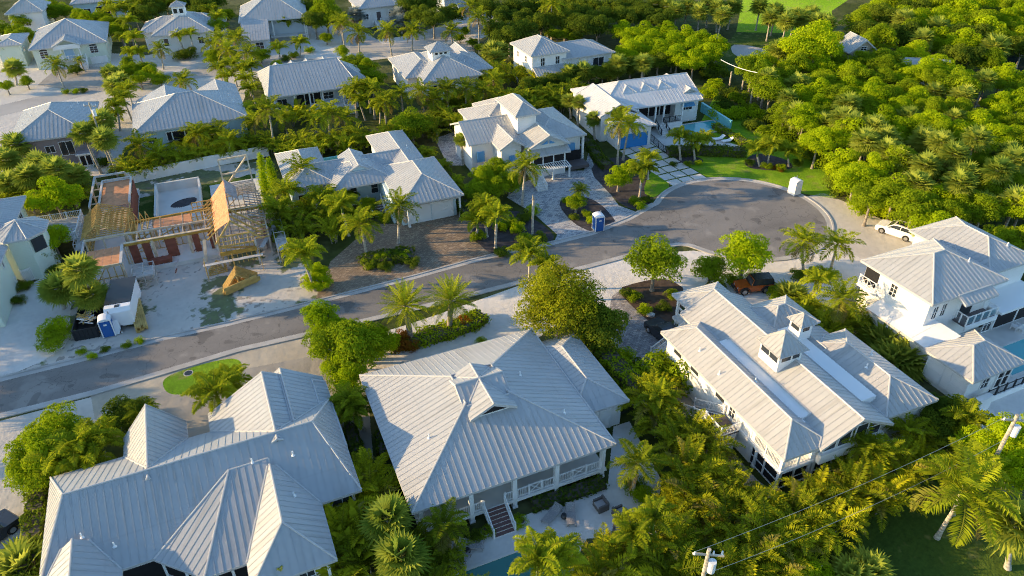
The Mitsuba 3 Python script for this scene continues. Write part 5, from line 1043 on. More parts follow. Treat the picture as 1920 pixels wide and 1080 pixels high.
# garden furniture
def lounger(px, py, yaw, label, grp=None):
    k = thing('sun_lounger', label, 'sun lounger', grp); f = Fr(g(px, py), yaw); fm = MB()
    for s_ in (-.33, .33): fm.bar([0, s_, .3], [1.95, s_, .3], .06, .08)
    for x in (.1, 1.8):
        for s_ in (-.33, .33): c = MB(); c.box(x-.03, x+.03, s_-.03, s_+.03, 0, .3); c.out('leg', 'teak_grey', k, f)
    fm.bar([.05, 0, .3], [.05, .66, .3], .01) ; fm.out('frame', 'teak_grey', k, f)
    for i in range(12): x = .1 + i*.1; c = MB(); c.box(x, x+.075, -.33, .33, .32, .345); c.out('slat', 'teak_grey', k, f)
    for i in range(7):
        t = i*.1; c = MB(); p = np.array([1.3 + t*.82, 0, .34 + t*.56]); c.bar(p + [0, -.33, 0], p + [0, .33, 0], .075, .025, up=(-.56, 0, .82)); c.out('back_slat', 'teak_grey', k, f)
lounger(1021, 985, 52, 'grey slatted sun lounger lying aslant, left of the small dark ball table on the patio')
lounger(1072, 990, 90, 'grey slatted sun lounger right of the small dark ball table on the patio')
lounger(908, 1026, 176, 'grey slatted sun lounger nearest the foot of the stairs by the palms')
lounger(880, 1052, 150, 'grey slatted sun lounger by the palms at the left end of the pool')
def ball(px, py, label):
    k = thing('side_table', label, 'table'); p = g(px, py); th = np.linspace(-1.4, 1.4, 9); b = MB(); b.tube([[p[0], p[1], .25 + .24*math.sin(t)] for t in th], [.24*math.cos(t) for t in th], 12); b.out('drum', 'car_dark', k, smooth=60)
    b = MB(); b.tube([[p[0], p[1], .46], [p[0], p[1], .50]], .16, 12); b.out('top', 'black_metal', k)
ball(1057, 972, 'small dark ball shaped table between the two sun loungers on the patio'); ball(877, 1037, 'small dark ball shaped table between the two sun loungers by the palms')
def tub(px, py, yaw, label):
    k = thing('armchair', label, 'armchair'); f = Fr(g(px, py), yaw)
    for nm, q in (('back', (-.48, .48, .33, .46, 0, .8)), ('arm', (-.48, -.35, -.42, .33, 0, .68)), ('arm', (.35, .48, -.42, .33, 0, .68)), ('seat', (-.35, .35, -.42, .33, .05, .40))): b = MB(); b.box(*q); b.out(nm, 'wicker', k, f)
    b = MB(); b.box(-.33, .33, -.42, .31, .40, .50); b.out('cushion', 'teak_grey', k, f)
tub(1126, 952, -65, 'dark wicker armchair on the patio, farthest left of the three'); tub(1162, 968, 115, 'dark wicker armchair on the patio, the middle one'); tub(1160, 1003, 170, 'dark wicker armchair half under the palms, nearest the pool')
def planter(px, py, label, plant=True):
    k = thing('flower_pot', label, 'pot'); p = g(px, py); b = MB(); b.tube([[p[0], p[1], 0], [p[0], p[1], .35], [p[0], p[1], .42]], [.26, .38, .36], 12); b.out('pot', 'grey_metal', k); b = MB(); b.tube([[p[0], p[1], .40], [p[0], p[1], .425]], .33, 12); b.out('soil', 'brown_mulch', k)
planter(976, 982, 'grey pot at the right foot of the back stairs'); planter(911, 1003, 'grey pot at the left foot of the back stairs')
k = thing('iron_gate', 'black iron gate beside the small wing of the middle beach house', 'gate'); gb = MB(); p, q_ = g(1157, 783), g(1186, 768)
for i in range(9): c = p + (q_-p)*i/8; b = MB(); b.tube([c, c + [0, 0, 1.2]], .022, 5); b.out('bar', 'black_metal', k)
gb.bar(p + [0, 0, 1.15], q_ + [0, 0, 1.15], .05); gb.bar(p + [0, 0, .2], q_ + [0, 0, .2], .05); gb.out('rail', 'black_metal', k)
k = thing('pool_fence', 'black metal fence running from the blue garage door beside the slab drive', 'fence'); gb = MB(); P_l = [g(*x) for x in ((1217, 262), (1243, 286), (1252, 290))]
for p, q_ in zip(P_l[:-1], P_l[1:]):
    for z in (.15, 1.15): gb.bar(p + [0, 0, z], q_ + [0, 0, z], .05)
    n = int(np.linalg.norm(q_-p)/.14)
    for i in range(n): c = p + (q_-p)*i/n; gb.box(c[0]-.012, c[0]+.012, c[1]-.012, c[1]+.012, .15, 1.15)
    for i in range(4): c = p + (q_-p)*i/3; b = MB(); b.box(c[0]-.04, c[0]+.04, c[1]-.04, c[1]+.04, 0, 1.25); b.out('post', 'black_metal', k)
gb.out('bars', 'black_metal', k, kind='stuff')
for px, py, w_, l_ in ((1352, 262, 0, 'white sun lounger by the pool of the dormer house, left one'), (1368, 266, 0, 'white sun lounger by the pool of the dormer house, right one')):
    k = thing('pool_lounger', l_, 'sun lounger'); f = Fr(g(px-14, py+2), 20); b = MB(); b.box(0, 1.3, -.35, .35, .2, .34); b.out('seat', 'plastic_white', k, f); b = MB(); b.bar([1.3, 0, .28], [1.85, 0, .7], .7, .1); b.out('backrest', 'plastic_white', k, f)
for px, py, l_ in ((1903, 618, 'white wooden chair on the raised terrace, left one'), (1916, 622, 'white wooden chair on the raised terrace, at the picture edge')):
    k = thing('terrace_chair', l_, 'chair'); f = Fr(g(px, py, .72), 200)
    b = MB(); b.box(-.3, .3, -.3, .25, 1.05, 1.12); b.out('seat', 'plastic_white', k, f); b = MB(); b.bar([0, .25, 1.08], [0, .55, 1.75], .6, .05); b.out('backrest', 'plastic_white', k, f)
    for s_ in (-.3, .3): b = MB(); b.box(s_-.05, s_+.05, -.35, .35, 1.3, 1.35); b.box(s_-.03, s_+.03, -.33, -.25, .72, 1.3); b.box(s_-.03, s_+.03, .2, .28, .72, 1.3); b.out('arm', 'plastic_white', k, f)
k = thing('boulder', 'pale garden rock beside the dark mulch bed of the lantern house', 'rock'); bl = trimesh.creation.icosphere(2, 1.0); from meshkit import noise as nnoise
bl.vertices *= (.7 + .5 * nnoise(bl.vertices*1.6 + 5))[:, None] * [.5, .35, .28]; p = g(1220, 592); add('stone', (bl.vertices + p + [0, 0, .1], bl.faces), 'concrete', k)
for i, (px, py, l_) in enumerate(((1228, 582, 'pale stepping stone'), (1236, 574, 'pale'))):
    pass
# utility poles and wires
def pole(base, h, label, lean=0.0):
    k = thing('utility_pole', label, 'utility pole'); p = np.array(base, float); b = MB(); b.tube([p, p + [0, 0, h]], [.17, .12], 10); b.out('mast', 'bark_pale', k)
    t = p + [0, 0, h]; b = MB(); b.bar(t + [-.9, .1, -.5], t + [.9, -.1, -.5], .1, .12); b.out('crossarm', 'bark_pale', k)
    for s_ in (-.8, .3, .8): b = MB(); b.tube([t + [s_, 0, -.45], t + [s_, 0, -.2]], [.07, .05], 8); b.out('insulator', 'plastic_white', k)
    b = MB(); b.tube([t + [.32, -.1, -1.9], t + [.32, -.1, -1.0]], .24, 12); b.out('transformer', 'plastic_white', k); b = MB(); b.bar(t + [0, 0, -1.4], t + [.3, -.1, -1.4], .08); b.out('bracket', 'grey_metal', k)
    return t
def wire(a, b_, sag, label):
    k = thing('overhead_wire', label, 'wire'); t = np.linspace(0, 1, 24); P = a + (b_ - a) * t[:, None]; P[:, 2] -= sag * 4 * t * (1 - t); m = MB(); m.tube(P, .013, 4); m.out('strand', 'grey_metal', k)
t1 = pole(g(1330, 1030, 9.0) * [1, 1, 0], 9.0, 'utility pole with a white transformer poking from the palms at the bottom edge'); t2 = pole(g(1908, 778, 9.0) * [1, 1, 0], 9.0, 'utility pole with a white transformer at the right edge behind leafy trees')
wire(t1 + [-.8, 0, -.2], t2 + [-.8, 0, -.2], .6, 'upper thin wire between the two utility poles over the palms'); wire(t1 + [0, 0, -2.4], t2 + [0, 0, -2.4], .8, 'lower thin wire between the two utility poles over the palms')
b0 = g(212, 322); t3 = pole(b0, 10.5, 'utility pole with a white transformer beside the sabal palms and the brown house')
wk = thing('overhead_wire', 'pale cable across the clearing at the edge of the woods', 'wire'); a_, b_ = g(1352, 112, 6.5), g(1420, 136, 6.0); m = MB(); tt = np.linspace(0, 1, 14); P = a_ + (b_-a_)*tt[:, None]; P[:, 2] -= 1.2*tt*(1-tt); m.tube(P, .06, 5); m.out('strand', 'plastic_white', wk)
for i, (px, py, top_, l_) in enumerate(((1368, 160, (1372, 134), 'bare pale trunk stub standing in the clearing, leftmost'), (1391, 168, (1394, 150), 'short reddish trunk stub in the clearing, middle'), (1407, 196, (1412, 163), 'bare trunk stub in the clearing beside the leaning sabal palm'))):
    k = thing('tree_snag', l_, 'tree'); p = g(px, py); zz = np.linspace(.5, 8, 200); e_ = [np.linalg.norm(g(*top_, z)[:2] - p[:2]) for z in zz]; z = zz[int(np.argmin(e_))]; b = MB(); b.tube([p, g(*top_, z)], [.2, .15], 8); b.out('trunk', 'bark_pale', k)
# ---------------------------------------------------------------- plants: crown shapes
def unit(v): return v / (np.linalg.norm(v, axis=-1, keepdims=True) + 1e-9)
class Leaves:
    def __init__(s): s.v, s.f, s.uv, s.n = [], [], [], 0
    def quads(s, Q, u, v=0.0, tri=((0, 1, 2), (0, 2, 3))):
        """Q (n, 4, 3): leaf quads; u, v per leaf"""
        n = len(Q); s.v.append(Q.reshape(-1, 3)); b = s.n + 4 * np.arange(n)[:, None]
        s.f += [b + np.array(t) for t in tri]; s.n += 4 * n
        s.uv.append(np.repeat(np.c_[np.broadcast_to(u, n), np.broadcast_to(v, n)], 4, 0))
    def strip(s, pts, a, w, u, v=0.0):
        """a ribbon along pts with half width w in direction a"""
        m = len(pts); V = np.stack([pts - a*w[:, None], pts + a*w[:, None]], 1).reshape(-1, 3); i = np.arange(m-1)*2
        s.v.append(V); s.f.append(np.vstack([np.c_[i, i+1, i+3], np.c_[i, i+3, i+2]]) + s.n); s.n += 2*m; s.uv.append(np.tile([[u, v]], (2*m, 1)))
    def ply(s, bsdf): return mikit.ply((np.vstack(s.v), np.vstack(s.f)), bsdf, uv=np.vstack(s.uv))
def frond(L, base, az, el, length, droop, nl, ll, lw, u, rng, dry=0., vee=.35, sweep=.5, curl=0.):
    """a feather palm leaf: an arching rachis with leaflets on both sides"""
    t = np.linspace(0, 1, 9); ang = el - droop * t**1.4; ds = length / 8
    step = np.c_[np.cos(ang) * math.cos(az), np.cos(ang) * math.sin(az), np.sin(ang)] * ds
    P = np.array(base) + np.vstack([[0, 0, 0], np.cumsum(step[:-1], 0)])
    side = np.array([-math.sin(az), math.cos(az), 0]); side = side + curl * np.array([math.cos(az), math.sin(az), 0]); side /= np.linalg.norm(side)
    L.strip(P, side, np.linspace(.045, .012, 9) * (1 if length > 1.5 else .6), u, min(1, dry + .25))
    tt = np.linspace(.12, .99, nl); idx = tt * 8; i0 = np.clip(idx.astype(int), 0, 7); fr_ = (idx - i0)[:, None]
    C_ = P[i0]*(1-fr_) + P[i0+1]*fr_; D = unit(P[i0+1] - P[i0]); N_ = unit(np.cross(D, side)); N_ = N_ * np.sign(N_[:, 2:] + 1e-6)
    sz = ll * np.clip(np.sin(np.pi * (tt*.86 + .10)), .25, 1)
    for sg in (-1, 1):
        d = unit(D*sweep + side*sg + N_ * (vee + rng.uniform(-.25, .25, (nl, 1)))); 
        tip = C_ + d*sz[:, None] + np.c_[np.zeros((nl, 2)), -sz*.42*rng.uniform(.3, 1.2, nl)]
        wv = unit(D + rng.uniform(-.3, .3, (nl, 3))) * lw/2; mid = C_*.5 + tip*.5 + np.c_[np.zeros((nl, 2)), sz*.07]
        L.quads(np.stack([C_, mid - wv, tip, mid + wv], 1), np.clip(u + rng.uniform(-.18, .18, nl), 0, 1), dry)
def crown_coco(seed, n=19, R=3.1, lw=.13):
    rng = np.random.default_rng(seed); L = Leaves()
    for i in range(n):
        k = i / n; el = 1.25 - 1.55*k + rng.uniform(-.15, .15); az = i*2.399 + rng.uniform(-.3, .3)
        frond(L, [0, 0, .0], az, el, R*rng.uniform(.85, 1.1)*(.8 + .2*min(1, k*3)), 1.0 + .55*k + rng.uniform(-.2, .3), 30, R*.27, lw, rng.uniform(.2, .8)*(1-.3*k), rng, dry=0 if k < .93 else rng.uniform(.2, .9))
    for i in range(3): frond(L, [0, 0, -.1], rng.uniform(0, 6.28), rng.uniform(-.9, -.3), R*rng.uniform(.6, .85), .9, 20, R*.2, lw*.8, .4, rng, dry=rng.uniform(.7, 1))
    return L.ply('leaf_palm')
def crown_royal(seed, n=12, R=2.5, mat='leaf_palm'):
    """few plumed, strongly arched leaves"""
    rng = np.random.default_rng(seed); L = Leaves()
    for i in range(n):
        k = i / n; el = 1.3 - 1.0*k + rng.uniform(-.1, .1); az = i*2.399 + rng.uniform(-.3, .3); u = rng.uniform(.3, .9)
        for q in range(2): frond(L, [0, 0, 0], az + .03*q, el, R*rng.uniform(.9, 1.1), 1.75 + rng.uniform(-.2, .35), 28, R*.24, .13, u, rng, vee=(.75, -.15)[q], sweep=.35)
    return L.ply(mat)
def crown_date(seed, n=58, R=2.5):
    rng = np.random.default_rng(seed); L = Leaves()
    for i in range(n):
        k = i / n; el = 1.45 - 2.0*k + rng.uniform(-.08, .08); az = i*2.399
        frond(L, [.18*math.cos(az), .18*math.sin(az), .1 - .3*k], az, el, R*rng.uniform(.9, 1.05), .35 + .35*k, 26, .46, .075, rng.uniform(.2, .8), rng, vee=.45, sweep=1.0)
    return L.ply('leaf_palm')
def crown_areca(seed, n=34, R=2.6, mat='leaf_areca', h=1.6):
    rng = np.random.default_rng(seed); L = Leaves()
    for i in range(n):
        a = rng.uniform(0, 6.283); r = .75*math.sqrt(rng.uniform()); az = a + rng.uniform(-.6, .6)
        frond(L, [r*math.cos(a), r*math.sin(a), rng.uniform(.3, 1)*h], az, rng.uniform(.75, 1.45), R*rng.uniform(.75, 1.1), 1.5 + rng.uniform(-.2, .6), 22, .60, .12, rng.uniform(.05, 1), rng, dry=0 if rng.uniform() < .93 else .55, vee=.7, sweep=.7, curl=rng.uniform(-.3, .3))
    return L.ply(mat)
def crown_sabal(seed, n=42, R=1.55, mat='leaf_sabal', dead=8, low=-.75):
    rng = np.random.default_rng(seed); L = Leaves()
    for i in range(n + dead):
        dd = i >= n; z = (1 - (1 - low) * (i + .5) / n) if not dd else rng.uniform(-.98, -.7); az = i*2.399 + rng.uniform(-.2, .2)
        d = np.array([math.sqrt(max(0, 1 - z*z))*math.cos(az), math.sqrt(max(0, 1 - z*z))*math.sin(az), z]); rr = R * rng.uniform(.85, 1.1)*(.8 if dd else 1)
        st_ = d * rr * .45; ax = d; sd = unit(np.cross(ax, [0, 0, 1.]) + 1e-6); up = np.cross(sd, ax); th = np.linspace(-2.0, 2.0, 15); ln = rr * (.62 + .12*np.cos(th*1.3))
        L.strip(np.array([[0, 0, 0], st_*.6, st_]), sd, np.array([.03, .022, .02]), .5, .5 if not dd else .9)
        dirs = np.cos(th)[:, None]*ax + np.sin(th)[:, None]*sd; fold = .28
        tips = st_ + dirs*ln[:, None]*rng.uniform(.85, 1.1, (15, 1)) + up*fold*np.abs(np.sin(th))[:, None]*rr*.25 + np.array([0, 0, -1])*(rng.uniform(.05, .30, (15, 1))*rr*.55)
        md = st_ + dirs*ln[:, None]*.55; per = unit(-np.sin(th)[:, None]*ax + np.cos(th)[:, None]*sd)*(rr*.062)
        L.quads(np.stack([np.repeat(st_[None], 15, 0), md - per, tips, md + per], 1), np.clip(rng.uniform(.1, .95) + rng.uniform(-.12, .12, 15), 0, 1), 0 if not dd else rng.uniform(.6, 1.0))
    return L.ply(mat)
def leafcloud(L, P, N, size, rng, ulo=0., uhi=1., asp=.55, jit=.6):
    n = len(P); N = unit(N + rng.normal(0, jit, (n, 3))); ref = rng.normal(0, 1, (n, 3)); a = unit(np.cross(N, ref)); b = np.cross(N, a); s_ = size * rng.uniform(.7, 1.3, (n, 1))
    Q = np.stack([P - a*s_*.5, P - b*s_*asp*.5 + N*s_*.08, P + a*s_*.5, P + b*s_*asp*.5 + N*s_*.08], 1); L.quads(Q, rng.uniform(ulo, uhi, n))
def crown_broad(seed, mat, nc=34, per=120, leaf_=.34, R=3.0, flat=.75, rc=(.26, .42), hole=.0):
    """clumps of leaves spread over an uneven dome"""
    rng = np.random.default_rng(seed); L = Leaves()
    for i in range(nc):
        z = rng.uniform(-.45, 1.0); az = i*2.399 + rng.uniform(-.5, .5); rad = rng.uniform(.55, .95) if i % 4 else rng.uniform(.1, .5)
        d = np.array([math.sqrt(max(.0, 1-z*z))*math.cos(az), math.sqrt(max(.0, 1-z*z))*math.sin(az), z*flat]); c = d * R * rad; r = R * rng.uniform(*rc)
        n = int(per * (r / (R*.33))**2); v = unit(rng.normal(0, 1, (n, 3))); v[:, 2] = np.where(v[:, 2] < -.3, -v[:, 2], v[:, 2])
        P = c + v * (r * rng.uniform(.75, 1.08, (n, 1))) * [1, 1, .8]; u0 = rng.uniform(0, .5)
        leafcloud(L, P, v + [0, 0, .5], leaf_, rng, u0, u0 + .5)
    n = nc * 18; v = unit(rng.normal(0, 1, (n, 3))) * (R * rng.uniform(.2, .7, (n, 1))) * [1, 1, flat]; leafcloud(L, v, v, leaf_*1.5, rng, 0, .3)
    return L.ply(mat)
def crown_banana(seed, n=26):
    rng = np.random.default_rng(seed); L = Leaves()
    for i in range(n):
        a = rng.uniform(0, 6.283); az = a + rng.uniform(-.8, .8); el = rng.uniform(.5, 1.4); ln = rng.uniform(1.6, 2.6); t = np.linspace(0, 1, 7); ang = el - (1.0 + rng.uniform(0, .7))*t**2
        P = np.array([.5*math.cos(a), .5*math.sin(a), .2 + rng.uniform(0, .8)]) + np.vstack([[0, 0, 0], np.cumsum(np.c_[np.cos(ang)*math.cos(az), np.cos(ang)*math.sin(az), np.sin(ang)][:-1]*ln/6, 0)])
        sd = np.array([-math.sin(az), math.cos(az), rng.uniform(-.4, .4)]); L.strip(P, sd/np.linalg.norm(sd), np.array([.02, .03, .16, .24, .26, .19, .02]), rng.uniform(.2, 1), 0 if rng.uniform() < .9 else .5)
    return L.ply('leaf_areca')
GRP = {}
def group(name, plyd): scene[name] = {'type': 'shapegroup', 'shape': plyd}; GRP.setdefault(name.rsplit('_', 1)[0], []).append(name)
for i in range(4): group('crowncoco_%d' % i, crown_coco(10 + i, (17, 20, 15, 18)[i]))
for i in range(2): group('crownroyal_%d' % i, crown_royal(20 + i))
group('crowndate_0', crown_date(30)); group('crowndate_1', crown_date(31))
for i in range(4): group('crownareca_%d' % i, crown_areca(40 + i))
for i in range(2): group('crowndarkareca_%d' % i, crown_areca(45 + i, 30, 2.6, 'leaf_palm'))
for i in range(3): group('crownsabal_%d' % i, crown_sabal(50 + i, (42, 36, 46)[i]))
group('crownpalmetto_0', crown_sabal(56, 46, 1.5, 'leaf_sabal', 0, -.1)); group('crownsilver_0', crown_sabal(57, 34, 1.7, 'leaf_silver', 4, -.4))
for i in range(3): group('crownbroad_%d' % i, crown_broad(60 + i, 'leaf_broad', 38, 210, .27))
for i in range(2): group('crownbright_%d' % i, crown_broad(70 + i, 'leaf_bright', 34, 220, .27))
for i in range(2): group('crowndark_%d' % i, crown_broad(75 + i, 'leaf_dark', 34, 190, .29))
group('crownbig_0', crown_broad(80, 'leaf_olive', 120, 300, .16, 3.0, .88, (.20, .30)))
for i in range(3): group('crownshrub_%d' % i, crown_broad(85 + i, ('leaf_broad', 'leaf_bright', 'leaf_dark')[i], 16, 70, .42, 3.0, .7, (.34, .5)))
group('crowncroton_0', crown_broad(90, 'leaf_croton', 14, 60, .5, 3.0, .7, (.34, .5))); group('crownbanana_0', crown_banana(95)); group('crownbanana_1', crown_banana(96))
def crown_feather(seed):
    rng = np.random.default_rng(seed); L = Leaves()
    for i in range(70):
        z = i/70; a = i*2.399; r = .9*(1-z)**.7 + .1; n = 34; t = rng.uniform(.1, 1, n); P = np.c_[np.cos(a)*r*t, np.sin(a)*r*t, np.full(n, z*4.6) + t*.5] + rng.normal(0, .10, (n, 3)); leafcloud(L, P, np.tile([math.cos(a), math.sin(a), .8], (n, 1)), .26, rng, .1, .9, .3)
    return L.ply('leaf_bright')
group('crownfeather_0', crown_feather(97))
_inst = [0]
def crown(parent, kind, pos, scale, yaw=None, name='crown', sz=1.0, tilt=0.0):
    L = GRP['crown' + kind]; gname = L[_inst[0] % len(L)]; _inst[0] += 1; yaw = RNG.uniform(0, 360) if yaw is None else yaw
    M = T().translate(list(map(float, pos))).rotate([0, 0, 1], float(yaw)).rotate([1, 0, 0], float(tilt)).scale([scale, scale, scale*sz])
    k = key(name, parent); scene[k] = {'type': 'instance', 'shapegroup': {'type': 'ref', 'id': gname}, 'to_world': M}; return k
def trunk(parent, base, top, r0, r1, mat='bark', bend=.0, n=8, name='trunk', sides=8):
    base, top = np.array(base, float), np.array(top, float); t = np.linspace(0, 1, n)[:, None]; P = base*(1-t) + top*t; h = top - base; P[:, :2] += (h[:2] * bend) * (t*(1-t)*-2.0)
    r = np.linspace(r0, r1, n); r[0] *= 1.35; m = MB(); m.tube(P, r, sides); m.out(name, mat, parent, smooth=60)
ORD = ['first', 'second', 'third', 'fourth', 'fifth', 'sixth', 'seventh', 'eighth', 'ninth', 'tenth', 'eleventh', 'twelfth', 'thirteenth', 'fourteenth', 'fifteenth', 'sixteenth', 'seventeenth', 'eighteenth', 'nineteenth', 'twentieth']
NAME = dict(coco=('coconut_palm', 'coconut palm'), royal=('foxtail_palm', 'plumed palm'), date=('date_palm', 'date palm'), sabal=('sabal_palm', 'sabal palm'), areca=('areca_palm', 'areca palm'), darkareca=('areca_palm', 'dark clumping palm'),
    palmetto=('palmetto', 'palmetto clump'), silver=('silver_palm', 'silver fan palm'), broad=('broadleaf_tree', 'green leafy tree'), bright=('broadleaf_tree', 'bright lime green tree'), dark=('broadleaf_tree', 'dark green tree'), big=('broadleaf_tree', 'large round leafy tree'),
    shrub=('shrub', 'green shrub'), croton=('croton_bush', 'orange leaved bush'), banana=('banana_plant', 'broad leaved banana plant'), feather=('feathery_tree', 'feathery upright tree'))
def plant(kind, px, py, size=1.0, h=None, base=None, label=None, group=None, pos=None, kk=None, sz=1.0, shrubk=None):
    """px, py: the middle of the crown in the photograph; base: the pixel of the foot; h: height of the crown's middle"""
    name, nice = NAME[kind]; fan = kind in ('sabal',); feather = kind in ('coco', 'royal', 'date')
    k = thing(name, label or nice, {'coco': 'palm', 'royal': 'palm', 'date': 'palm', 'sabal': 'palm', 'areca': 'palm', 'darkareca': 'palm', 'palmetto': 'palm', 'silver': 'palm', 'shrub': 'shrub', 'croton': 'shrub', 'banana': 'plant'}.get(kind, 'tree'), group)
    if pos is not None: top = np.array(pos, float); foot = top * [1, 1, 0]
    elif base is not None:
        foot = g(*base); zz = np.linspace(1.2, 13, 237); e_ = [np.linalg.norm(g(px, py, z)[:2] - foot[:2]) for z in zz]; z = zz[int(np.argmin(e_))]; top = g(px, py, z)
    else:
        h = h or dict(coco=6, royal=5, date=3.4, sabal=5, areca=2.2, darkareca=2.2, palmetto=1.2, silver=2.5, broad=3.6, bright=3.6, dark=3.6, big=4, shrub=.7, croton=.6, banana=1.4, feather=2.5)[kind]
        top = g(px, py, h); foot = np.array([top[0] + RNG.uniform(-.5, .5)*(feather or fan), top[1] + RNG.uniform(-.5, .5)*(feather or fan), 0])
    z = top[2]
    if kind == 'coco': trunk(k, foot, top, .17, .11, 'bark_pale', RNG.uniform(-.3, .3)); crown(k, kind, top, size, tilt=RNG.uniform(-8, 8))
    elif kind == 'royal':
        trunk(k, foot, top - [0, 0, .9], .16, .14, 'bark_pale'); m = MB(); m.tube([top - [0, 0, 1.0], top - [0, 0, .5], top], [.15, .14, .07], 8); m.out('crownshaft', 'leaf_green', k, smooth=60); crown(k, kind, top, size)
    elif kind == 'date': trunk(k, foot, top, .30, .26, 'bark', n=6, sides=10); crown(k, kind, top, size)
    elif kind in ('sabal', 'silver'): trunk(k, foot, top, .19, .16, 'bark_pale', RNG.uniform(-.2, .2)); crown(k, kind, top, size, tilt=RNG.uniform(-6, 6))
    elif kind in ('areca', 'darkareca', 'banana'):
        zz = 0 if pos is None else 0; crown(k, kind, foot, size * (1 if kind != 'banana' else 1.2), name='fronds')
        m = MB()
        for i in range(4): a = RNG.uniform(0, 6.28); m.tube([foot + [.4*math.cos(a), .4*math.sin(a), 0], foot + [.7*math.cos(a)*size, .7*math.sin(a)*size, 1.5*size]], [.06, .04], 5)
        m.out('canes', 'bark', k)
    elif kind == 'palmetto': crown(k, kind, foot + [0, 0, .4], size, name='fronds')
    elif kind in ('shrub', 'croton'):
        L_ = GRP['crown' + kind]; s_ = size/3.0; i = (shrubk if shrubk is not None else _inst[0]) % len(L_); _inst[0] += 1
        kk_ = key('foliage', k); scene[kk_] = {'type': 'instance', 'shapegroup': {'type': 'ref', 'id': L_[i]}, 'to_world': T().translate([float(foot[0]), float(foot[1]), .40*size]).rotate([0, 0, 1], float(RNG.uniform(0, 360))).scale([s_, s_, s_*sz])}
    elif kind == 'feather': trunk(k, foot, foot + [0, 0, z], .12, .06); crown(k, kind, foot + [0, 0, .3], size)
    else:
        R = size; trunk(k, foot, foot + [0, 0, max(.8, z - R*.2)], .10 + .045*R, .06 + .02*R, 'bark'); m = MB(); c0 = foot + [0, 0, max(.6, z - R*.55)]
        for i in range(5): a = i*1.26 + RNG.uniform(-.3, .3); m.tube([c0, c0 + [R*.3*math.cos(a), R*.3*math.sin(a), R*.35], c0 + [R*.6*math.cos(a), R*.6*math.sin(a), R*.75]], [.05 + .02*R, .05, .025], 5)
        m.out('limb', 'bark', k, kind='stuff'); crown(k, kind, [foot[0], foot[1], z], R/3.0, sz=sz)
    return k
scene['leaf_green'] = prin((0.10, 0.17, 0.02), .5)
def row(kind, place, items, look=None, **kw):
    """several plants of a kind at one place, told apart by their order from the left"""
    nice = look or NAME[kind][1]; items = sorted(items, key=lambda t: t[0]); n = len(items)
    for i, t in enumerate(items):
        l_ = '%s %s' % (nice, place) if n == 1 else '%s %s, %s from left' % (nice, place, ORD[i])
        kw2 = dict(kw); kw2.update(t[2] if len(t) > 2 else {}); plant(kind, t[0], t[1], label=l_, **kw2)
def mass(kind, look, grp, pts, **kw):
    for p in pts: plant(kind, p[0], p[1], label=look, group=grp, **{**kw, **(p[2] if len(p) > 2 else {})})
def hedge(name, pts, w, h, mat, label, leaf_=.28, dens=60, world=False):
    k = thing(name, label, 'hedge'); P = [np.array(p) for p in (pts if world else gp(pts))]; L = Leaves(); c = MB(); rng = np.random.default_rng(len(scene))
    for p, q in zip(P[:-1], P[1:]):
        d = q - p; ln = np.linalg.norm(d); t = d/ln; nn = np.array([-t[1], t[0]]); n = int(ln * (2*h + w) * dens); a = rng.uniform(-.2, ln + .2, n); s_ = rng.uniform(-h - w/2, h + w/2, n); on = np.abs(s_) < w/2
        y = np.where(on, s_, np.sign(s_)*w/2); z = np.where(on, h, h - (np.abs(s_) - w/2)); N_ = np.where(on[:, None], [0, 0, 1.], np.c_[np.sign(s_)[:, None]*nn, np.zeros(n)])
        b = 1 + .12*np.sin(a*1.7 + len(scene)); PP = np.c_[p + t*a[:, None] + nn*(y*b)[:, None], z*(.94 + .1*np.sin(a*2.3))] + rng.normal(0, .07, (n, 3)); PP[:, 2] = np.maximum(PP[:, 2], .03); leafcloud(L, PP, N_, leaf_, rng)
        c.bar([*p, h*.44], [*q, h*.44], w*.8, h*.86)
    kk = key('foliage', k); scene[kk] = L.ply(mat); c.out('branches', 'core_dark', k)  # added dark box core behind the leaves, keeps the hedge from showing through
# ---------------------------------------------------------------- planting: where each plant stands
# front gardens along the street
row('date', 'on the hedged bed south of the street', [(760, 572, dict(base=(771, 640))), (846, 562, dict(base=(842, 622)))], size=1.05)
plant('big', 1048, 572, 4.3, 4.2, label='large round leafy tree behind the middle beach house, biggest crown by the street', sz=.95)
plant('dark', 1122, 612, 2.9, 2.6, label='dark green tree tucked under the right side of the large round tree')
plant('royal', 993, 478, 1.1, base=(992, 545), label='plumed palm rising left of the large round tree by the street'); plant('royal', 1022, 497, .85, h=4.6, label='shorter plumed palm touching the top of the large round tree')
plant('broad', 1222, 492, 2.9, 3.6, base=(1222, 545), label='round leafy tree on the dark mulch bed beside the lantern house drive')
plant('bright', 1397, 478, 2.9, 3.2, label='bright lime green tree on the island south of the turning circle'); plant('broad', 1332, 508, 1.9, 1.7, label='low leafy tree left of the bright lime green tree south of the turning circle')
row('coco', 'standing at the south rim of the turning circle', [(1507, 452, dict(base=(1507, 512))), (1570, 458, dict(base=(1556, 510)))], size=.95)
row('shrub', 'under the coconut palms by the turning circle', [(1500, 512), (1532, 507), (1556, 512)], size=1.0, look='green bush')
row('shrub', 'in the bed beside the orange car', [(1345, 530), (1375, 522), (1415, 520), (1440, 530), (1455, 542)], size=1.0)
plant('palmetto', 1485, 548, 1.3, label='wide fan leaved palmetto between the orange car and the lantern house'); plant('shrub', 1462, 556, 1.0, label='green bush in front of the wide palmetto by the orange car', shrubk=1)
plant('royal', 1530, 528, .8, h=3.4, label='yellowing plumed palm left of the terrace house')
plant('coco', 1578, 560, .95, h=4.4, label='coconut palm arching between the lantern house and the terrace house')
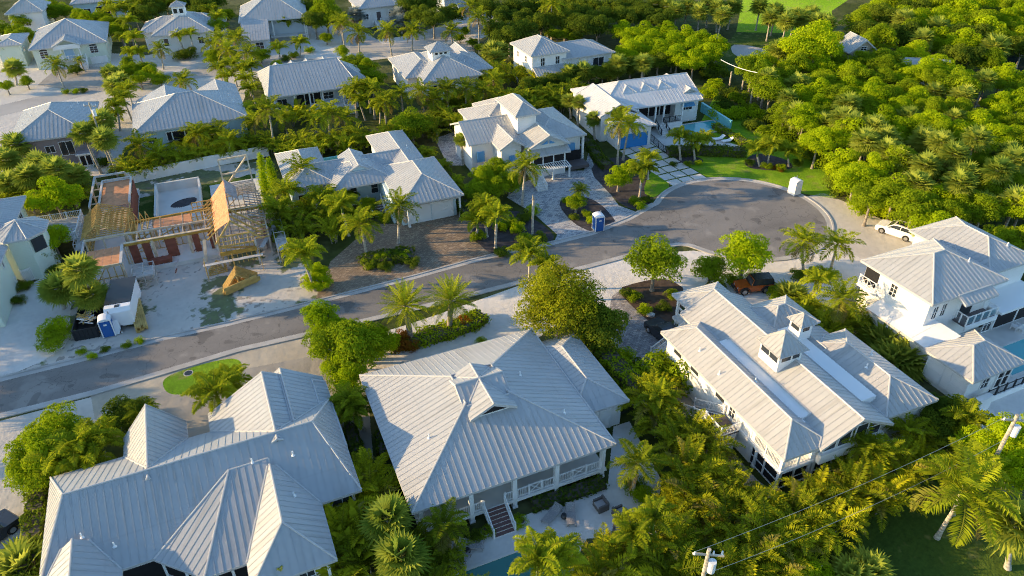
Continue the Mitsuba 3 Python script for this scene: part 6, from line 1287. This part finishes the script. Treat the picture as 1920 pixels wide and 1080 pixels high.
row('darkareca', 'between the lantern house and the terrace house', [(1500, 590), (1530, 600), (1556, 612), (1585, 600), (1600, 585), (1545, 580), (1515, 570)], size=.95)
plant('palmetto', 1660, 640, 1.75, label='fan palm clump beside the low white roof of the terrace house, upper half'); plant('palmetto', 1690, 668, 1.75, label='fan palm clump beside the low white roof of the terrace house, lower half'); plant('palmetto', 1668, 672, 1.5, label='fan palm clump beside the low white roof of the terrace house, shaded lower edge')
# middle beach house surroundings
hedge('hedge', [(790, 640), (835, 628), (880, 612), (905, 598)], 2.2, .9, 'leaf_broad', 'green hedge around the two date palms south of the street')
hedge('hedge', [(735, 655), (790, 642)], 1.6, .7, 'leaf_broad', 'low hedge left of the two date palms')
row('croton', 'at the left end of the date palm bed', [(752, 632), (763, 645), (742, 645)], size=1.0); row('croton', 'at the right end of the date palm bed', [(862, 605), (885, 598)], size=.9, look='yellow green variegated bush')
plant('broad', 655, 655, 3.0, 3.2, label='loose leafy tree at the back left corner of the middle beach house'); plant('broad', 690, 640, 2.0, 2.2, label='smaller leafy tree right of the loose tree behind the middle beach house'); plant('broad', 622, 640, 2.1, 2.8, label='dense bush between the corner house and the middle beach house')
row('bright', 'in the leafy strip between the two near houses', [(600, 592, dict(h=4)), (612, 622, dict(h=3)), (628, 655, dict(h=2.6)), (640, 688, dict(h=2.4)), (652, 715, dict(h=2)), (668, 640, dict(h=2.4)), (690, 655, dict(h=1.8)), (712, 640, dict(h=1.6)), (640, 622, dict(h=2.4))], size=1.7, look='leafy tree')
row('shrub', 'on the sand behind the middle beach house', [(755, 683), (903, 634)], size=.6, look='small spiky plant')
hedge('hedge', [(1100, 640), (1125, 672), (1150, 700), (1175, 725), (1200, 752)], 2.0, 1.9, 'leaf_broad', 'long leafy hedge along the right side of the middle beach house')
row('shrub', 'beside the curved drive end of the lantern house', [(1172, 668), (1195, 700), (1187, 684)], size=1.1, look='feathery green bush')
plant('shrub', 1250, 705, 2.5, .9, label='big rounded yellow green bush at the left corner of the lantern house', shrubk=0)
row('shrub', 'in the brown mulch bed of the lantern house', [(1190, 552), (1208, 575), (1246, 570), (1262, 548), (1175, 545)], size=.8)
hedge('hedge', [(1000, 950), (1050, 935), (1100, 918), (1132, 908)], 1.3, .45, 'leaf_dark', 'low dark hedge under the back porch of the middle beach house')
row('royal', 'in the gap between corner house and beach house', [(655, 752, dict(h=3.2)), (640, 770, dict(h=2.6)), (668, 775, dict(h=2.4))], size=.8)
hedge('hedge', [(655, 800), (668, 850), (680, 880)], 1.0, 1.0, 'leaf_dark', 'dark hedge along the left wall of the middle beach house'); hedge('hedge', [(712, 820), (720, 860)], .7, .8, 'leaf_dark', 'short clipped hedge under the left eave of the middle beach house')
row('areca', 'massed at the front corner of the corner house', [(665, 905), (690, 890), (650, 950), (672, 985), (640, 1000), (655, 1040), (700, 920), (690, 1050)], size=1.0)
row('banana', 'by the right eave of the corner house', [(630, 935), (622, 985), (650, 1055), (668, 1010)])
row('sabal', 'by the back left corner of the middle beach house', [(728, 975, dict(h=3.6)), (752, 1045, dict(h=3.6))], size=1.15)
plant('coco', 832, 985, .75, h=2.8, label='dark coconut palm left of the back stairs'); row('darkareca', 'under the front left eave of the middle beach house', [(800, 1010), (825, 1045), (775, 1020), (840, 1010)], size=.75)
row('shrub', 'at the foot of the back stairs', [(912, 992), (975, 972), (890, 1000)], size=.6)
plant('coco', 1195, 868, .8, h=3.2, label='dark coconut palm at the right edge of the sand patio'); row('shrub', 'below the dark coconut palm on the sand patio', [(1190, 905), (1205, 925)], size=.9)
plant('royal', 1010, 1050, 1.0, h=4.0, label='plumed palm over the right corner of the dark green pool'); plant('royal', 1045, 1045, .9, h=3.6, label='plumed palm just right of the one over the dark green pool')
row('areca', 'along the bottom edge left of the pool', [(820, 1105), (855, 1115), (885, 1120), (780, 1110)], size=.85)
row('royal', 'rising over the patio seats from the palm screen', [(1185, 1000, dict(h=3.4)), (1225, 975, dict(h=4)), (1235, 745, dict(h=3.0))], size=.8)
# corner house garden
plant('royal', 405, 740, 1.15, h=3.8, label='plumed palm in front of the right gable of the corner house'); plant('royal', 432, 716, .9, h=3.4, label='plumed palm partly over the oval lawn')
row('broad', 'left of the corner house drive', [(78, 845, dict(h=3.2)), (108, 808, dict(h=2.6)), (66, 885, dict(h=2.6))], size=2.1); row('royal', 'over the left back corner of the big corner roof', [(145, 838, dict(h=3.6)), (185, 830, dict(h=3.2)), (110, 865, dict(h=3.2)), (160, 865, dict(h=3))], size=1.05)
plant('dark', 245, 778, 1.9, 2.0, label='dark leafy bush by the gravel drive behind the left gable'); plant('royal', 268, 778, .7, h=2.4, label='small dark plumed palm by the gravel drive'); plant('shrub', 210, 795, 1.3, label='low bush at the bend of the gravel drive', shrubk=1)
hedge('hedge', [(80, 935), (76, 985), (70, 1040), (60, 1110)], 1.3, 1.6, 'leaf_dark', 'tall dark hedge left of the corner house roof')
plant('palmetto', 38, 1058, 1.5, label='bright fan palm at the bottom left corner'); plant('coco', 520, 1062, .5, h=3.2, label='small coconut palm in front of the right wing of the corner house')
# building site and left edge
plant('sabal', 148, 506, 1.25, base=(192, 585), label='leaning sabal palm above the dark skip, tallest of three'); plant('sabal', 110, 542, 1.2, h=2.6, label='sabal palm left of the leaning one at the sandy drive'); plant('sabal', 170, 555, 1.15, h=2.4, label='sabal palm just above the dark skip')
plant('bright', 103, 372, 2.9, 4.2, label='bright lime tree left of the building site'); plant('bright', 98, 448, 2.0, 2.8, label='bright leafy tree in front of the octagonal bay, upper one'); plant('dark', 78, 478, 1.8, 1.8, label='dark climbing bush in front of the octagonal bay'); plant('shrub', 100, 502, 1.1, label='thin dark bush beside the sandy drive', shrubk=2)
plant('shrub', 102, 618, 1.5, .7, label='round green bush on the oval bed in the sandy drive', shrubk=1); plant('shrub', 104, 645, 1.7, .25, label='low ground cover on the oval bed in the sandy drive', shrubk=0, sz=.4)
plant('shrub', 45, 532, .9, label='small bush at the end of the louvred fence', shrubk=2); plant('shrub', 30, 558, .8, label='spiky bush in front of the louvred fence', shrubk=2)
row('shrub', 'on the weedy ground around the trailer', [(195, 648), (235, 640), (170, 660), (260, 632), (150, 652)], size=.5, look='low weed patch')
row('sabal', 'behind the building site at its left back corner', [(30, 272, dict(h=4)), (12, 300, dict(h=3.6)), (52, 330, dict(h=4.2)), (104, 318, dict(h=5)), (74, 308, dict(h=3.4)), (140, 330, dict(h=3.4)), (20, 345, dict(h=3))], size=1.3)
row('darkareca', 'filling the shade behind the building site', [(35, 350), (70, 345), (130, 365), (150, 345), (8, 365), (60, 372)], size=1.1)
row('sabal', 'beside the utility pole and the brown house', [(156, 250, dict(base=(190, 325))), (192, 226, dict(base=(208, 318))), (195, 262, dict(h=6))], size=1.2)
plant('shrub', 194, 302, 1.2, label='low bush below the sabal palms of the brown house', shrubk=2)
row('royal', 'right of the building site', [(568, 478, dict(base=(591, 545), size=1.2)), (536, 362, dict(h=4)), (640, 385, dict(h=4.2)), (605, 372, dict(h=3.2)), (520, 395, dict(h=3.2))], size=1.1)
row('feather', 'between the building site and the garage house', [(495, 330), (512, 340), (500, 365)], size=1.1)
row('bright', 'under the plumed palm beside the brick drive', [(596, 512, dict(h=1.3)), (585, 530, dict(h=.9)), (605, 530, dict(h=.8))], size=1.2)
row('darkareca', 'in the shade right of the building site', [(540, 400), (560, 420), (600, 400), (620, 425), (580, 390), (520, 420)], size=1.1)
plant('coco', 566, 318, 1.05, base=(576, 378), label='coconut palm against the front roof of the garage house')
row('coco', 'standing in front of the two garage doors', [(677, 420, dict(base=(688, 482))), (748, 388, dict(base=(747, 456)))], size=.95)
hedge('hedge', [(680, 500), (705, 492), (735, 485), (775, 482)], 2.6, .8, 'leaf_dark', 'oval clipped hedge bed on the brown brick drive'); row('shrub', 'in the oval hedge bed on the brown brick drive', [(690, 492), (712, 482), (735, 475), (760, 478), (775, 488), (720, 495)], size=.9)
row('broad', 'along the front of the garage house', [(625, 392, dict(h=1.6)), (655, 372, dict(h=1.4)), (690, 385, dict(h=1.2))], size=1.2); row('shrub', 'beside the garage house front steps', [(668, 410), (700, 398), (720, 405), (655, 395)], size=.9)
# between the drives
row('broad', 'in the mulch bed left of the pale paver drive', [(905, 335, dict(h=2.8)), (930, 318, dict(h=2.6)), (895, 360, dict(h=2.2)), (925, 355, dict(h=2)), (955, 345, dict(h=1.6))], size=1.9)
row('royal', 'in the mulch bed between the two drives', [(908, 388, dict(h=4)), (930, 405, dict(base=(929, 465))), (895, 415, dict(h=2.6))], size=1.0); row('shrub', 'in the dark mulch bed between the two drives', [(985, 405), (1000, 392), (940, 420), (960, 415), (985, 445), (1012, 442), (895, 440), (940, 470), (970, 425)], size=1.0)
k = thing('dead_palm', 'bare dead palm trunk in the dark mulch bed between the two drives', 'palm'); trunk(k, g(998, 446), g(1000, 375, 4.6), .13, .16, 'bark_pale', n=5); m = MB(); m.tube([g(1000, 375, 4.5), g(999, 365, 5.4)], [.2, .03], 6); m.out('dry_tip', 'bark', k)
plant('coco', 986, 312, 1.0, base=(979, 386), label='coconut palm in front of the screened porch of the shutter house')
plant('sabal', 865, 262, .75, base=(868, 308), label='slim sabal palm at the left corner of the shutter house'); plant('coco', 1088, 358, .55, h=2.0, label='small palm on the mulch island of the paver drive'); plant('broad', 1080, 380, 1.3, 1.4, label='loose small tree on the mulch island of the paver drive'); row('shrub', 'on the mulch island of the paver drive', [(1100, 396), (1075, 402), (1108, 408), (1062, 370)], size=.7)
plant('bright', 1160, 335, 1.9, 1.9, label='bright bush beside the right arm of the paver drive', sz=1.0); plant('bright', 1182, 318, 1.4, 1.6, label='bright bush just right of the larger one by the paver drive')
plant('royal', 1204, 320, 1.05, base=(1199, 370), label='plumed palm between the paver drive and the slab drive'); plant('royal', 1216, 298, .9, h=3, label='dark plumed palm at the edge of the slab drive'); row('shrub', 'around the foot of the plumed palm by the slab drive', [(1190, 372), (1212, 370), (1202, 382)], size=.8)
plant('coco', 1163, 228, 1.05, base=(1157, 312), label='tall coconut palm in front of the blue garage door, left stem'); plant('coco', 1180, 236, .95, base=(1168, 300), label='tall coconut palm in front of the blue garage door, right stem')
row('sabal', 'in the gap between the shutter house and the dormer house', [(1066, 188, dict(base=(1070, 222))), (1086, 192, dict(base=(1083, 238))), (1113, 222, dict(base=(1115, 262)))], size=.85)
hedge('hedge', [(1095, 262), (1112, 285), (1125, 305), (1140, 318)], 1.6, .9, 'leaf_dark', 'dark hedge right of the paver path of the shutter house')
row('royal', 'in the bed beside the slab drive and the pool', [(1275, 258, dict(base=(1276, 300))), (1302, 268, dict(base=(1303, 300))), (1318, 262, dict(h=2))], size=.95)
hedge('hedge', [(1252, 292), (1300, 288), (1350, 290), (1395, 292)], 1.8, 1.2, 'leaf_dark', 'clipped dark hedge between the pool deck and the lawn'); row('shrub', 'in the bed at the left end of the lawn', [(1262, 302), (1290, 302), (1310, 300)], size=.6)
row('royal', 'in the bed right of the lawn', [(1422, 282, dict(base=(1424, 312))), (1445, 275, dict(h=3)), (1480, 285, dict(base=(1479, 312)))], size=1.0); row('shrub', 'in the bed right of the lawn', [(1405, 300), (1438, 308), (1465, 310), (1495, 300)], size=.8); row('croton', 'in the bed right of the lawn', [(1452, 310), (1464, 314)], size=.5)
hedge('hedge', [(1340, 240), (1375, 262), (1410, 280)], 1.2, .9, 'leaf_broad', 'leafy border right of the white pool deck')
# long screens between the lots
mass('darkareca', 'dark clumping palm in the long screen above the white garden wall', 'palm screen behind the building site', [(x, 303 - (x-245)*.205 + (i % 2)*8) for i, x in enumerate(range(232, 500, 15))], size=.95)
mass('darkareca', 'dark clumping palm in the shaded belt behind the garage house', 'palm belt behind the garage house', [(x, 262 - (x-510)*.10 + (i % 3)*10) for i, x in enumerate(range(505, 790, 18))], size=1.1)
mass('darkareca', 'dark clumping palm in the shaded belt behind the shutter house', 'palm belt behind the shutter house', [(x, 222 - (x-790)*.21 + (i % 3)*11) for i, x in enumerate(range(780, 1085, 16))] + [(x, 190 - (x-800)*.05) for x in range(830, 1060, 22)], size=1.2)
mass('dark', 'dark tree in the belt between the cream house and the dormer house', 'tree belt north of the dormer house', [(x, 165 - (x-980)*.19) for x in range(1000, 1300, 26)], size=2.2, h=2.4)
row('coco', 'in the row below the cupola bungalow', [(700, 168, dict(h=5)), (665, 165, dict(h=5)), (752, 175, dict(base=(757, 222))), (790, 172, dict(h=5.5)), (838, 168, dict(h=5)), (873, 165, dict(h=5)), (722, 190, dict(h=4.4)), (812, 188, dict(h=4)), (905, 170, dict(h=4.6)), (925, 150, dict(h=4.4))], size=.95)
row('broad', 'at the left side of the cupola bungalow', [(690, 128, dict(h=3.2)), (672, 118, dict(h=3)), (703, 148, dict(h=3)), (680, 150, dict(h=3)), (655, 140, dict(h=3))], size=2.0); row('royal', 'between the dormered bungalow and the cupola bungalow', [(660, 175, dict(h=4)), (690, 165, dict(h=4.4)), (675, 190, dict(h=3.4)), (712, 200, dict(h=3))], size=1.0)
row('coco', 'with tall bare trunks below the dormered bungalow', [(503, 205, dict(base=(515, 288))), (615, 212, dict(base=(621, 280)))], size=1.1); row('banana', 'in front of the dormered bungalow', [(555, 212), (575, 215), (545, 222)], size=1.1); row('coco', 'lower and fuller in front of the dormered bungalow', [(478, 228, dict(h=3.4)), (530, 222, dict(h=3)), (590, 225, dict(h=3)), (645, 222, dict(h=3)), (465, 210, dict(h=3))], size=.95)
plant('broad', 772, 238, 3.0, 2.8, label='round leafy tree in the belt right of the garage house back roof', kk=1); row('bright', 'at the garden edge behind the garage house', [(650, 272, dict(h=1.3)), (690, 262, dict(h=1)), (610, 268, dict(h=1.2))], size=1.2)
hedge('hedge', [(790, 310), (830, 345), (860, 380), (880, 410)], 1.8, 1.4, 'leaf_dark', 'leafy hedge between the garage house and the shutter house'); row('royal', 'along the right wall of the garage house', [(800, 290, dict(h=2)), (830, 315, dict(h=2)), (852, 345, dict(h=2))], size=.8)
row('coco', 'in front of the blue bungalow', [(372, 252, dict(h=3.4)), (410, 250, dict(h=3)), (262, 272, dict(h=3.4)), (430, 268, dict(h=2.8)), (300, 290, dict(h=2.6))], size=1.0); row('banana', 'at the blue bungalow porch', [(358, 262), (350, 270)], size=1.0)
row('royal', 'between the brown house and the blue bungalow', [(232, 185, dict(h=4.2)), (218, 200, dict(h=4)), (240, 168, dict(h=4)), (215, 218, dict(base=(212, 232)))], size=1.0); row('sabal', 'on the street side of the blue bungalow', [(208, 138, dict(h=3)), (212, 160, dict(h=3)), (225, 152, dict(h=3))], size=1.2)
row('broad', 'in the street front of the blue bungalow', [(262, 148, dict(h=2)), (282, 138, dict(h=2)), (248, 132, dict(h=2.2)), (300, 150, dict(h=1.4))], size=1.7); plant('coco', 343, 152, .95, h=4.4, label='coconut palm behind the roof ridge of the blue bungalow')
row('royal', 'at the street corner between the blue and the grey bungalow', [(412, 130, dict(h=3.6)), (435, 122, dict(h=4)), (455, 132, dict(h=3.6)), (470, 125, dict(h=4)), (462, 150, dict(h=3)), (472, 168, dict(h=3)), (425, 145, dict(h=3))], size=1.0)
# the back row
row('sabal', 'at the left edge by the back street', [(26, 128, dict(base=(32, 160)))], size=1.3); row('broad', 'on the sandy verge at the left edge', [(12, 162, dict(h=1.6)), (50, 154, dict(h=1.4))], size=1.3); plant('coco', 105, 122, .95, base=(120, 165), label='coconut palm in front of the green house'); plant('coco', 148, 112, .45, h=2.6, label='small palm by the steps of the green house')
plant('dark', 142, 132, 1.4, .9, label='dark clipped dome bush in front of the green house'); row('shrub', 'at the kerb in front of the green house', [(122, 169), (140, 168), (155, 166)], size=.8)
row('royal', 'between the green house and the lantern bungalow', [(252, 72, dict(base=(268, 120), size=1.1)), (232, 72, dict(h=4)), (245, 100, dict(h=3)), (262, 100, dict(h=2.6))], size=1.0); row('broad', 'between the green house and the lantern bungalow', [(240, 122, dict(h=2)), (262, 132, dict(h=1.8)), (278, 130, dict(h=1.8)), (232, 140, dict(h=1.8))], size=1.7)
plant('coco', 300, 92, .9, base=(307, 130), label='coconut palm left in front of the lantern bungalow'); row('royal', 'over the round bed of the lantern bungalow', [(335, 68, dict(h=4)), (356, 64, dict(h=4.4))], size=.9); plant('dark', 350, 102, 2.4, .9, label='dark round bed of bushes in front of the lantern bungalow', sz=.7)
row('coco', 'right of the lantern bungalow', [(398, 85, dict(base=(405, 118))), (412, 72, dict(h=5.5)), (445, 72, dict(base=(447, 108))), (428, 95, dict(h=4)), (465, 100, dict(h=4))], size=1.05); row('broad', 'between the lantern bungalow and the gabled house', [(410, 50, dict(h=4)), (425, 30, dict(h=4)), (435, 110, dict(h=2)), (400, 110, dict(h=2)), (488, 105, dict(h=1.6))], size=2.0)
row('royal', 'in the row before the gabled house', [(497, 42, dict(base=(499, 73))), (530, 40, dict(base=(532, 74))), (545, 42, dict(base=(545, 72))), (519, 35, dict(base=(520, 70)))], size=1.15); row('royal', 'by the concrete drive of the gabled house', [(522, 92, dict(base=(527, 117))), (562, 82, dict(base=(563, 107)))], size=1.1); row('shrub', 'under the palms by the concrete drive of the gabled house', [(518, 118), (535, 108), (550, 102), (580, 92)], size=1.1)
plant('broad', 612, 32, 4.4, 4.2, label='large leafy tree right of the gabled house'); plant('coco', 637, 38, .9, h=5, label='coconut palm in front of the large leafy tree beside the gabled house'); row('broad', 'beside the curving concrete drive', [(612, 72, dict(h=1.4)), (650, 115, dict(h=2.6)), (642, 98, dict(h=2.4))], size=1.5)
row('silver', 'beside the white steps of the porch house', [(668, 28, dict(h=3)), (748, 28, dict(h=3.4)), (752, 42, dict(h=2.4))], size=1.35); row('coco', 'along the drives before the porch house', [(672, 62, dict(base=(674, 98))), (727, 58, dict(base=(735, 106))), (774, 58, dict(base=(773, 95))), (846, 58, dict(base=(849, 89))), (897, 34, dict(base=(899, 101))), (640, 45, dict(h=5)), (880, 12, dict(h=6))], size=1.1)
row('dark', 'right of the porch house', [(785, 30, dict(h=4)), (812, 38, dict(h=4)), (845, 28, dict(h=3.4)), (770, 12, dict(h=5)), (800, 8, dict(h=5))], size=2.9); row('broad', 'around the little round lawn at the back street', [(862, 72, dict(h=1)), (885, 80, dict(h=1.4)), (900, 90, dict(h=1.4)), (872, 60, dict(h=1))], size=1.2); row('sabal', 'left of the cream house', [(920, 96, dict(h=2.6)), (940, 94, dict(h=2.6)), (930, 108, dict(h=2))], size=1.35)
row('areca', 'below the cream house', [(905, 128), (930, 135), (955, 140), (975, 142), (990, 132), (1010, 150), (890, 148), (915, 152)], size=1.2); row('sabal', 'in front of the lower wing of the cream house', [(1070, 138, dict(h=3)), (1092, 135, dict(h=3.2)), (1160, 118, dict(h=4)), (1205, 118, dict(h=4)), (1148, 132, dict(h=2.4))], size=1.25)
row('broad', 'behind the cream house', [(1045, 66, dict(h=2.4)), (1062, 64, dict(h=2.4)), (1078, 70, dict(h=2)), (1035, 62, dict(h=2.4))], size=1.6); k = None
row('coco', 'with tall pale trunks behind the cream house', [(1028, 14, dict(base=(1027, 70))), (1034, 8, dict(base=(1034, 75)))], size=1.1)
mass('broad', 'leafy tree in the back row behind the green house', 'trees behind the green house', [(8, 58), (30, 62), (50, 70), (42, 40), (70, 30), (100, 26), (120, 22), (92, 12), (165, 38), (190, 35), (208, 45), (150, 34), (225, 60), (20, 88), (35, 78), (5, 95)], size=2.3, h=3.0)
mass('royal', 'plumed palm behind the lantern bungalow at the top edge', 'palms at the top edge behind the lantern bungalow', [(215, 22), (232, 14), (250, 20), (240, 42), (262, 8), (205, 12), (395, 22), (408, 35), (285, 6), (330, 2)], size=1.2, h=5)
mass('dark', 'dark tree at the top edge behind the back row', 'dark trees behind the back row', [(268, 30), (290, 18), (310, 4), (350, 4), (380, 14), (400, 4), (372, 30), (590, 40), (585, 15), (600, 2)], size=2.9, h=4)
mass('dark', 'dark tree in the wooded belt at the top middle', 'trees of the top middle belt', [(920, 20), (945, 35), (965, 18), (985, 40), (1000, 15), (1015, 45), (930, 60), (955, 70), (975, 60), (1060, 22), (1085, 30), (1105, 15), (1125, 35), (1150, 18), (1170, 35), (1195, 22), (1060, 42), (1090, 50), (1120, 52), (905, 5), (1040, 2), (1075, 5), (1180, 5), (1215, 32), (1240, 40)], size=3.2, h=4)
mass('sabal', 'sabal palm at the edge of the meadow', 'sabal palms by the meadow', [(1252, 12), (1268, 20), (1290, 12), (1312, 22), (1328, 8), (1345, 15), (1355, 28), (1375, 12), (1425, 12), (1445, 32), (1455, 22), (1475, 40), (1490, 32), (1505, 36), (1520, 28), (1532, 42), (1550, 45), (1228, 8)], size=1.45, h=5.2)
mass('bright', 'bright tree in the belt right of the cream house', 'trees right of the cream house', [(1165, 60), (1185, 75), (1205, 62), (1225, 78), (1248, 62), (1262, 82), (1285, 70), (1300, 92), (1318, 78), (1200, 92), (1235, 98), (1270, 108), (1300, 118), (1325, 105), (1345, 88), (1180, 98)], size=2.6, h=3.2)
mass('shrub', 'dark scrub in the hollow behind the dormer house', 'scrub behind the dormer house', [(1325, 140), (1345, 130), (1340, 160), (1365, 175), (1385, 185), (1330, 175), (1355, 195), (1400, 205), (1420, 215), (1445, 225), (1465, 240), (1380, 215), (1410, 235), (1440, 250), (1350, 215), (1320, 120)], size=1.7)
plant('dark', 1355, 140, 1.2, 1.2, label='small dark upright tree in the clearing')
# ---------------------------------------------------------------- the woods on the right
row('sabal', 'with bare trunk at the woods edge', [(1437, 146, dict(base=(1427, 203))), (1490, 214, dict(base=(1474, 262))), (1501, 226, dict(base=(1496, 268))), (1545, 232, dict(base=(1539, 282))), (1600, 232, dict(base=(1585, 302))), (1577, 222, dict(base=(1563, 288))), (1640, 238, dict(h=6)), (1655, 262, dict(h=5)), (1690, 298, dict(base=(1684, 362))), (1662, 282, dict(h=5)), (1735, 312, dict(h=5)), (1765, 268, dict(h=6)), (1800, 345, dict(h=5.5)), (1790, 290, dict(h=6)), (1845, 385, dict(base=(1830, 430))), (1905, 380, dict(base=(1876, 442))), (1870, 320, dict(h=6)), (1900, 300, dict(h=6)), (1830, 260, dict(h=7)), (1720, 345, dict(h=5))], size=1.25, look='sabal palm')
plant('bright', 1520, 88, 5.0, 6.0, label='large bright lime tree standing over the edge of the woods')
from shapely.geometry import Point as _P
taken = [g(1520, 88, 4)[:2], g(1592, 101)[:2] + [3, 3]]
def fill(poly_px, hgt, dmin, seed, n=4000, avoid=None):
    pg = Polygon([tuple(g(*p, hgt)[:2]) for p in poly_px]); rng = np.random.default_rng(seed); b = pg.bounds; out = []; ds = {}
    for _ in range(n):
        p = rng.uniform([b[0], b[1]], [b[2], b[3]]); dm = dmin(p) if callable(dmin) else dmin
        if not pg.contains(_P(*p)) or (avoid is not None and avoid.contains(_P(*p))): continue
        if all(np.hypot(*(p - q)) > .5*(dm + d2) for q, d2 in out): out.append((p, dm))
    return out
W1 = [(1395, 118), (1450, 92), (1500, 60), (1560, 66), (1585, 105), (1690, 112), (1700, 125), (1760, 122), (1840, 138), (1960, 150), (1960, 470), (1880, 445), (1800, 415), (1740, 425), (1700, 405), (1650, 382), (1600, 350), (1560, 305), (1520, 258), (1470, 215), (1425, 160)]
avoid = Polygon(gp([(1575, 118), (1640, 118), (1740, 150), (1560, 150)]))
hseen = unary_union([Polygon([tuple(Fr(g(1592, 101, 4.5), 8).W([u, v, 0])[:2]) for u, v in ((-1, -2.6), (7, -2.6), (7, 6), (-1, 6))]), Polygon([tuple(Fr(g(1680, 122, 3.4), -14).W([u, v, 0])[:2]) for u, v in ((0, 0), (9.5, 0), (9.5, 5), (0, 5))])])
S_all = fill(W1, 4.0, lambda p: 3.5 + max(0, p[1]-95)*.012, 5, 9000, hseen)
hd = Polygon([tuple(Dd.fr.W([u, v, 0])[:2]) for u, v in ((-2, -8), (19, -8), (19, 12.5), (-2, 12.5))])
kinds = ['broad', 'bright', 'broad', 'bright', 'bright', 'broad', 'sabal']; WL = dict(broad='mid green tree in the crowded woods on the right', bright='lime green tree in the crowded woods on the right', dark='dark green tree in the crowded woods on the right', sabal='sabal palm buried in the crowded woods on the right')
for i, (p, d) in enumerate(S_all):
    if hd.contains(_P(*p)): continue
    near = np.hypot(p[0]-75, p[1]-85) < 22; kd = ('sabal' if (i % 5) < 1 and near else kinds[i % 7] if not near else ('broad', 'bright')[i % 2])
    R = d * RNG.uniform(.55, .80); 
    if kd == 'sabal': plant(kd, 0, 0, 1.25*RNG.uniform(.85, 1.15), pos=[p[0], p[1], RNG.uniform(3.6, 5.6)], label=WL[kd], group='sabal palms in the woods')
    else: plant(kd, 0, 0, R, pos=[p[0], p[1], RNG.uniform(2.6, 4.4)], label=WL[kd], group=dict(broad='mid green trees of the woods', bright='lime trees of the woods', dark='dark trees of the woods')[kd], sz=RNG.uniform(.85, 1.15))
W2 = [(1590, 55), (1640, 15), (1700, -20), (1960, -20), (1960, 85), (1870, 108), (1800, 112), (1740, 102), (1680, 92), (1610, 75)]
for i, (p, d) in enumerate(fill(W2, 4.0, 4.6, 6, 6000)):
    kd = ('broad', 'bright', 'sabal', 'broad', 'dark', 'bright')[i % 6]; back = p[1] > 150
    if kd == 'sabal': plant(kd, 0, 0, 1.7*RNG.uniform(.85, 1.15), pos=[p[0], p[1], RNG.uniform(4, 5.6)], label='sabal palm in the far woods beyond the creek', group='sabal palms of the far woods')
    else: plant(kd, 0, 0, d*RNG.uniform(.6, .85), pos=[p[0], p[1], RNG.uniform(2.8, 4.6)], label='%s tree in the far woods beyond the creek' % dict(broad='mid green', bright='lime green', dark='dark green')[kd], group=dict(broad='mid green trees of the far woods', bright='lime trees of the far woods', dark='dark trees of the far woods')[kd])
mass('shrub', 'leafy bush at the near edge of the woods', 'bushes at the edge of the woods', [(1475, 258), (1505, 282), (1530, 292), (1560, 315), (1585, 335), (1610, 360), (1640, 378), (1668, 395), (1700, 412), (1728, 425), (1600, 325), (1570, 350), (1590, 310), (1630, 345), (1660, 370), (1690, 385), (1620, 390), (1545, 270)], size=1.9, sz=1.2)
# ---------------------------------------------------------------- the palm screen in the lower right
AP = [(1205, 775), (1225, 730), (1245, 735), (1262, 790), (1300, 815), (1345, 870), (1400, 905), (1440, 935), (1475, 925), (1540, 895), (1600, 880), (1660, 868), (1700, 880), (1690, 925), (1600, 975), (1520, 1010), (1440, 1100), (1060, 1130), (1120, 1085), (1190, 1040), (1262, 1005), (1268, 910), (1240, 840)]
cut_ = unary_union([Polygon([tuple(Cc.fr.W([u, v, 0])[:2]) for u, v in ((-2.3, -2.0), (16.2, -1.6), (16.2, 18), (-1.8, 18))])])
for i, (p, d) in enumerate(fill(AP, 1.2, 1.75, 8, 6000, cut_)):
    plant('areca', 0, 0, RNG.uniform(.85, 1.2), pos=[p[0], p[1], 2], label='areca palm with arching yellow green fronds in the dense screen along the lower right', group='areca palms of the lower right screen')
row('coco', 'by the front right corner of the lantern house', [(1620, 835, dict(h=3.2)), (1650, 850, dict(h=3)), (1700, 810, dict(h=2.4))], size=.75)
row('dark', 'between the lantern house and the terrace yard', [(1770, 775, dict(h=2.2)), (1755, 800, dict(h=1.8))], size=1.9); plant('royal', 1812, 785, .95, h=2.8, label='plumed palm right of the dark tree below the terrace yard'); row('areca', 'below the dark tree at the terrace yard', [(1740, 830), (1770, 830), (1800, 825), (1830, 822), (1720, 850)], size=.9)
row('bright', 'at the right edge below the terrace yard', [(1880, 840, dict(h=4.2)), (1905, 875, dict(h=3.6)), (1850, 850, dict(h=3)), (1915, 820, dict(h=4))], size=2.0)
plant('coco', 1808, 925, 1.25, h=5.2, label='big yellow green coconut palm over the dark lawn at the lower right', sz=1.0); plant('coco', 1822, 880, .9, h=4.6, label='coconut palm just above the big one at the lower right'); plant('sabal', 1903, 985, 1.35, base=(1889, 1066), label='sabal palm with pale trunk in the lower right corner')
row('palmetto', 'at the bottom edge of the dark lawn', [(1632, 1062), (1600, 1075)], size=1.1); row('bright', 'at the bottom edge left of the dark lawn', [(1520, 1075, dict(h=1.0))], size=1.3)

# tall trees just outside the left edge, whose shadows lie across the street and the sandy lots
for (x, y, hh, R, kd, l_) in ((-72, 52.5, 7, 3.2, 'broad', 'tall tree left of the picture shading the street, nearest one'), (-77, 57.5, 8, 3.4, 'dark', 'tall tree left of the picture shading the street, second one'), (-84, 62, 8, 3.4, 'broad', 'tall tree left of the picture shading the sandy drive'), (-60, 46.5, 6, 1.4, 'sabal', 'sabal palm left of the picture whose shadow falls on the kerb'), (-66, 49, 6.5, 1.4, 'sabal', 'taller sabal palm left of the picture beside the kerb'), (-58, 41, 5, 2.6, 'dark', 'tree left of the picture beside the parked dark car')):
    plant(kd, 0, 0, R, pos=[x, y, hh], label=l_)
